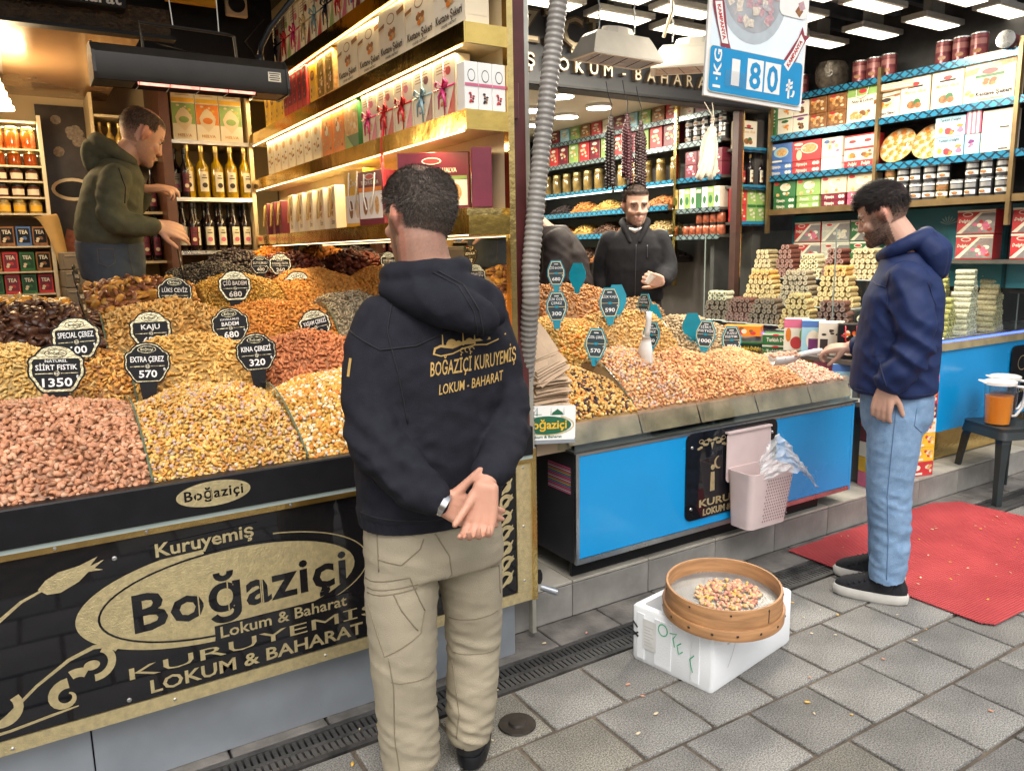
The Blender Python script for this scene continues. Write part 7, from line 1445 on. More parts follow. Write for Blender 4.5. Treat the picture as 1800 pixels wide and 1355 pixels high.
for k in range(nn):
    r_ = .125*math.sqrt(random.random()); a = random.uniform(0, 2*PI); P = np.array([.02+r_*math.cos(a)*1.0, -.005+r_*math.sin(a)*.85, .06+max(0, .016*(1-r_/.10))*random.random()]); M_ = np.array(Matrix.Rotation(random.uniform(0, 6), 3, Vector((random.uniform(-.3, .3), random.uniform(-.3, .3), 1)).normalized()))
    AV.append((V*random.uniform(.0075, .010)) @ M_.T+P); AF.append(F+no); no += len(V); AC.append(np.tile(np.array(random.choice([(.60, .38, .22), (.55, .26, .18), (.62, .44, .26), (.50, .22, .16), (.62, .40, .12)])), (len(V), 1)))
put(mesh_np('nuts', np.concatenate(AV), np.concatenate(AF), np.concatenate(AC), NUTM), 'nuts', parent=sv, kind='stuff')
# black plastic stool
PLB = mat('dark_green_black_plastic', (.016, .022, .024), .38, 0, .15, 6)
st = thing('stool', 'black moulded plastic stool holding an orange jug', 'stool', (4.93, 2.32, 0), R(-22))
b = MB(); S_ = .165; b.prism(rr(-S_, S_, -S_, S_, .04), .022, PLB, Matrix.Translation((0, 0, .45)) @ Matrix.Rotation(-PI/2, 4, 'X')); o = b.build('seat', st)
b = MB(); b.add([(p[0], p[1], .43) for p in rr(-S_*1.0, S_*1.0, -S_, S_, .04)]+[(p[0]*1.06, p[1]*1.06, .385) for p in rr(-S_, S_, -S_, S_, .04)], [(k, (k+1) % 24, (k+1) % 24+24, k+24) for k in range(24)], PLB); b.build('apron', st, 40)
for sx in (-1, 1):
    for sy in (-1, 1):
        b = MB(); P = [(.13, .13, .43, .05), (.15, .15, .36, .042), (.165, .165, .2, .030), (.182, .182, .0, .026)]; vs = []
        for x, y, z, w in P: vs += [(sx*(x-w), sy*(y+.01), z), (sx*(x+.01), sy*(y+.01), z), (sx*(x+.01), sy*(y-w), z), (sx*(x-.004), sy*(y-w), z), (sx*(x-.006), sy*(y-.006), z), (sx*(x-w), sy*(y-.004), z)]
        b.add(vs, [(i*6+k, i*6+(k+1) % 6, (i+1)*6+(k+1) % 6, (i+1)*6+k) for i in range(3) for k in range(6)]+[tuple(range(18, 24))], PLB); b.build('leg', st)
JUG = glassmat('jug_plastic', (.96, .96, .95), rough=.05); JUICE = mat('orange_juice', (.75, .24, .010), .3, 0, .08, 8)
def jug(loc, rot, lb, liq, hl=.17):
    t = thing('jug', lb, 'jug', loc, rot)
    b = MB(); b.lathe([(.068, 0), (.070, .004), (.082, .24), (.084, .245), (.080, .245), (.067, .008)], JUG, 24, caps=False); b.oval(0, 0, .068, .068, JUG, 0, 24, T=Matrix.Rotation(PI/2, 4, 'X')); b.build('body', t, 40)
    b = MB(); b.lathe([(.064, .006), (.066+.012*hl/.24, hl)], liq, 22); b.build('liquid', t, 40)
    b = MB(); b.lathe([(.086, .238), (.087, .256), (.075, .262), (.02, .264)], mat('milky_lid', (.72, .70, .66), .3, 0, .05), 22); b.add([(-.08, -.02, .24), (-.125, 0, .262), (-.08, .02, .24), (-.08, -.02, .262), (-.12, 0, .268), (-.08, .02, .262)], [(0, 1, 4, 3), (1, 2, 5, 4), (3, 4, 5), (0, 2, 1)], PLW); b.build('lid', t, 40)
    b = MB(); b.tube([(.08, 0, .225), (.13, 0, .22), (.142, 0, .18), (.13, 0, .10), (.10, 0, .05), (.076, 0, .045)], .009, mat('milky_handle', (.62, .62, .60), .2, 0, .05), 8); b.build('handle', t, True)
jug((4.845, 2.33, .453), R(-40), 'tall jug of orange juice with milky lid on the stool', JUICE)
jug((5.06, 2.41, .453), R(-30), 'jug of dark drink behind the orange juice', mat('dark_drink', (.05, .015, .012), .3), .15)
b = MB(); b.lathe([(.022, 0), (.030, .06), (.031, .062), (.029, .062), (.021, .004)], PLW, 16); put(b.mesh('paper_cup', 40), 'paper_cup', 'small white paper cup on the stool edge', 'cup', (5.06, 2.22, .453)); b = MB(); b.lathe([(.024, 0), (.033, .075), (.031, .075), (.022, .004)], JUG, 16); put(b.mesh('plastic_cup', 40), 'plastic_cup', 'clear plastic cup behind the small paper cup', 'cup', (5.13, 2.30, .453))
b = MB(); b.prism(rr(-.02, .34, 0, .42, .05), .01, BLACKG); b.ring(.12, .3, .06, .05, .006, GOLDF, -.001, 20); b.txt('LOKUM', .16, .10, .04, GOLDF, -.001); put(b.mesh('name_plate'), 'name_plate', 'black name plate on the blue lokum counter at the right edge', 'sign', (5.52, 2.586, .42))
# ================================================================ PEOPLE
from mathutils.bvhtree import BVHTree
def limb(b, pts, rs, m, n=14, flat=1, cap=True):
    P = [Vector(p) for p in pts]; Q, S = [], []
    if cap:
        t = (P[0]-P[1]).normalized()
        for a in (80, 50, 25): Q.append(P[0]+t*rs[0]*math.sin(R(a))); S.append(rs[0]*math.cos(R(a)))
    # smooth the chain with a Catmull-Rom curve
    for i in range(len(P)-1):
        p0, p1, p2, p3 = P[max(i-1, 0)], P[i], P[i+1], P[min(i+2, len(P)-1)]; k_ = 5
        for k in range(k_):
            t = k/k_; Q.append(.5*((2*p1)+(p2-p0)*t+(2*p0-5*p1+4*p2-p3)*t*t+(3*p1-p0-3*p2+p3)*t**3)); S.append(rs[i]+(rs[i+1]-rs[i])*t)
    Q.append(P[-1]); S.append(rs[-1])
    if cap:
        t = (P[-1]-P[-2]).normalized()
        for a in (25, 50, 80): Q.append(P[-1]+t*rs[-1]*math.sin(R(a))); S.append(rs[-1]*math.cos(R(a)))
    b.tube(Q, S, m, n, flat=flat)
def loft(b, secs, m, yaw=0, n=28, e=2.3):
    """secs: (cx, cy, z, halfwidth, halfdepth) stacked ellipses"""
    vs = []; c0, s0 = math.cos(yaw), math.sin(yaw)
    for (cx, cy, z, a, d) in secs:
        for k in range(n):
            th = 2*PI*k/n; c, s_ = math.cos(th), math.sin(th); u = a*math.copysign(abs(c)**(2/e), c); v = d*math.copysign(abs(s_)**(2/e), s_); vs.append((cx+u*c0-v*s0, cy+u*s0+v*c0, z))
    b.add(vs, [(i*n+k, i*n+(k+1) % n, (i+1)*n+(k+1) % n, (i+1)*n+k) for i in range(len(secs)-1) for k in range(n)]+[tuple(range(n))[::-1], tuple(range((len(secs)-1)*n, len(secs)*n))], m)
def fuse(b, vox, it=6, fac=.5):
    """one continuous surface from the overlapping pieces of b"""
    me = b.mesh('fuse'); o = D.objects.new('fuse', me); COL.objects.link(o)
    r = o.modifiers.new('r', 'REMESH'); r.mode = 'VOXEL'; r.voxel_size = vox; s_ = o.modifiers.new('s', 'SMOOTH'); s_.iterations = it; s_.factor = fac
    m2 = D.meshes.new_from_object(o.evaluated_get(bpy.context.evaluated_depsgraph_get())); D.objects.remove(o); D.meshes.remove(me); return m2
def verts(me): a = np.empty(len(me.vertices)*3, np.float32); me.vertices.foreach_get('co', a); return a.reshape(-1, 3)
def norms(me): a = np.empty(len(me.vertices)*3, np.float32); me.vertex_normals.foreach_get('vector', a); return a.reshape(-1, 3)
def finish(me, m, disp=None, col=None, crop=None):
    V = verts(me)
    if disp: V = V+norms(me)*np.array([disp(Vector(p)) for p in V])[:, None].astype(np.float32); me.vertices.foreach_set('co', V.ravel())
    if crop:
        bm = bmesh.new(); bm.from_mesh(me); bmesh.ops.delete(bm, geom=[v for v in bm.verts if crop(v.co)], context='VERTS'); bm.to_mesh(me); bm.free()
    if col:
        a = me.color_attributes.new('Col', 'FLOAT_COLOR', 'POINT'); C = np.array([tuple(col(Vector(p)))+(1,) for p in verts(me)], np.float32); a.data.foreach_set('color', C.ravel())
    me.materials.clear(); me.materials.append(m); me.polygons.foreach_set('use_smooth', [True]*len(me.polygons)); me.update(); return me
N3 = mnoise.noise
def folds(seed, amp, spots=(), f=(7, 7, 24), base=.35):
    """cloth wrinkles: stretched noise, strongest near the given (point, radius) spots"""
    sp = [(Vector(p), r) for p, r in spots]
    def d(p):
        w = base+sum(max(0, 1-(p-q).length/r)**1 for q, r in sp); w = min(w, 1.3)
        a = N3(Vector((p.x*f[0]+seed, p.y*f[1], p.z*f[2]+p.x*9))); c = N3(Vector((p.x*f[0]*2.1, p.y*f[1]*2+seed, p.z*f[2]*1.7-p.x*14)))
        return amp*w*((1-abs(a)*2.2)*.7+c*.45)
    return d
SKIN = amat('skin', .48, .35, bump=.12, bs=500, sss=.12); HAIRM = amat('hair', .6, .2)
HEADP = [(-.117, .018, .070, .036), (-.108, .034, .086, .012), (-.09, .048, .0905, -.022), (-.065, .058, .090, -.050), (-.03, .066, .088, -.078), (0, .0715, .086, -.094), (.03, .0745, .091, -.101), (.06, .0735, .086, -.099), (.085, .065, .069, -.084), (.105, .046, .044, -.058), (.117, .016, .014, -.022)]
def head_shape(b, m, T, s=1, ears=True):
    o = b.T; b.T = T @ Matrix.Scale(s, 4)
    loft(b, [(0, (f+k)/2, z, w, (f-k)/2) for z, w, f, k in HEADP], m, n=30, e=2.15)
    limb(b, [(0, .086, .016), (0, .095, -.008), (0, .1035, -.030)], [.009, .0095, .0125], m, 10)
    for s_ in (-1, 1):
        limb(b, [(s_*.010, .094, -.034), (s_*.012, .090, -.034)], [.008, .007], m, 8)
        limb(b, [(s_*.046, .076, .020), (s_*.016, .088, .022)], [.010, .009], m, 8)
        limb(b, [(s_*.045, .062, -.028), (s_*.03, .075, -.034)], [.017, .014], m, 8)
        if ears: limb(b, [(s_*.072, -.006, -.030), (s_*.080, -.012, -.004), (s_*.079, -.012, .018)], [.009, .016, .013], m, 10, flat=.5); limb(b, [(s_*.070, .002, .006), (s_*.073, .0, -.01)], [.012, .012], m, 8)
    limb(b, [(-.022, .089, -.062), (0, .095, -.061), (.022, .089, -.062)], [.005, .0065, .005], m, 8); limb(b, [(-.018, .088, -.074), (0, .094, -.075), (.018, .088, -.074)], [.005, .0075, .005], m, 8)
    limb(b, [(0, .080, -.102), (0, .084, -.098)], [.018, .018], m, 10)
    b.T = o
def skin_col(base, T, s, beard=0, stub=(0, 0), hairc=(.03, .022, .018)):
    """skin colour, darker where beard grows and where the hair is cropped short"""
    Ti = (T @ Matrix.Scale(s, 4)).inverted(); base = Vector(base); hc = Vector(hairc)
    def c(p):
        if p.z < .2: return (.015, .015, .018)
        q = Ti @ p; k = base*(1+.10*N3(p*22)); far = q.length > .2
        if not far:
            if abs(q.x) > .068 and q.y < .02: k = Vector((k.x*1.15, k.y*.92, k.z*.9))
            if q.y > .06 and -.085 < q.z < -.052 and abs(q.x) < .019 and q.y > .086: k = Vector((k.x*.92, k.y*.80, k.z*.80))
            if q.y > .06 and .014 < q.z < .030 and .012 < abs(q.x) < .052: k = k.lerp(hc, .75)
            if beard:
                e = min(1, max(0, (-.040-q.z)/.014))*min(1, max(0, (q.y+.012)/.02)) ; jaw = min(1, max(0, (.02-q.z)/.03))*min(1, max(0, .048-abs(q.y-.012))/.02)*(abs(q.x) > .045)*(q.y > -.015)
                must = (q.y > .08)*(-.060 < q.z < -.044)*(abs(q.x) < .03); lip = (q.y > .085)*(abs(q.x) < .022)*(-.083 < q.z < -.056)
                w = max(e*(1-lip), jaw*.9, must)*beard*(.92+.3*N3(p*260)); k = k.lerp(hc, max(0, min(1, w)))
            if stub[0] and q.y < .035 and q.z < .0: k = k.lerp(hc, stub[0]*max(0, min(1, (q.z+stub[1])/.06))*(.85+.3*N3(p*240)))
        return tuple(max(0, x) for x in k)
    return c
def hair(parent, T, s, thick, line, dens, col, blade, nb, flow=(0, -.3, -1), name='hair', seed=1, curl=.3):
    """hair cap grown from the head's own shape; line(q) > 0 where hair grows, dens(q) 0..1 its thickness"""
    b = MB(); head_shape(b, SKIN, T, s, ears=False); me = fuse(b, .0055, 4); Ti = (T @ Matrix.Scale(s, 4)).inverted(); M3 = T.to_3x3()
    V = verts(me); Nn = norms(me); keep = np.zeros(len(V), bool); V2 = V.copy(); rnd = random.Random(seed); q_ = []
    for i, p in enumerate(V):
        q = Ti @ Vector(p); l = line(q); q_.append((q, l)); 
        if l > -.004: keep[i] = True; t = min(1, max(0, l/.02)); V2[i] = V[i]+Nn[i]*(thick*dens(q)*t*(1+.12*N3(Vector(p)*60))-(.0015 if l < .002 else -.0006))
    me.vertices.foreach_set('co', V2.ravel()); F = [tuple(p.vertices) for p in me.polygons if all(keep[v] for v in p.vertices)]
    idx = {}; NV = []; 
    for f in F:
        for v in f:
            if v not in idx: idx[v] = len(NV); NV.append(V2[v])
    C = []
    keys = list(idx)
    sk = Vector(line.skin)
    for v in keys: q, l = q_[v]; k = Vector(col)*(1+.5*N3(Vector(V[v])*90)); a = min(1, dens(q)*1.25)*min(1, max(.0, l/.012)); C.append(tuple(max(0, x) for x in sk.lerp(k, min(1, a*(.92+.25*N3(Vector(V[v])*300))))))
    FF = [tuple(idx[v] for v in f) for f in F]
    live = [v for v in keys if q_[v][1] > .004]
    for k in range(nb):
        v = rnd.choice(live); q, l = q_[v]; d_ = dens(q)
        if rnd.random() > d_*1.2: continue
        p = Vector(V2[v]); nrm = Vector(Nn[v]); fl = M3 @ Vector(flow(q) if callable(flow) else flow); dr = (nrm*.55+fl*.8+Vector((rnd.uniform(-1, 1), rnd.uniform(-1, 1), rnd.uniform(-1, 1)))*curl).normalized(); L = blade*d_*rnd.uniform(.6, 1.2); sd_ = dr.cross(nrm).normalized()*.00065
        p += sd_*rnd.uniform(-3, 3); o = len(NV); mid = p+dr*L*.6; end = p+(dr+fl*.5).normalized()*L
        for x in (p-sd_, p+sd_, mid-sd_*.8, mid+sd_*.8, end): NV.append(tuple(x))
        c = Vector(col)*rnd.uniform(.5, 1.9); C += [tuple(c)]*5; FF += [(o, o+1, o+3, o+2), (o+2, o+3, o+4)]
    D.meshes.remove(me); me = D.meshes.new(name); me.from_pydata([tuple(v) for v in NV], [], FF); a = me.color_attributes.new('Col', 'FLOAT_COLOR', 'POINT'); a.data.foreach_set('color', np.concatenate([np.array(C), np.ones((len(C), 1))], 1).astype(np.float32).ravel())
    me.materials.append(HAIRM); me.polygons.foreach_set('use_smooth', [True]*len(FF)); return put(me, name, parent=parent)
def hand(b, m, w, d, n, side, curl=(.5, .5, .55, .6), thumb=.4, s=1, spread=.10, tdir=None):
    """palm and five fingers: w wrist, d finger direction, n back-of-hand normal, side +1/-1 where the thumb is"""
    w = Vector(w); d = Vector(d).normalized(); n = Vector(n); n = (n-d*n.dot(d)).normalized(); u = d.cross(n)*side   # towards the thumb
    for k in range(4): f = (1.5-k)*.0205*s; limb(b, [w+u*f*.55, w+d*.05*s+u*f*.85+n*.003, w+d*.088*s+u*f], [.0165*s, .0150*s, .0115*s], m, 10)
    for k, (ln, c) in enumerate(zip((.072, .080, .074, .058), curl)):
        f = (1.5-k)*.0205*s; p = w+d*.088*s+u*f; dd = (d+u*(1.5-k)*spread).normalized(); pts = [w+d*.06*s+u*f*.9, p]; a = c*.5; r_ = [.0105, .0098]
        for j, q in enumerate((.45, .32, .25)):
            v = dd*math.cos(a)-n*math.sin(a); p = p+v*ln*q*s; pts.append(p); r_.append((.0092, .0083, .0070)[j]); a += c*.95
        limb(b, pts, [x*s for x in r_], m, 9)
    t = Vector(tdir).normalized() if tdir else (d*.72+u*.7-n*thumb).normalized(); p0 = w+d*.022*s+u*.024*s; p1 = p0+t*.040*s; t2 = (t*.7+d*.6-n*thumb*.4).normalized() if not tdir else t; p2 = p1+t2*.032*s
    limb(b, [w+d*.01*s+u*.010*s, p0, p1, p2, p2+t2*.022*s], [.016*s, .0165*s, .0118*s, .0105*s, .0085*s], m, 10)
def head_mat(c, yaw, pitch=0, roll=0): return Matrix.Translation(c) @ Matrix.Rotation(yaw, 4, 'Z') @ Matrix.Rotation(roll, 4, 'Y') @ Matrix.Rotation(-pitch, 4, 'X')
EYEW = mat('eye_white', (.62, .58, .54), .2, 0, 0); EYED = mat('iris_brown', (.02, .012, .008), .1, 0, 0)
def eyes(parent, T, s, look=(0, 1, -.1)):
    for s_ in (-1, 1):
        b = MB(T @ Matrix.Scale(s, 4)); c = Vector((s_*.031, .0715, .004)); V, F, _ = TP['round']
        b.add([tuple(c+Vector(v)*.0125) for v in V], [tuple(f) for f in F], EYEW); l = (Vector(look)+Vector((0, 0, 0))).normalized(); b.add([tuple(c+l*.0062+Vector(v)*.0070) for v in V], [tuple(f) for f in F], EYED); b.build('eye', parent, True)
        b = MB(T @ Matrix.Scale(s, 4)); b.tube([(s_*.017, .084, .007), (s_*.030, .0885, .0125), (s_*.045, .078, .0075)], [.0014, .0024, .0014], EYED, 6); b.build('eyelid', parent, True)
def person(label, x, y, rot_az, z=0): return thing('person', label, 'person', (x, y, z), -R(rot_az))
class Surf:
    """projects print and seams along +y (or a given direction) onto a garment"""
    def __init__(s, me, d=(0, 1, 0)): s.t = BVHTree.FromPolygons([v.co for v in me.vertices], [tuple(p.vertices) for p in me.polygons]); s.d = Vector(d).normalized()
    def hit(s, x, z, off=.0012, y0=-1.2):
        o = Vector((x, y0, z)) if s.d.y > .9 else Vector((x, 0, z))-s.d*1.2; h = s.t.ray_cast(o, s.d)
        return h[0]+h[1]*off if h[0] is not None else None
    def print(s, b, vs, fs, m, off=.0014):
        P = [s.hit(p[0], p[1], off) for p in vs]; f2 = [f for f in fs if all(P[i] is not None for i in f)]
        f2 = [f for f in f2 if max((P[i]-P[f[0]]).length for i in f) < .06]
        b.add([p if p is not None else Vector((0, 0, 0)) for p in P], f2, m)
    def line(s, b, pts, w, m, off=.001, sub=8):
        Q = []
        for i in range(len(pts)-1):
            for k in range(sub): t = k/sub; Q.append((pts[i][0]+(pts[i+1][0]-pts[i][0])*t, pts[i][1]+(pts[i+1][1]-pts[i][1])*t))
        Q.append(pts[-1]); H = [s.hit(p[0], p[1], off) for p in Q]; run = []
        for h in H+[None]:
            if h is not None and (not run or (h-run[-1]).length < .04): run.append(h)
            else:
                if len(run) > 2: b.tube(run, w, m, 6)
                run = [h] if h is not None else []
    def text(s, b, body, cx, z, h, w, m, bold=.03, shear=0, slope=0, res=2):
        v, f, tw = text_geo(body, bold, shear, 1, res); kx = w/tw; kz = h/.72; s.print(b, [(cx+p[0]*kx, z+p[1]*kz+slope*p[0]*kx) for p in v], f, m)
def shoe(parent, T, L, up, sole, name='shoe', high=.0, accent=None):
    """toe towards +y, heel at origin side"""
    b = MB(T); n = 20
    loft(b, [(0, L*.5-.012, .034, .046, L*.5-.004), (0, L*.49-.012, .058, .046, L*.485), (0, L*.45-.012, .078, .043, L*.44), (0, L*.33, .100, .039, L*.32), (0, L*.25, .120+high*.3, .040, L*.225), (0, L*.22, .145+high, .042, L*.195)], up, n=n, e=2.4)
    me = fuse(b, .006, 5); finish(me, up); o = put(me, name, parent=parent)
    b = MB(T); loft(b, [(0, L*.5-.012, .0, .044, L*.5-.016), (0, L*.5-.012, .008, .050, L*.5), (0, L*.5-.012, .034, .052, L*.5+.004), (0, L*.49-.012, .046, .049, L*.49)], sole, n=28, e=2.6); b.build('sole', o, 50)
    return o
# -------------------------------------------------------------- man with hands behind his back, seen from behind
NAVYK = mat('black_hoodie_fleece', (.017, .0175, .024), .9, 0, .15, 30, bump=.25, bs=420, spec=.15); KHAKI = mat('khaki_cotton', (.33, .285, .205), .82, 0, .08, 9, bump=.25, bs=330); GOLDT = mat('gold_textile_print', (.52, .33, .10), .6, 0, .06, 60)
SEAMK = mat('seam_dark', (.007, .007, .010), .8, 0, 0); SEAMT = mat('khaki_seam', (.20, .165, .11), .85, 0, 0); BOOT = mat('black_boot_leather', (.014, .015, .018), .4, 0, .15, 30)
p1 = person('man seen from behind in a black hoodie and khaki trousers, hands clasped behind his back', .90, 1.87, 25.7)
hT = head_mat((-.010, .015, 1.610), R(33), R(4)); hs1 = 1.08; YW = R(20)
b = MB(); head_shape(b, SKIN, hT, hs1)
limb(b, [(-.010, -.012, 1.56), (-.002, -.012, 1.50), (.008, -.01, 1.44)], [.064, .068, .085], SKIN, 18)
loft(b, [(0, 0, .85, .12, .07), (.01, 0, 1.1, .12, .07), (.015, 0, 1.3, .14, .07), (.01, 0, 1.42, .09, .06)], SKIN, YW)
limb(b, [(-.14, -.05, 1.33), (-.145, -.13, 1.05), (.008, -.232, .922)], [.045, .038, .028], SKIN); limb(b, [(.18, .06, 1.32), (.210, .0, 1.05), (.128, -.235, .962)], [.045, .038, .028], SKIN)
limb(b, [(-.09, -.02, .85), (-.10, -.04, .42), (-.095, -.04, .06)], [.06, .05, .04], SKIN); limb(b, [(.09, .03, .85), (.10, .06, .42), (.08, .05, .06)], [.06, .05, .04], SKIN)
hand(b, SKIN, (.020, -.230, .917), (.80, .06, -.38), (.18, -.92, .1), -1, (.16, .2, .25, .3), .1, 1.0, .0, tdir=(.62, -.1, .62))
hand(b, SKIN, (.126, -.262, .958), (-.22, -.22, -.94), (.25, .93, -.25), -1, (.75, .95, 1.1, 1.2), .3, .97, .05, tdir=(-.55, -.5, -.6))
me = fuse(b, .0042, 4); finish(me, SKIN, col=skin_col((.53, .275, .19), hT, hs1, .5, (.5, .150), (.08, .06, .05))); put(me, 'body', parent=p1)
def line1(q): return min((q.z+.112-.60*max(0, q.y+.02)) if q.y < .03 else (q.z-.035-.12*max(0, q.y-.03)), .03 if not (abs(q.x) > .058 and -.035 < q.y < .035 and q.z < .012) else -.01)
line1.skin = (.40, .245, .185)
def dens1(q): return max(.10, min(1, .10+max(0, q.z+.095)/.135))*(.45 if (abs(q.x) < .03 and q.y < -.015 and q.y > -.06 and q.z > .095) else 1)
hair(p1, hT, hs1, .0045, line1, dens1, (.080, .066, .056), .011, 17000, lambda q: (q.x*4, -.5 if q.z > .05 else -.1, -.5), seed=4, curl=.45)
b = MB()
loft(b, [(-.012, -.005, .825, .192, .130), (-.010, -.005, .85, .202, .138), (-.006, 0, .95, .205, .142), (.004, 0, 1.08, .203, .138), (.014, 0, 1.20, .212, .134), (.020, .0, 1.29, .212, .122), (.018, .0, 1.355, .180, .105), (.012, .0, 1.41, .120, .088), (.004, 0, 1.455, .085, .078)], NAVYK, YW)
limb(b, [(-.116, -.045, 1.345), (-.145, -.075, 1.25), (-.152, -.115, 1.13), (-.130, -.155, 1.045), (-.055, -.205, .965), (.000, -.226, .927)], [.072, .071, .068, .068, .057, .044], NAVYK, 18)
limb(b, [(.152, .055, 1.335), (.184, .05, 1.24), (.204, .03, 1.12), (.200, -.02, 1.045), (.170, -.13, .990), (.134, -.205, .972)], [.069, .067, .062, .060, .053, .045], NAVYK, 18)
hood_spots = [((-.15, -.15, 1.04), .16), ((-.06, -.2, .97), .14), ((.22, 0, 1.04), .16), ((-.15, -.05, 1.25), .1)]
me = fuse(b, .0075, 7); finish(me, NAVYK, folds(3, .017, hood_spots, (7, 7, 17), .24), crop=None); hd = put(me, 'hoodie', parent=p1); S1 = Surf(me)
b = MB()
limb(b, [(-.098, .01, 1.462), (-.075, -.065, 1.468), (-.005, -.095, 1.467), (.07, -.075, 1.473), (.095, .0, 1.48), (.06, .075, 1.475), (-.03, .085, 1.47), (-.098, .01, 1.455)], [.026, .03, .034, .032, .028, .026, .026, .026], NAVYK, 12, cap=False)
limb(b, [(-.085, -.055, 1.43), (-.01, -.115, 1.405), (.075, -.142, 1.39), (.128, -.145, 1.368)], [.036, .052, .054, .040], NAVYK, 16, flat=1)
limb(b, [(-.04, -.09, 1.435), (.06, -.10, 1.43), (.15, -.075, 1.40), (.165, -.09, 1.36)], [.036, .048, .042, .036], NAVYK, 14)
limb(b, [(.02, -.125, 1.39), (.10, -.155, 1.358), (.150, -.14, 1.348)], [.045, .042, .032], NAVYK, 12)
me = fuse(b, .0065, 7); finish(me, NAVYK, folds(9, .007, [((.05, -.12, 1.38), .2)], (9, 9, 12), .4)); put(me, 'hood', parent=hd); S1h = Surf(me)
b = MB(); S1.line(b, [(-.205, 1.335), (-.12, 1.285), (-.03, 1.292), (.06, 1.328)], .0022, SEAMK); S1.line(b, [(-.085, 1.405), (-.10, 1.33), (-.075, 1.22), (-.058, 1.10)], .0022, SEAMK); S1h.line(b, [(.03, 1.475), (.09, 1.44), (.125, 1.38), (.135, 1.32)], .0024, SEAMK); S1h.line(b, [(.018, 1.472), (.078, 1.437), (.112, 1.378), (.122, 1.318)], .0018, SEAMK)
S1.line(b, [(-.19, .858), (0, .842), (.17, .835)], .0022, SEAMK); b.build('seam', hd, True)
b = MB()
def gp(x, z): return S1.print
S1.text(b, 'BOĞAZİÇİ KURUYEMİŞ', .118, 1.222, .036, .232, GOLDT, .01, .15, .06); S1.text(b, 'LOKUM - BAHARAT', .108, 1.176, .026, .172, GOLDT, .01, .15, .10)
S1.text(b, '1', -.196, 1.222, .044, .014, GOLDT, .02, .2)
def strip(pts, ws):
    vs = []
    for i, p in enumerate(pts):
        t = Vector(pts[min(i+1, len(pts)-1)])-Vector(pts[max(i-1, 0)]); t.normalize(); w = ws[i] if hasattr(ws, '__len__') else ws; vs += [(p[0]-t.y*w, p[1]+t.x*w), (p[0]+t.y*w, p[1]-t.x*w)]
    S1.print(b, vs, [(2*i, 2*i+1, 2*i+3, 2*i+2) for i in range(len(pts)-1)], GOLDT)
bs0 = [(.012, 1.268), (.016, 1.283), (.03, 1.288), (.06, 1.284), (.09, 1.293), (.12, 1.296), (.16, 1.298), (.205, 1.305)]
strip(bs0, [.002, .003, .003, .004, .004, .003, .003, .002]); strip([(.012, 1.270), (.03, 1.264), (.06, 1.268), (.09, 1.279), (.12, 1.285), (.15, 1.283), (.18, 1.292), (.206, 1.303)], .0016)
for x, h in ((.036, .030), (.088, .040), (.118, .028)): S1.print(b, [(x-.0022, 1.286), (x+.0022, 1.286), (x+.001, 1.286+h), (x-.001, 1.286+h)], [(0, 1, 2, 3)], GOLDT)
for x, r_ in ((.058, .013), (.075, .008), (.104, .012)): S1.print(b, [(x-r_*1.2, 1.288)]+[(x+r_*math.cos(R(180-20*k)), 1.291+r_*math.sin(R(20*k))) for k in range(10)]+[(x+r_*1.2, 1.288)], [tuple(range(12))], GOLDT)
for x in (.086, .098, .110): 
    strip([(x+.006*math.cos(k*.6), 1.274+.006*math.sin(k*.6)) for k in range(9)], .001)
b.build('back_print', hd)
# ribbed hem and cuffs
b = MB(); loft(b, [(-.012, -.003, .805, .194, .131), (-.012, -.003, .850, .200, .136)], NAVYK, YW, 90); 
me = b.mesh('hem_rib'); V = verts(me); k = np.arange(len(V)) % 2; V[:, :2] *= (1+.010*k)[:, None]; me.vertices.foreach_set('co', V.ravel()); put(me, 'hem_rib', parent=hd)
b = MB(); b.tube([(-.010, -.222, .934), (.016, -.234, .917)], [.043, .037], NAVYK, 18); b.tube([(.138, -.195, .976), (.128, -.228, .964)], [.044, .037], NAVYK, 18); b.build('cuff', hd, True)
b = MB(); b.tube([(.017, -.2345, .9165), (.030, -.237, .9085)], [.0375, .036], mat('silver_watch', (.6, .6, .6), .2, 1, .1), 16, flat=.85); b.build('watch', p1, 40)
b = MB()
loft(b, [(-.004, 0, .845, .185, .122), (-.004, .0, .78, .193, .130), (-.002, .0, .72, .198, .135), (0, .005, .665, .196, .130)], KHAKI, YW)
limb(b, [(-.088, -.035, .72), (-.098, -.045, .60), (-.100, -.055, .42), (-.098, -.045, .25), (-.094, -.04, .10)], [.103, .100, .091, .084, .078], KHAKI, 20); limb(b, [(.088, .04, .72), (.098, .05, .58), (.102, .065, .42), (.092, .06, .25), (.082, .055, .115)], [.099, .091, .080, .075, .066], KHAKI, 20)
me = fuse(b, .008, 6); finish(me, KHAKI, folds(21, .0085, [((-.1, 0, .42), .16), ((.1, 0, .42), .16), ((-.09, 0, .15), .2), ((.09, 0, .16), .22), ((0, 0, .66), .12)], (5, 5, 26), .30), crop=lambda c: c.z < .075); tr = put(me, 'trousers', parent=p1); ST = Surf(me)
b = MB()
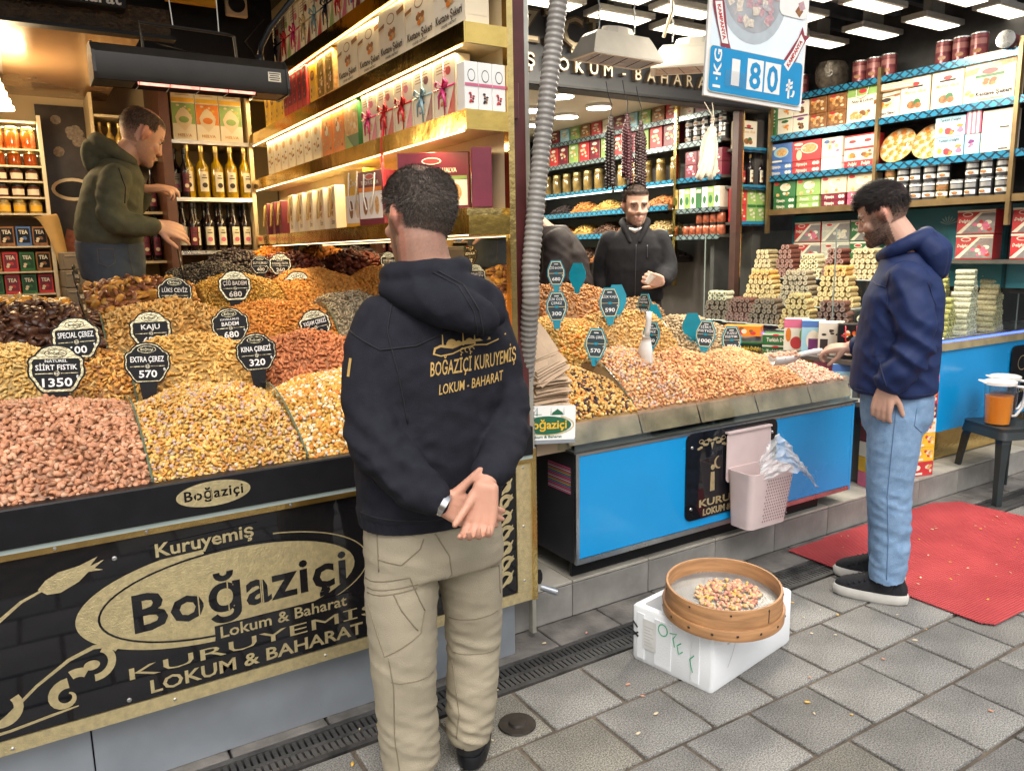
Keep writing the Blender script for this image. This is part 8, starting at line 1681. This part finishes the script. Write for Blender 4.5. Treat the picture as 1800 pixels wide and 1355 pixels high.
for pts in ([(-.190, .665), (-.07, .690), (-.06, .655), (-.035, .585)], [(-.035, .585), (-.048, .525), (-.145, .468), (-.185, .60)], [(-.185, .645), (-.05, .668)], [(-.185, .632), (-.052, .655)], [(-.115, .645), (-.095, .60), (-.055, .535)], [(-.135, .468), (-.125, .38), (-.13, .22), (-.12, .1)],
            [(.0, .80), (.035, .735), (.04, .68), (.0, .645)], [(-.150, .80), (-.150, .70)], [(-.15, .735), (-.09, .725), (-.04, .765), (-.03, .79)], [(-.13, .395), (-.02, .39)], [(.03, .50), (.17, .51)], [(.04, .39), (.17, .385)], [(.035, .36), (.05, .2), (.04, .12)], [(.15, .66), (.175, .65), (.178, .56)]): ST.line(b, pts, .0018, SEAMT, .0006)
b.build('seam', tr, True)
shoe(p1, Matrix.Translation((.078, .022, 0)) @ Matrix.Rotation(R(-10), 4, 'Z'), .28, BOOT, BLACKM, 'boot', -.03); shoe(p1, Matrix.Translation((-.100, -.075, 0)) @ Matrix.Rotation(R(12), 4, 'Z'), .28, BOOT, BLACKM, 'boot', -.03)
# -------------------------------------------------------------- young man in a blue jacket, seen from his left
BLUEJ = mat('navy_softshell', (.010, .022, .085), .65, 0, .10, 12, bump=.12, bs=350, spec=.3); DENIM = mat('washed_denim', (.15, .255, .41), .9, 0, .22, 34, bump=.4, bs=420, c2=(.21, .325, .49), det=8); SEAMJ = mat('jacket_seam', (.008, .015, .055), .7, 0, 0); DENS = mat('denim_stitch', (.10, .17, .30), .8, 0, 0)
SHO = mat('black_knit_shoe', (.009, .009, .012), .9, 0, .2, 60, bump=.3, bs=300); SOLE = mat('grey_white_sole', (.52, .50, .46), .6, 0, .1, 20); ORG = mat('orange_lace_loop', (.6, .12, .02), .5)
p2 = person('bearded young man in a navy blue jacket and pale jeans holding a scoop', 3.05, 1.93, 57.7)
hT = head_mat((-.040, .0, 1.640), R(82), R(20)); hs2 = .99
b = MB(); head_shape(b, SKIN, hT, hs2)
limb(b, [(-.01, .0, 1.60), (.035, 0, 1.53), (.06, 0, 1.45)], [.058, .062, .075], SKIN, 18)
loft(b, [(.04, 0, .9, .07, .11), (.05, 0, 1.2, .07, .12), (.055, 0, 1.4, .06, .12), (.055, 0, 1.45, .05, .07)], SKIN)
limb(b, [(.06, -.16, 1.36), (.10, -.185, 1.12), (.015, -.19, .955)], [.045, .038, .028], SKIN); limb(b, [(.05, .16, 1.36), (.03, .22, 1.12), (-.155, .255, 1.055)], [.045, .038, .028], SKIN)
limb(b, [(.06, -.08, .9), (.05, -.08, .5), (.06, -.08, .08)], [.06, .05, .04], SKIN); limb(b, [(.06, .08, .9), (.04, .10, .5), (.05, .12, .08)], [.06, .05, .04], SKIN)
hand(b, SKIN, (.012, -.19, .952), (-.16, -.02, -1), (-.35, -.9, 0), -1, (.75, .8, .85, .85), .5, 1.05, .03); hand(b, SKIN, (-.150, .252, 1.055), (-.95, .12, -.10), (.1, -.25, .95), -1, (.9, .95, 1.0, 1.0), .8, 1.0, .03)
me = fuse(b, .0045, 4); finish(me, SKIN, col=skin_col((.58, .34, .25), hT, hs2, .92, hairc=(.02, .015, .013))); put(me, 'body', parent=p2)
def line2(q): return min((q.z-.052+.25*max(0, q.y-.06)) if q.y > .045 else ((q.z-.012 if q.y > .015 else q.z+.052+.55*(-.0-q.y)*0-.25*max(0, q.y+.03))), .03 if not (abs(q.x) > .058 and -.035 < q.y < .03 and q.z < .02) else -.01)
line2.skin = (.30, .18, .135)
def dens2(q): return max(.10, min(1, .10+max(0, q.z+.035)/.085))*(1.0+.9*max(0, min(1, (q.z-.05)/.04)))
hair(p2, hT, hs2, .0085, line2, dens2, (.016, .012, .011), .017, 10000, lambda q: (0, .9 if q.z > .05 else -.1, .1 if q.z > .05 else -.7), seed=8, curl=.18)
eyes(p2, hT, hs2, (0, .7, -.7))
b = MB()
loft(b, [(.037, 0, .912, .166, .185), (.037, 0, .945, .170, .190), (.038, 0, 1.06, .166, .190), (.046, 0, 1.20, .157, .195), (.054, 0, 1.31, .152, .200), (.058, 0, 1.39, .125, .170), (.052, 0, 1.44, .098, .115), (.040, 0, 1.485, .082, .088)], BLUEJ)
limb(b, [(.058, -.150, 1.375), (.080, -.185, 1.27), (.108, -.20, 1.15), (.085, -.205, 1.08), (.042, -.198, 1.01), (.016, -.192, .975)], [.078, .076, .071, .068, .057, .048], BLUEJ, 18)
limb(b, [(.045, .150, 1.37), (.035, .20, 1.26), (.022, .235, 1.15), (-.03, .25, 1.085), (-.105, .252, 1.062)], [.078, .076, .070, .064, .054], BLUEJ, 18)
me = fuse(b, .0075, 7); finish(me, BLUEJ, folds(33, .019, [((.1, -.2, 1.13), .22), ((.04, -.2, 1.0), .15), ((.06, -.16, 1.33), .12), ((.0, -.1, .97), .1)], (7, 7, 13), .20)); jk = put(me, 'jacket', parent=p2); S2 = Surf(me)
b = MB()
limb(b, [(-.030, -.03, 1.475), (-.005, -.075, 1.49), (.06, -.085, 1.52), (.11, -.05, 1.545), (.12, .0, 1.55), (.11, .05, 1.545), (.05, .085, 1.52), (-.01, .075, 1.49), (-.04, .0, 1.465)], [.024, .026, .03, .036, .036, .034, .03, .026, .024], BLUEJ, 12)
limb(b, [(.10, -.05, 1.53), (.150, -.055, 1.48), (.160, -.04, 1.415)], [.04, .05, .036], BLUEJ, 14); limb(b, [(.10, .05, 1.53), (.150, .055, 1.48), (.160, .04, 1.415)], [.04, .05, .036], BLUEJ, 14); limb(b, [(.12, 0, 1.545), (.168, 0, 1.49), (.172, 0, 1.41)], [.04, .05, .038], BLUEJ, 14)
me = fuse(b, .0065, 6); finish(me, BLUEJ, folds(41, .006, [], (10, 10, 12), .7)); put(me, 'hood', parent=jk); S2h = Surf(me)
b = MB(); S2.line(b, [(-.02, 1.06), (.01, .965)], .0035, SEAMJ); S2.line(b, [(-.045, 1.08), (.012, 1.08)], .0014, SEAMJ); S2.line(b, [(-.105, 1.41), (-.05, 1.36), (-.012, 1.35)], .002, SEAMJ); S2.line(b, [(.0, 1.44), (-.012, 1.35), (.0, 1.25)], .002, SEAMJ); S2.line(b, [(-.13, .93), (.05, .925), (.20, .925)], .0018, SEAMJ); S2.line(b, [(.13, 1.37), (.165, 1.28)], .0016, SEAMJ); b.build('seam', jk, True)
b = MB(); S2.print(b, [(.005, 1.365), (.055, 1.372), (.058, 1.352), (.008, 1.348)], [(0, 1, 2, 3)], mat('black_patch', (.01, .012, .02), .4), .002); b.build('sleeve_badge', jk)
b = MB(); b.tube([(.020, -.193, .983), (.012, -.191, .962)], [.0485, .046], BLUEJ, 18); b.build('cuff', jk, True)
b = MB()
loft(b, [(.047, 0, .96, .135, .165), (.052, 0, .88, .142, .170), (.055, 0, .80, .140, .165), (.052, 0, .75, .125, .15)], DENIM)
limb(b, [(.055, -.075, .82), (.050, -.08, .68), (.048, -.082, .50), (.062, -.08, .32), (.060, -.08, .125)], [.108, .102, .086, .078, .071], DENIM, 20); limb(b, [(.058, .08, .82), (.048, .09, .68), (.036, .10, .50), (.045, .12, .32), (.050, .13, .125)], [.106, .10, .085, .078, .070], DENIM, 20)
me = fuse(b, .008, 6); finish(me, DENIM, folds(51, .008, [((.06, -.1, .30), .22), ((.05, -.1, .12), .12), ((.05, -.15, .5), .12)], (6, 6, 22), .28), crop=lambda c: c.z < .10); jn = put(me, 'jeans', parent=p2); S3 = Surf(me)
b = MB(); S3.line(b, [(.052, .90), (.045, .7), (.040, .5), (.055, .3), (.058, .13)], .0022, DENS); S3.line(b, [(.125, .87), (.12, .80), (.15, .765), (.185, .785)], .0016, DENS); b.build('seam', jn, True)
for T, nm_ in ((Matrix.Translation((.135, -.075, 0)) @ Matrix.Rotation(R(86), 4, 'Z'), 'near'), (Matrix.Translation((.125, .13, .006)) @ Matrix.Rotation(R(88), 4, 'Z'), 'far')):
    o = shoe(p2, T, .30, SHO, SOLE, 'shoe')
    b = MB(T)
    for k in range(5): b.tube([(.043, .135+.021*k, .100-.009*k), (.0, .145+.021*k, .126-.0095*k), (-.043, .135+.021*k, .100-.009*k)], .0038, BLACKM, 6); b.box((.0455, .132+.021*k, .088-.007*k), (.004, .005, .016), ORG)
    b.build('laces', o, True)
    b = MB(T)
    for k in range(12): a = k/11; b.add([(.0480, .085+.04*a, .052+.012*math.sin(a*6.28)), (.0480, .085+.04*a, .058+.012*math.sin(a*6.28)), (.0480, .089+.04*a, .058+.012*math.sin(a*6.28+.5)), (.0480, .089+.04*a, .052+.012*math.sin(a*6.28+.5))], [(0, 1, 2, 3)], WHITE)
    b.build('side_emblem', o)
# -------------------------------------------------------------- shopkeeper in the olive hoodie
OLV = mat('olive_fleece', (.085, .088, .058), .9, 0, .12, 30, bump=.25, bs=380, spec=.2); JEAN = mat('dark_jeans', (.035, .05, .075), .85, 0, .3, 14, bump=.25, bs=380, c2=(.055, .070, .095))
p3 = person('shopkeeper in an olive green hoodie and dark jeans reaching towards the bottle shelf', .42, 4.33, 5.5, .30)
Z3 = .30
def zz(p): return (p[0], p[1], p[2]-Z3)
hT = head_mat((.150, .0, 2.112-Z3), R(-72), R(30)); hs3 = 1.08
b = MB(); head_shape(b, SKIN, hT, hs3)
limb(b, [zz(p) for p in [(.115, 0, 2.06), (.07, 0, 1.99), (.04, 0, 1.92)]], [.06, .064, .08], SKIN, 16)
loft(b, [(-.03, 0, 1.55-Z3, .09, .12), (.0, 0, 1.75-Z3, .09, .12), (.03, 0, 1.92-Z3, .07, .1)], SKIN)
limb(b, [zz(p) for p in [(.03, -.17, 1.88), (.0, -.22, 1.70), (.18, -.20, 1.665)]], [.045, .04, .028], SKIN); limb(b, [zz(p) for p in [(.06, .17, 1.88), (.10, .20, 1.78), (.155, .12, 1.86)]], [.045, .04, .028], SKIN)
limb(b, [zz(p) for p in [(-.03, -.08, 1.5), (-.02, -.08, .9), (-.02, -.08, .4)]], [.07, .05, .04], SKIN); limb(b, [zz(p) for p in [(-.03, .08, 1.5), (-.02, .08, .9), (-.02, .08, .4)]], [.07, .05, .04], SKIN)
hand(b, SKIN, zz((.175, -.20, 1.668)), (.95, .15, -.25), (0, -.85, .5), 1, (.35, .5, .7, .85), .3, 1.05, .07); hand(b, SKIN, zz((.150, .12, 1.862)), (.95, -.2, .05), (0, -.3, .95), -1, (.5, .55, .9, 1), .6, 1.05, .05)
me = fuse(b, .005, 3); finish(me, SKIN, col=skin_col((.60, .36, .26), hT, hs3, .4)); put(me, 'body', parent=p3)
def line3(q): return min((q.z-.060) if q.y > .03 else ((q.z-.015 if q.y > .01 else q.z+.062+.4*min(0, 0))), .03 if not (abs(q.x) > .058 and -.035 < q.y < .03 and q.z < .02) else -.01)
line3.skin = (.54, .32, .23)
def dens3(q): return max(.12, min(1, .3+max(0, q.z+.04)/.1))*(.28 if q.z > .092 and -.06 < q.y < .04 else 1)
hair(p3, hT, hs3, .006, line3, dens3, (.040, .030, .025), .012, 3500, seed=12)
eyes(p3, hT, hs3, (0, .8, -.5))
b = MB(); X = [(-.032, 0, 1.585, .145, .165), (-.034, 0, 1.63, .152, .18), (-.026, 0, 1.72, .148, .18), (-.005, 0, 1.82, .138, .185), (.015, 0, 1.90, .13, .175), (.03, 0, 1.95, .10, .12), (.04, 0, 1.99, .08, .085)]
loft(b, [(x, y, z-Z3, a, d) for x, y, z, a, d in X], OLV)
limb(b, [zz(p) for p in [(.02, -.155, 1.89), (-.005, -.20, 1.80), (-.005, -.225, 1.71), (.06, -.22, 1.67), (.155, -.205, 1.667)]], [.068, .064, .060, .054, .044], OLV, 16); limb(b, [zz(p) for p in [(.05, .155, 1.89), (.08, .19, 1.80), (.11, .18, 1.80), (.14, .14, 1.85)]], [.076, .07, .058, .046], OLV, 16)
me = fuse(b, .009, 6); finish(me, OLV, folds(61, .013, [(zz((0, -.2, 1.72)), .2)], (8, 8, 15), .3)); h3 = put(me, 'hoodie', parent=p3); S4 = Surf(me)
b = MB(); limb(b, [zz(p) for p in [(.10, -.07, 1.975), (.04, -.085, 2.01), (-.025, -.06, 2.06), (-.045, 0, 2.075), (-.025, .06, 2.06), (.04, .085, 2.01), (.10, .07, 1.975)]], [.024, .030, .037, .040, .037, .030, .024], OLV, 12); limb(b, [zz(p) for p in [(-.01, -.03, 2.03), (-.06, 0, 2.03), (-.065, 0, 1.97)]], [.06, .06, .05], OLV, 12)
me = fuse(b, .008, 5); finish(me, OLV, folds(66, .005, [], (9, 9, 12), .6)); put(me, 'hood', parent=h3)
b = MB(); S4.line(b, [(.035, 1.93-Z3), (.055, 1.84-Z3), (.045, 1.77-Z3)], .0025, SEAMK); b.build('seam', h3, True)
b = MB(); loft(b, [(-.035, 0, 1.61-Z3, .150, .165), (-.035, 0, 1.52-Z3, .152, .168), (-.03, 0, 1.42-Z3, .14, .16)], JEAN); limb(b, [zz(p) for p in [(-.03, -.08, 1.45), (-.02, -.085, 1.1), (-.02, -.085, .4)]], [.11, .095, .08], JEAN, 16); limb(b, [zz(p) for p in [(-.03, .08, 1.45), (-.02, .085, 1.1), (-.02, .085, .4)]], [.11, .095, .08], JEAN, 16)
me = fuse(b, .009, 6); finish(me, JEAN, folds(71, .006, [], (7, 7, 20), .5)); j3 = put(me, 'jeans', parent=p3); S5 = Surf(me)
b = MB(); sl_ = mat('jean_stitch_tan', (.12, .09, .05), .8); S5.line(b, [(-.09, 1.565-Z3), (-.09, 1.50-Z3), (-.05, 1.48-Z3), (-.02, 1.50-Z3), (-.02, 1.565-Z3), (-.09, 1.565-Z3)], .0014, sl_); S5.line(b, [(.04, 1.58-Z3), (.05, 1.45-Z3)], .0014, sl_); b.build('seam', j3, True)
for y in (-.085, .085): shoe(p3, Matrix.Translation((-.09, y, 0)) @ Matrix.Rotation(R(-80), 4, 'Z'), .28, BOOT, BLACKM, 'shoe')
# -------------------------------------------------------------- man in the black zip jacket, facing the street
BLKJ = mat('black_fleece_jacket', (.015, .015, .018), .85, 0, .15, 30, bump=.2, bs=350, spec=.2); TEE = mat('pale_tee', (.55, .51, .50), .8, 0, .04)
p4 = person('man in a black zip jacket and pale tee facing the street, small cup in hand', 3.23, 3.74, 40.8, .16); Z4 = .16
def z4(p): return (p[0], p[1], p[2]-Z4)
hT = head_mat((.004, -.01, 1.775-Z4), R(180+14), R(6)); hs4 = 1.0
b = MB(); head_shape(b, SKIN, hT, hs4); limb(b, [z4(p) for p in [(.0, .015, 1.72), (0, .02, 1.65), (0, .02, 1.58)]], [.056, .058, .075], SKIN, 16)
loft(b, [(0, 0, 1.1-Z4, .13, .09), (0, 0, 1.4-Z4, .13, .09), (0, .01, 1.58-Z4, .11, .07)], SKIN)
limb(b, [z4(p) for p in [(-.17, 0, 1.56), (-.195, .02, 1.38), (-.185, -.02, 1.17)]], [.045, .04, .03], SKIN); limb(b, [z4(p) for p in [(.165, 0, 1.56), (.20, -.03, 1.38), (.155, -.19, 1.325)]], [.045, .04, .03], SKIN)
limb(b, [z4(p) for p in [(-.09, 0, 1.1), (-.09, 0, .6), (-.09, 0, .24)]], [.07, .05, .04], SKIN); limb(b, [z4(p) for p in [(.09, 0, 1.1), (.09, 0, .6), (.09, 0, .24)]], [.07, .05, .04], SKIN)
hand(b, SKIN, z4((.158, -.19, 1.325)), (-.55, -.75, .15), (.6, -.5, -.3), -1, (.9, .95, 1, 1), .5, 1.0, .04); hand(b, SKIN, z4((-.186, -.02, 1.175)), (0, -.1, -1), (-1, 0, 0), -1, (.6, .6, .6, .6), .4, 1, .03)
me = fuse(b, .0055, 3); finish(me, SKIN, col=skin_col((.62, .38, .29), hT, hs4, .5, hairc=(.02, .015, .013))); put(me, 'body', parent=p4)
def line4(q): return min((q.z-.060) if q.y > .04 else ((q.z-.018 if q.y > .012 else q.z+.055)), .03 if not (abs(q.x) > .058 and -.035 < q.y < .03 and q.z < .02) else -.01)
line4.skin = (.55, .33, .25)
def dens4(q): return max(.12, min(1, .12+max(0, q.z+.04)/.08))*(1+.9*max(0, min(1, (q.z-.05)/.04)))
hair(p4, hT, hs4, .0055, line4, dens4, (.010, .008, .008), .010, 4000, lambda q: (.5, .3, .4), seed=17, curl=.2)
eyes(p4, hT, hs4, (-.1, 1, -.05))
b = MB(); loft(b, [(0, 0, z-Z4, a, d) for z, a, d in ((1.205, .175, .125), (1.25, .182, .13), (1.40, .185, .13), (1.52, .185, .12), (1.59, .155, .10), (1.63, .10, .085), (1.66, .08, .075))], BLKJ)
limb(b, [z4(p) for p in [(-.150, 0, 1.565), (-.185, .01, 1.47), (-.20, .02, 1.37), (-.195, -.01, 1.24)]], [.070, .066, .062, .050], BLKJ, 16); limb(b, [z4(p) for p in [(.148, 0, 1.565), (.185, -.01, 1.46), (.195, -.05, 1.375), (.165, -.165, 1.33)]], [.070, .066, .062, .046], BLKJ, 16)
me = fuse(b, .008, 6); finish(me, BLKJ, folds(81, .006, [(z4((.19, -.04, 1.38)), .15)], (9, 9, 13), .3)); j4 = put(me, 'jacket', parent=p4); S6 = Surf(me)
b = MB()
for s_ in (-1, 1): limb(b, [z4(p) for p in [(s_*.028, -.10, 1.56), (s_*.062, -.062, 1.645), (s_*.075, .01, 1.685), (s_*.04, .06, 1.695)]], [.016, .020, .022, .02], BLKJ, 10)
me = fuse(b, .006, 4); finish(me, BLKJ); put(me, 'collar', parent=j4)
b = MB(); S6.print(b, [(-.045, 1.645-Z4), (.05, 1.645-Z4), (.03, 1.60-Z4), (.008, 1.545-Z4), (-.012, 1.58-Z4)], [(0, 1, 4), (1, 2, 4), (2, 3, 4)], TEE, .004); b.tube([z4(p) for p in [(-.055, -.05, 1.648), (0, -.088, 1.625), (.055, -.05, 1.648)]], .014, TEE, 8); b.build('tee', p4, True)
b = MB(); S6.line(b, [(.008, 1.545-Z4), (.006, 1.40-Z4), (.004, 1.22-Z4)], .0028, mat('zip_grey', (.08, .08, .09), .3, .6)); S6.line(b, [(.075, 1.54-Z4), (.075, 1.46-Z4)], .003, mat('zip_grey', (.08, .08, .09))); b.build('zip', j4, True)
b = MB(); loft(b, [(0, 0, z-Z4, a, d) for z, a, d in ((1.25, .165, .115), (1.1, .17, .12), (1.0, .165, .12))], BLKJ); limb(b, [z4(p) for p in [(-.085, 0, 1.02), (-.09, 0, .6), (-.09, 0, .26)]], [.095, .085, .07], BLKJ, 14); limb(b, [z4(p) for p in [(.085, 0, 1.02), (.09, 0, .6), (.09, 0, .26)]], [.095, .085, .07], BLKJ, 14)
me = fuse(b, .01, 5); finish(me, BLKJ); put(me, 'trousers', parent=p4)
for x in (-.09, .09): shoe(p4, Matrix.Translation((x, .09, 0)) @ Matrix.Rotation(PI, 4, 'Z'), .28, BOOT, BLACKM, 'shoe')
b = MB(); b.lathe([(.018, -.03), (.026, .03), (.024, .03), (.016, -.026)], WHITE, 14); c4 = put(b.mesh('paper_cup', 40), 'paper_cup', 'small white cup held by the man in the black jacket', 'cup'); c4.matrix_world = Matrix.Translation((3.23, 3.74, .16)) @ Matrix.Rotation(-R(40.8), 4, 'Z') @ Matrix.Translation((.085, -.265, 1.345-Z4)) @ Matrix.Rotation(R(35), 4, 'Y')
# -------------------------------------------------------------- man in the brown coat behind the duct
COAT = mat('dark_brown_coat', (.022, .016, .016), .7, 0, .2, 14, bump=.2, bs=200, spec=.25)
p5 = person('man in a dark brown coat leaning to the left behind the ribbed duct', 2.72, 3.86, 35.2, .16); Z5 = .16
def z5(p): return (p[0], p[1], p[2]-Z5)
hT = head_mat((-.155, -.02, 1.725-Z5), R(100), R(25)); b = MB(); head_shape(b, SKIN, hT, 1.0); limb(b, [z5(p) for p in [(-.11, 0, 1.68), (-.06, 0, 1.63), (.0, 0, 1.58)]], [.055, .06, .07], SKIN, 14); loft(b, [(.0, 0, 1.1-Z5, .1, .12), (.03, 0, 1.4-Z5, .1, .12), (.0, 0, 1.58-Z5, .08, .1)], SKIN)
for s_ in (-1, 1): limb(b, [z5(p) for p in [(.0, s_*.08, 1.1), (0, s_*.08, .6), (0, s_*.08, .24)]], [.07, .05, .04], SKIN); limb(b, [z5(p) for p in [(.0, s_*.17, 1.55), (-.03, s_*.2, 1.33), (-.16, s_*.17, 1.28)]], [.045, .04, .03], SKIN); hand(b, SKIN, z5((-.16, s_*.17, 1.28)), (-1, 0, -.1), (0, s_*-1, .2), 1 if s_ > 0 else -1, (.8, .8, .8, .8), .5)
me = fuse(b, .007, 3); finish(me, SKIN, col=skin_col((.46, .26, .18), hT, 1, .5)); put(me, 'body', parent=p5)
hair(p5, hT, 1, .012, line4, dens4, (.010, .008, .008), .02, 1500, seed=19)
b = MB(); loft(b, [(x, 0, z-Z5, a, d) for x, z, a, d in ((.05, 1.0, .17, .2), (.06, 1.2, .165, .205), (.055, 1.35, .155, .21), (.035, 1.5, .145, .205), (.0, 1.6, .12, .17), (-.03, 1.66, .09, .11))], COAT)
for s_ in (-1, 1): limb(b, [z5(p) for p in [(.01, s_*.16, 1.56), (.0, s_*.21, 1.44), (-.03, s_*.22, 1.33), (-.14, s_*.18, 1.285)]], [.085, .08, .074, .055], COAT, 16)
me = fuse(b, .01, 6); finish(me, COAT, folds(91, .010, [], (6, 6, 14), .8)); put(me, 'coat', parent=p5)
b = MB(); [limb(b, [z5(p) for p in [(.03, s_*.09, 1.05), (.02, s_*.09, .6), (.02, s_*.09, .26)]], [.10, .085, .07], BLKJ, 14) for s_ in (-1, 1)]; b.build('trousers', p5, True)
for s_ in (-1, 1): shoe(p5, Matrix.Translation((.10, s_*.09, 0)) @ Matrix.Rotation(R(85), 4, 'Z'), .28, BOOT, BLACKM, 'shoe')
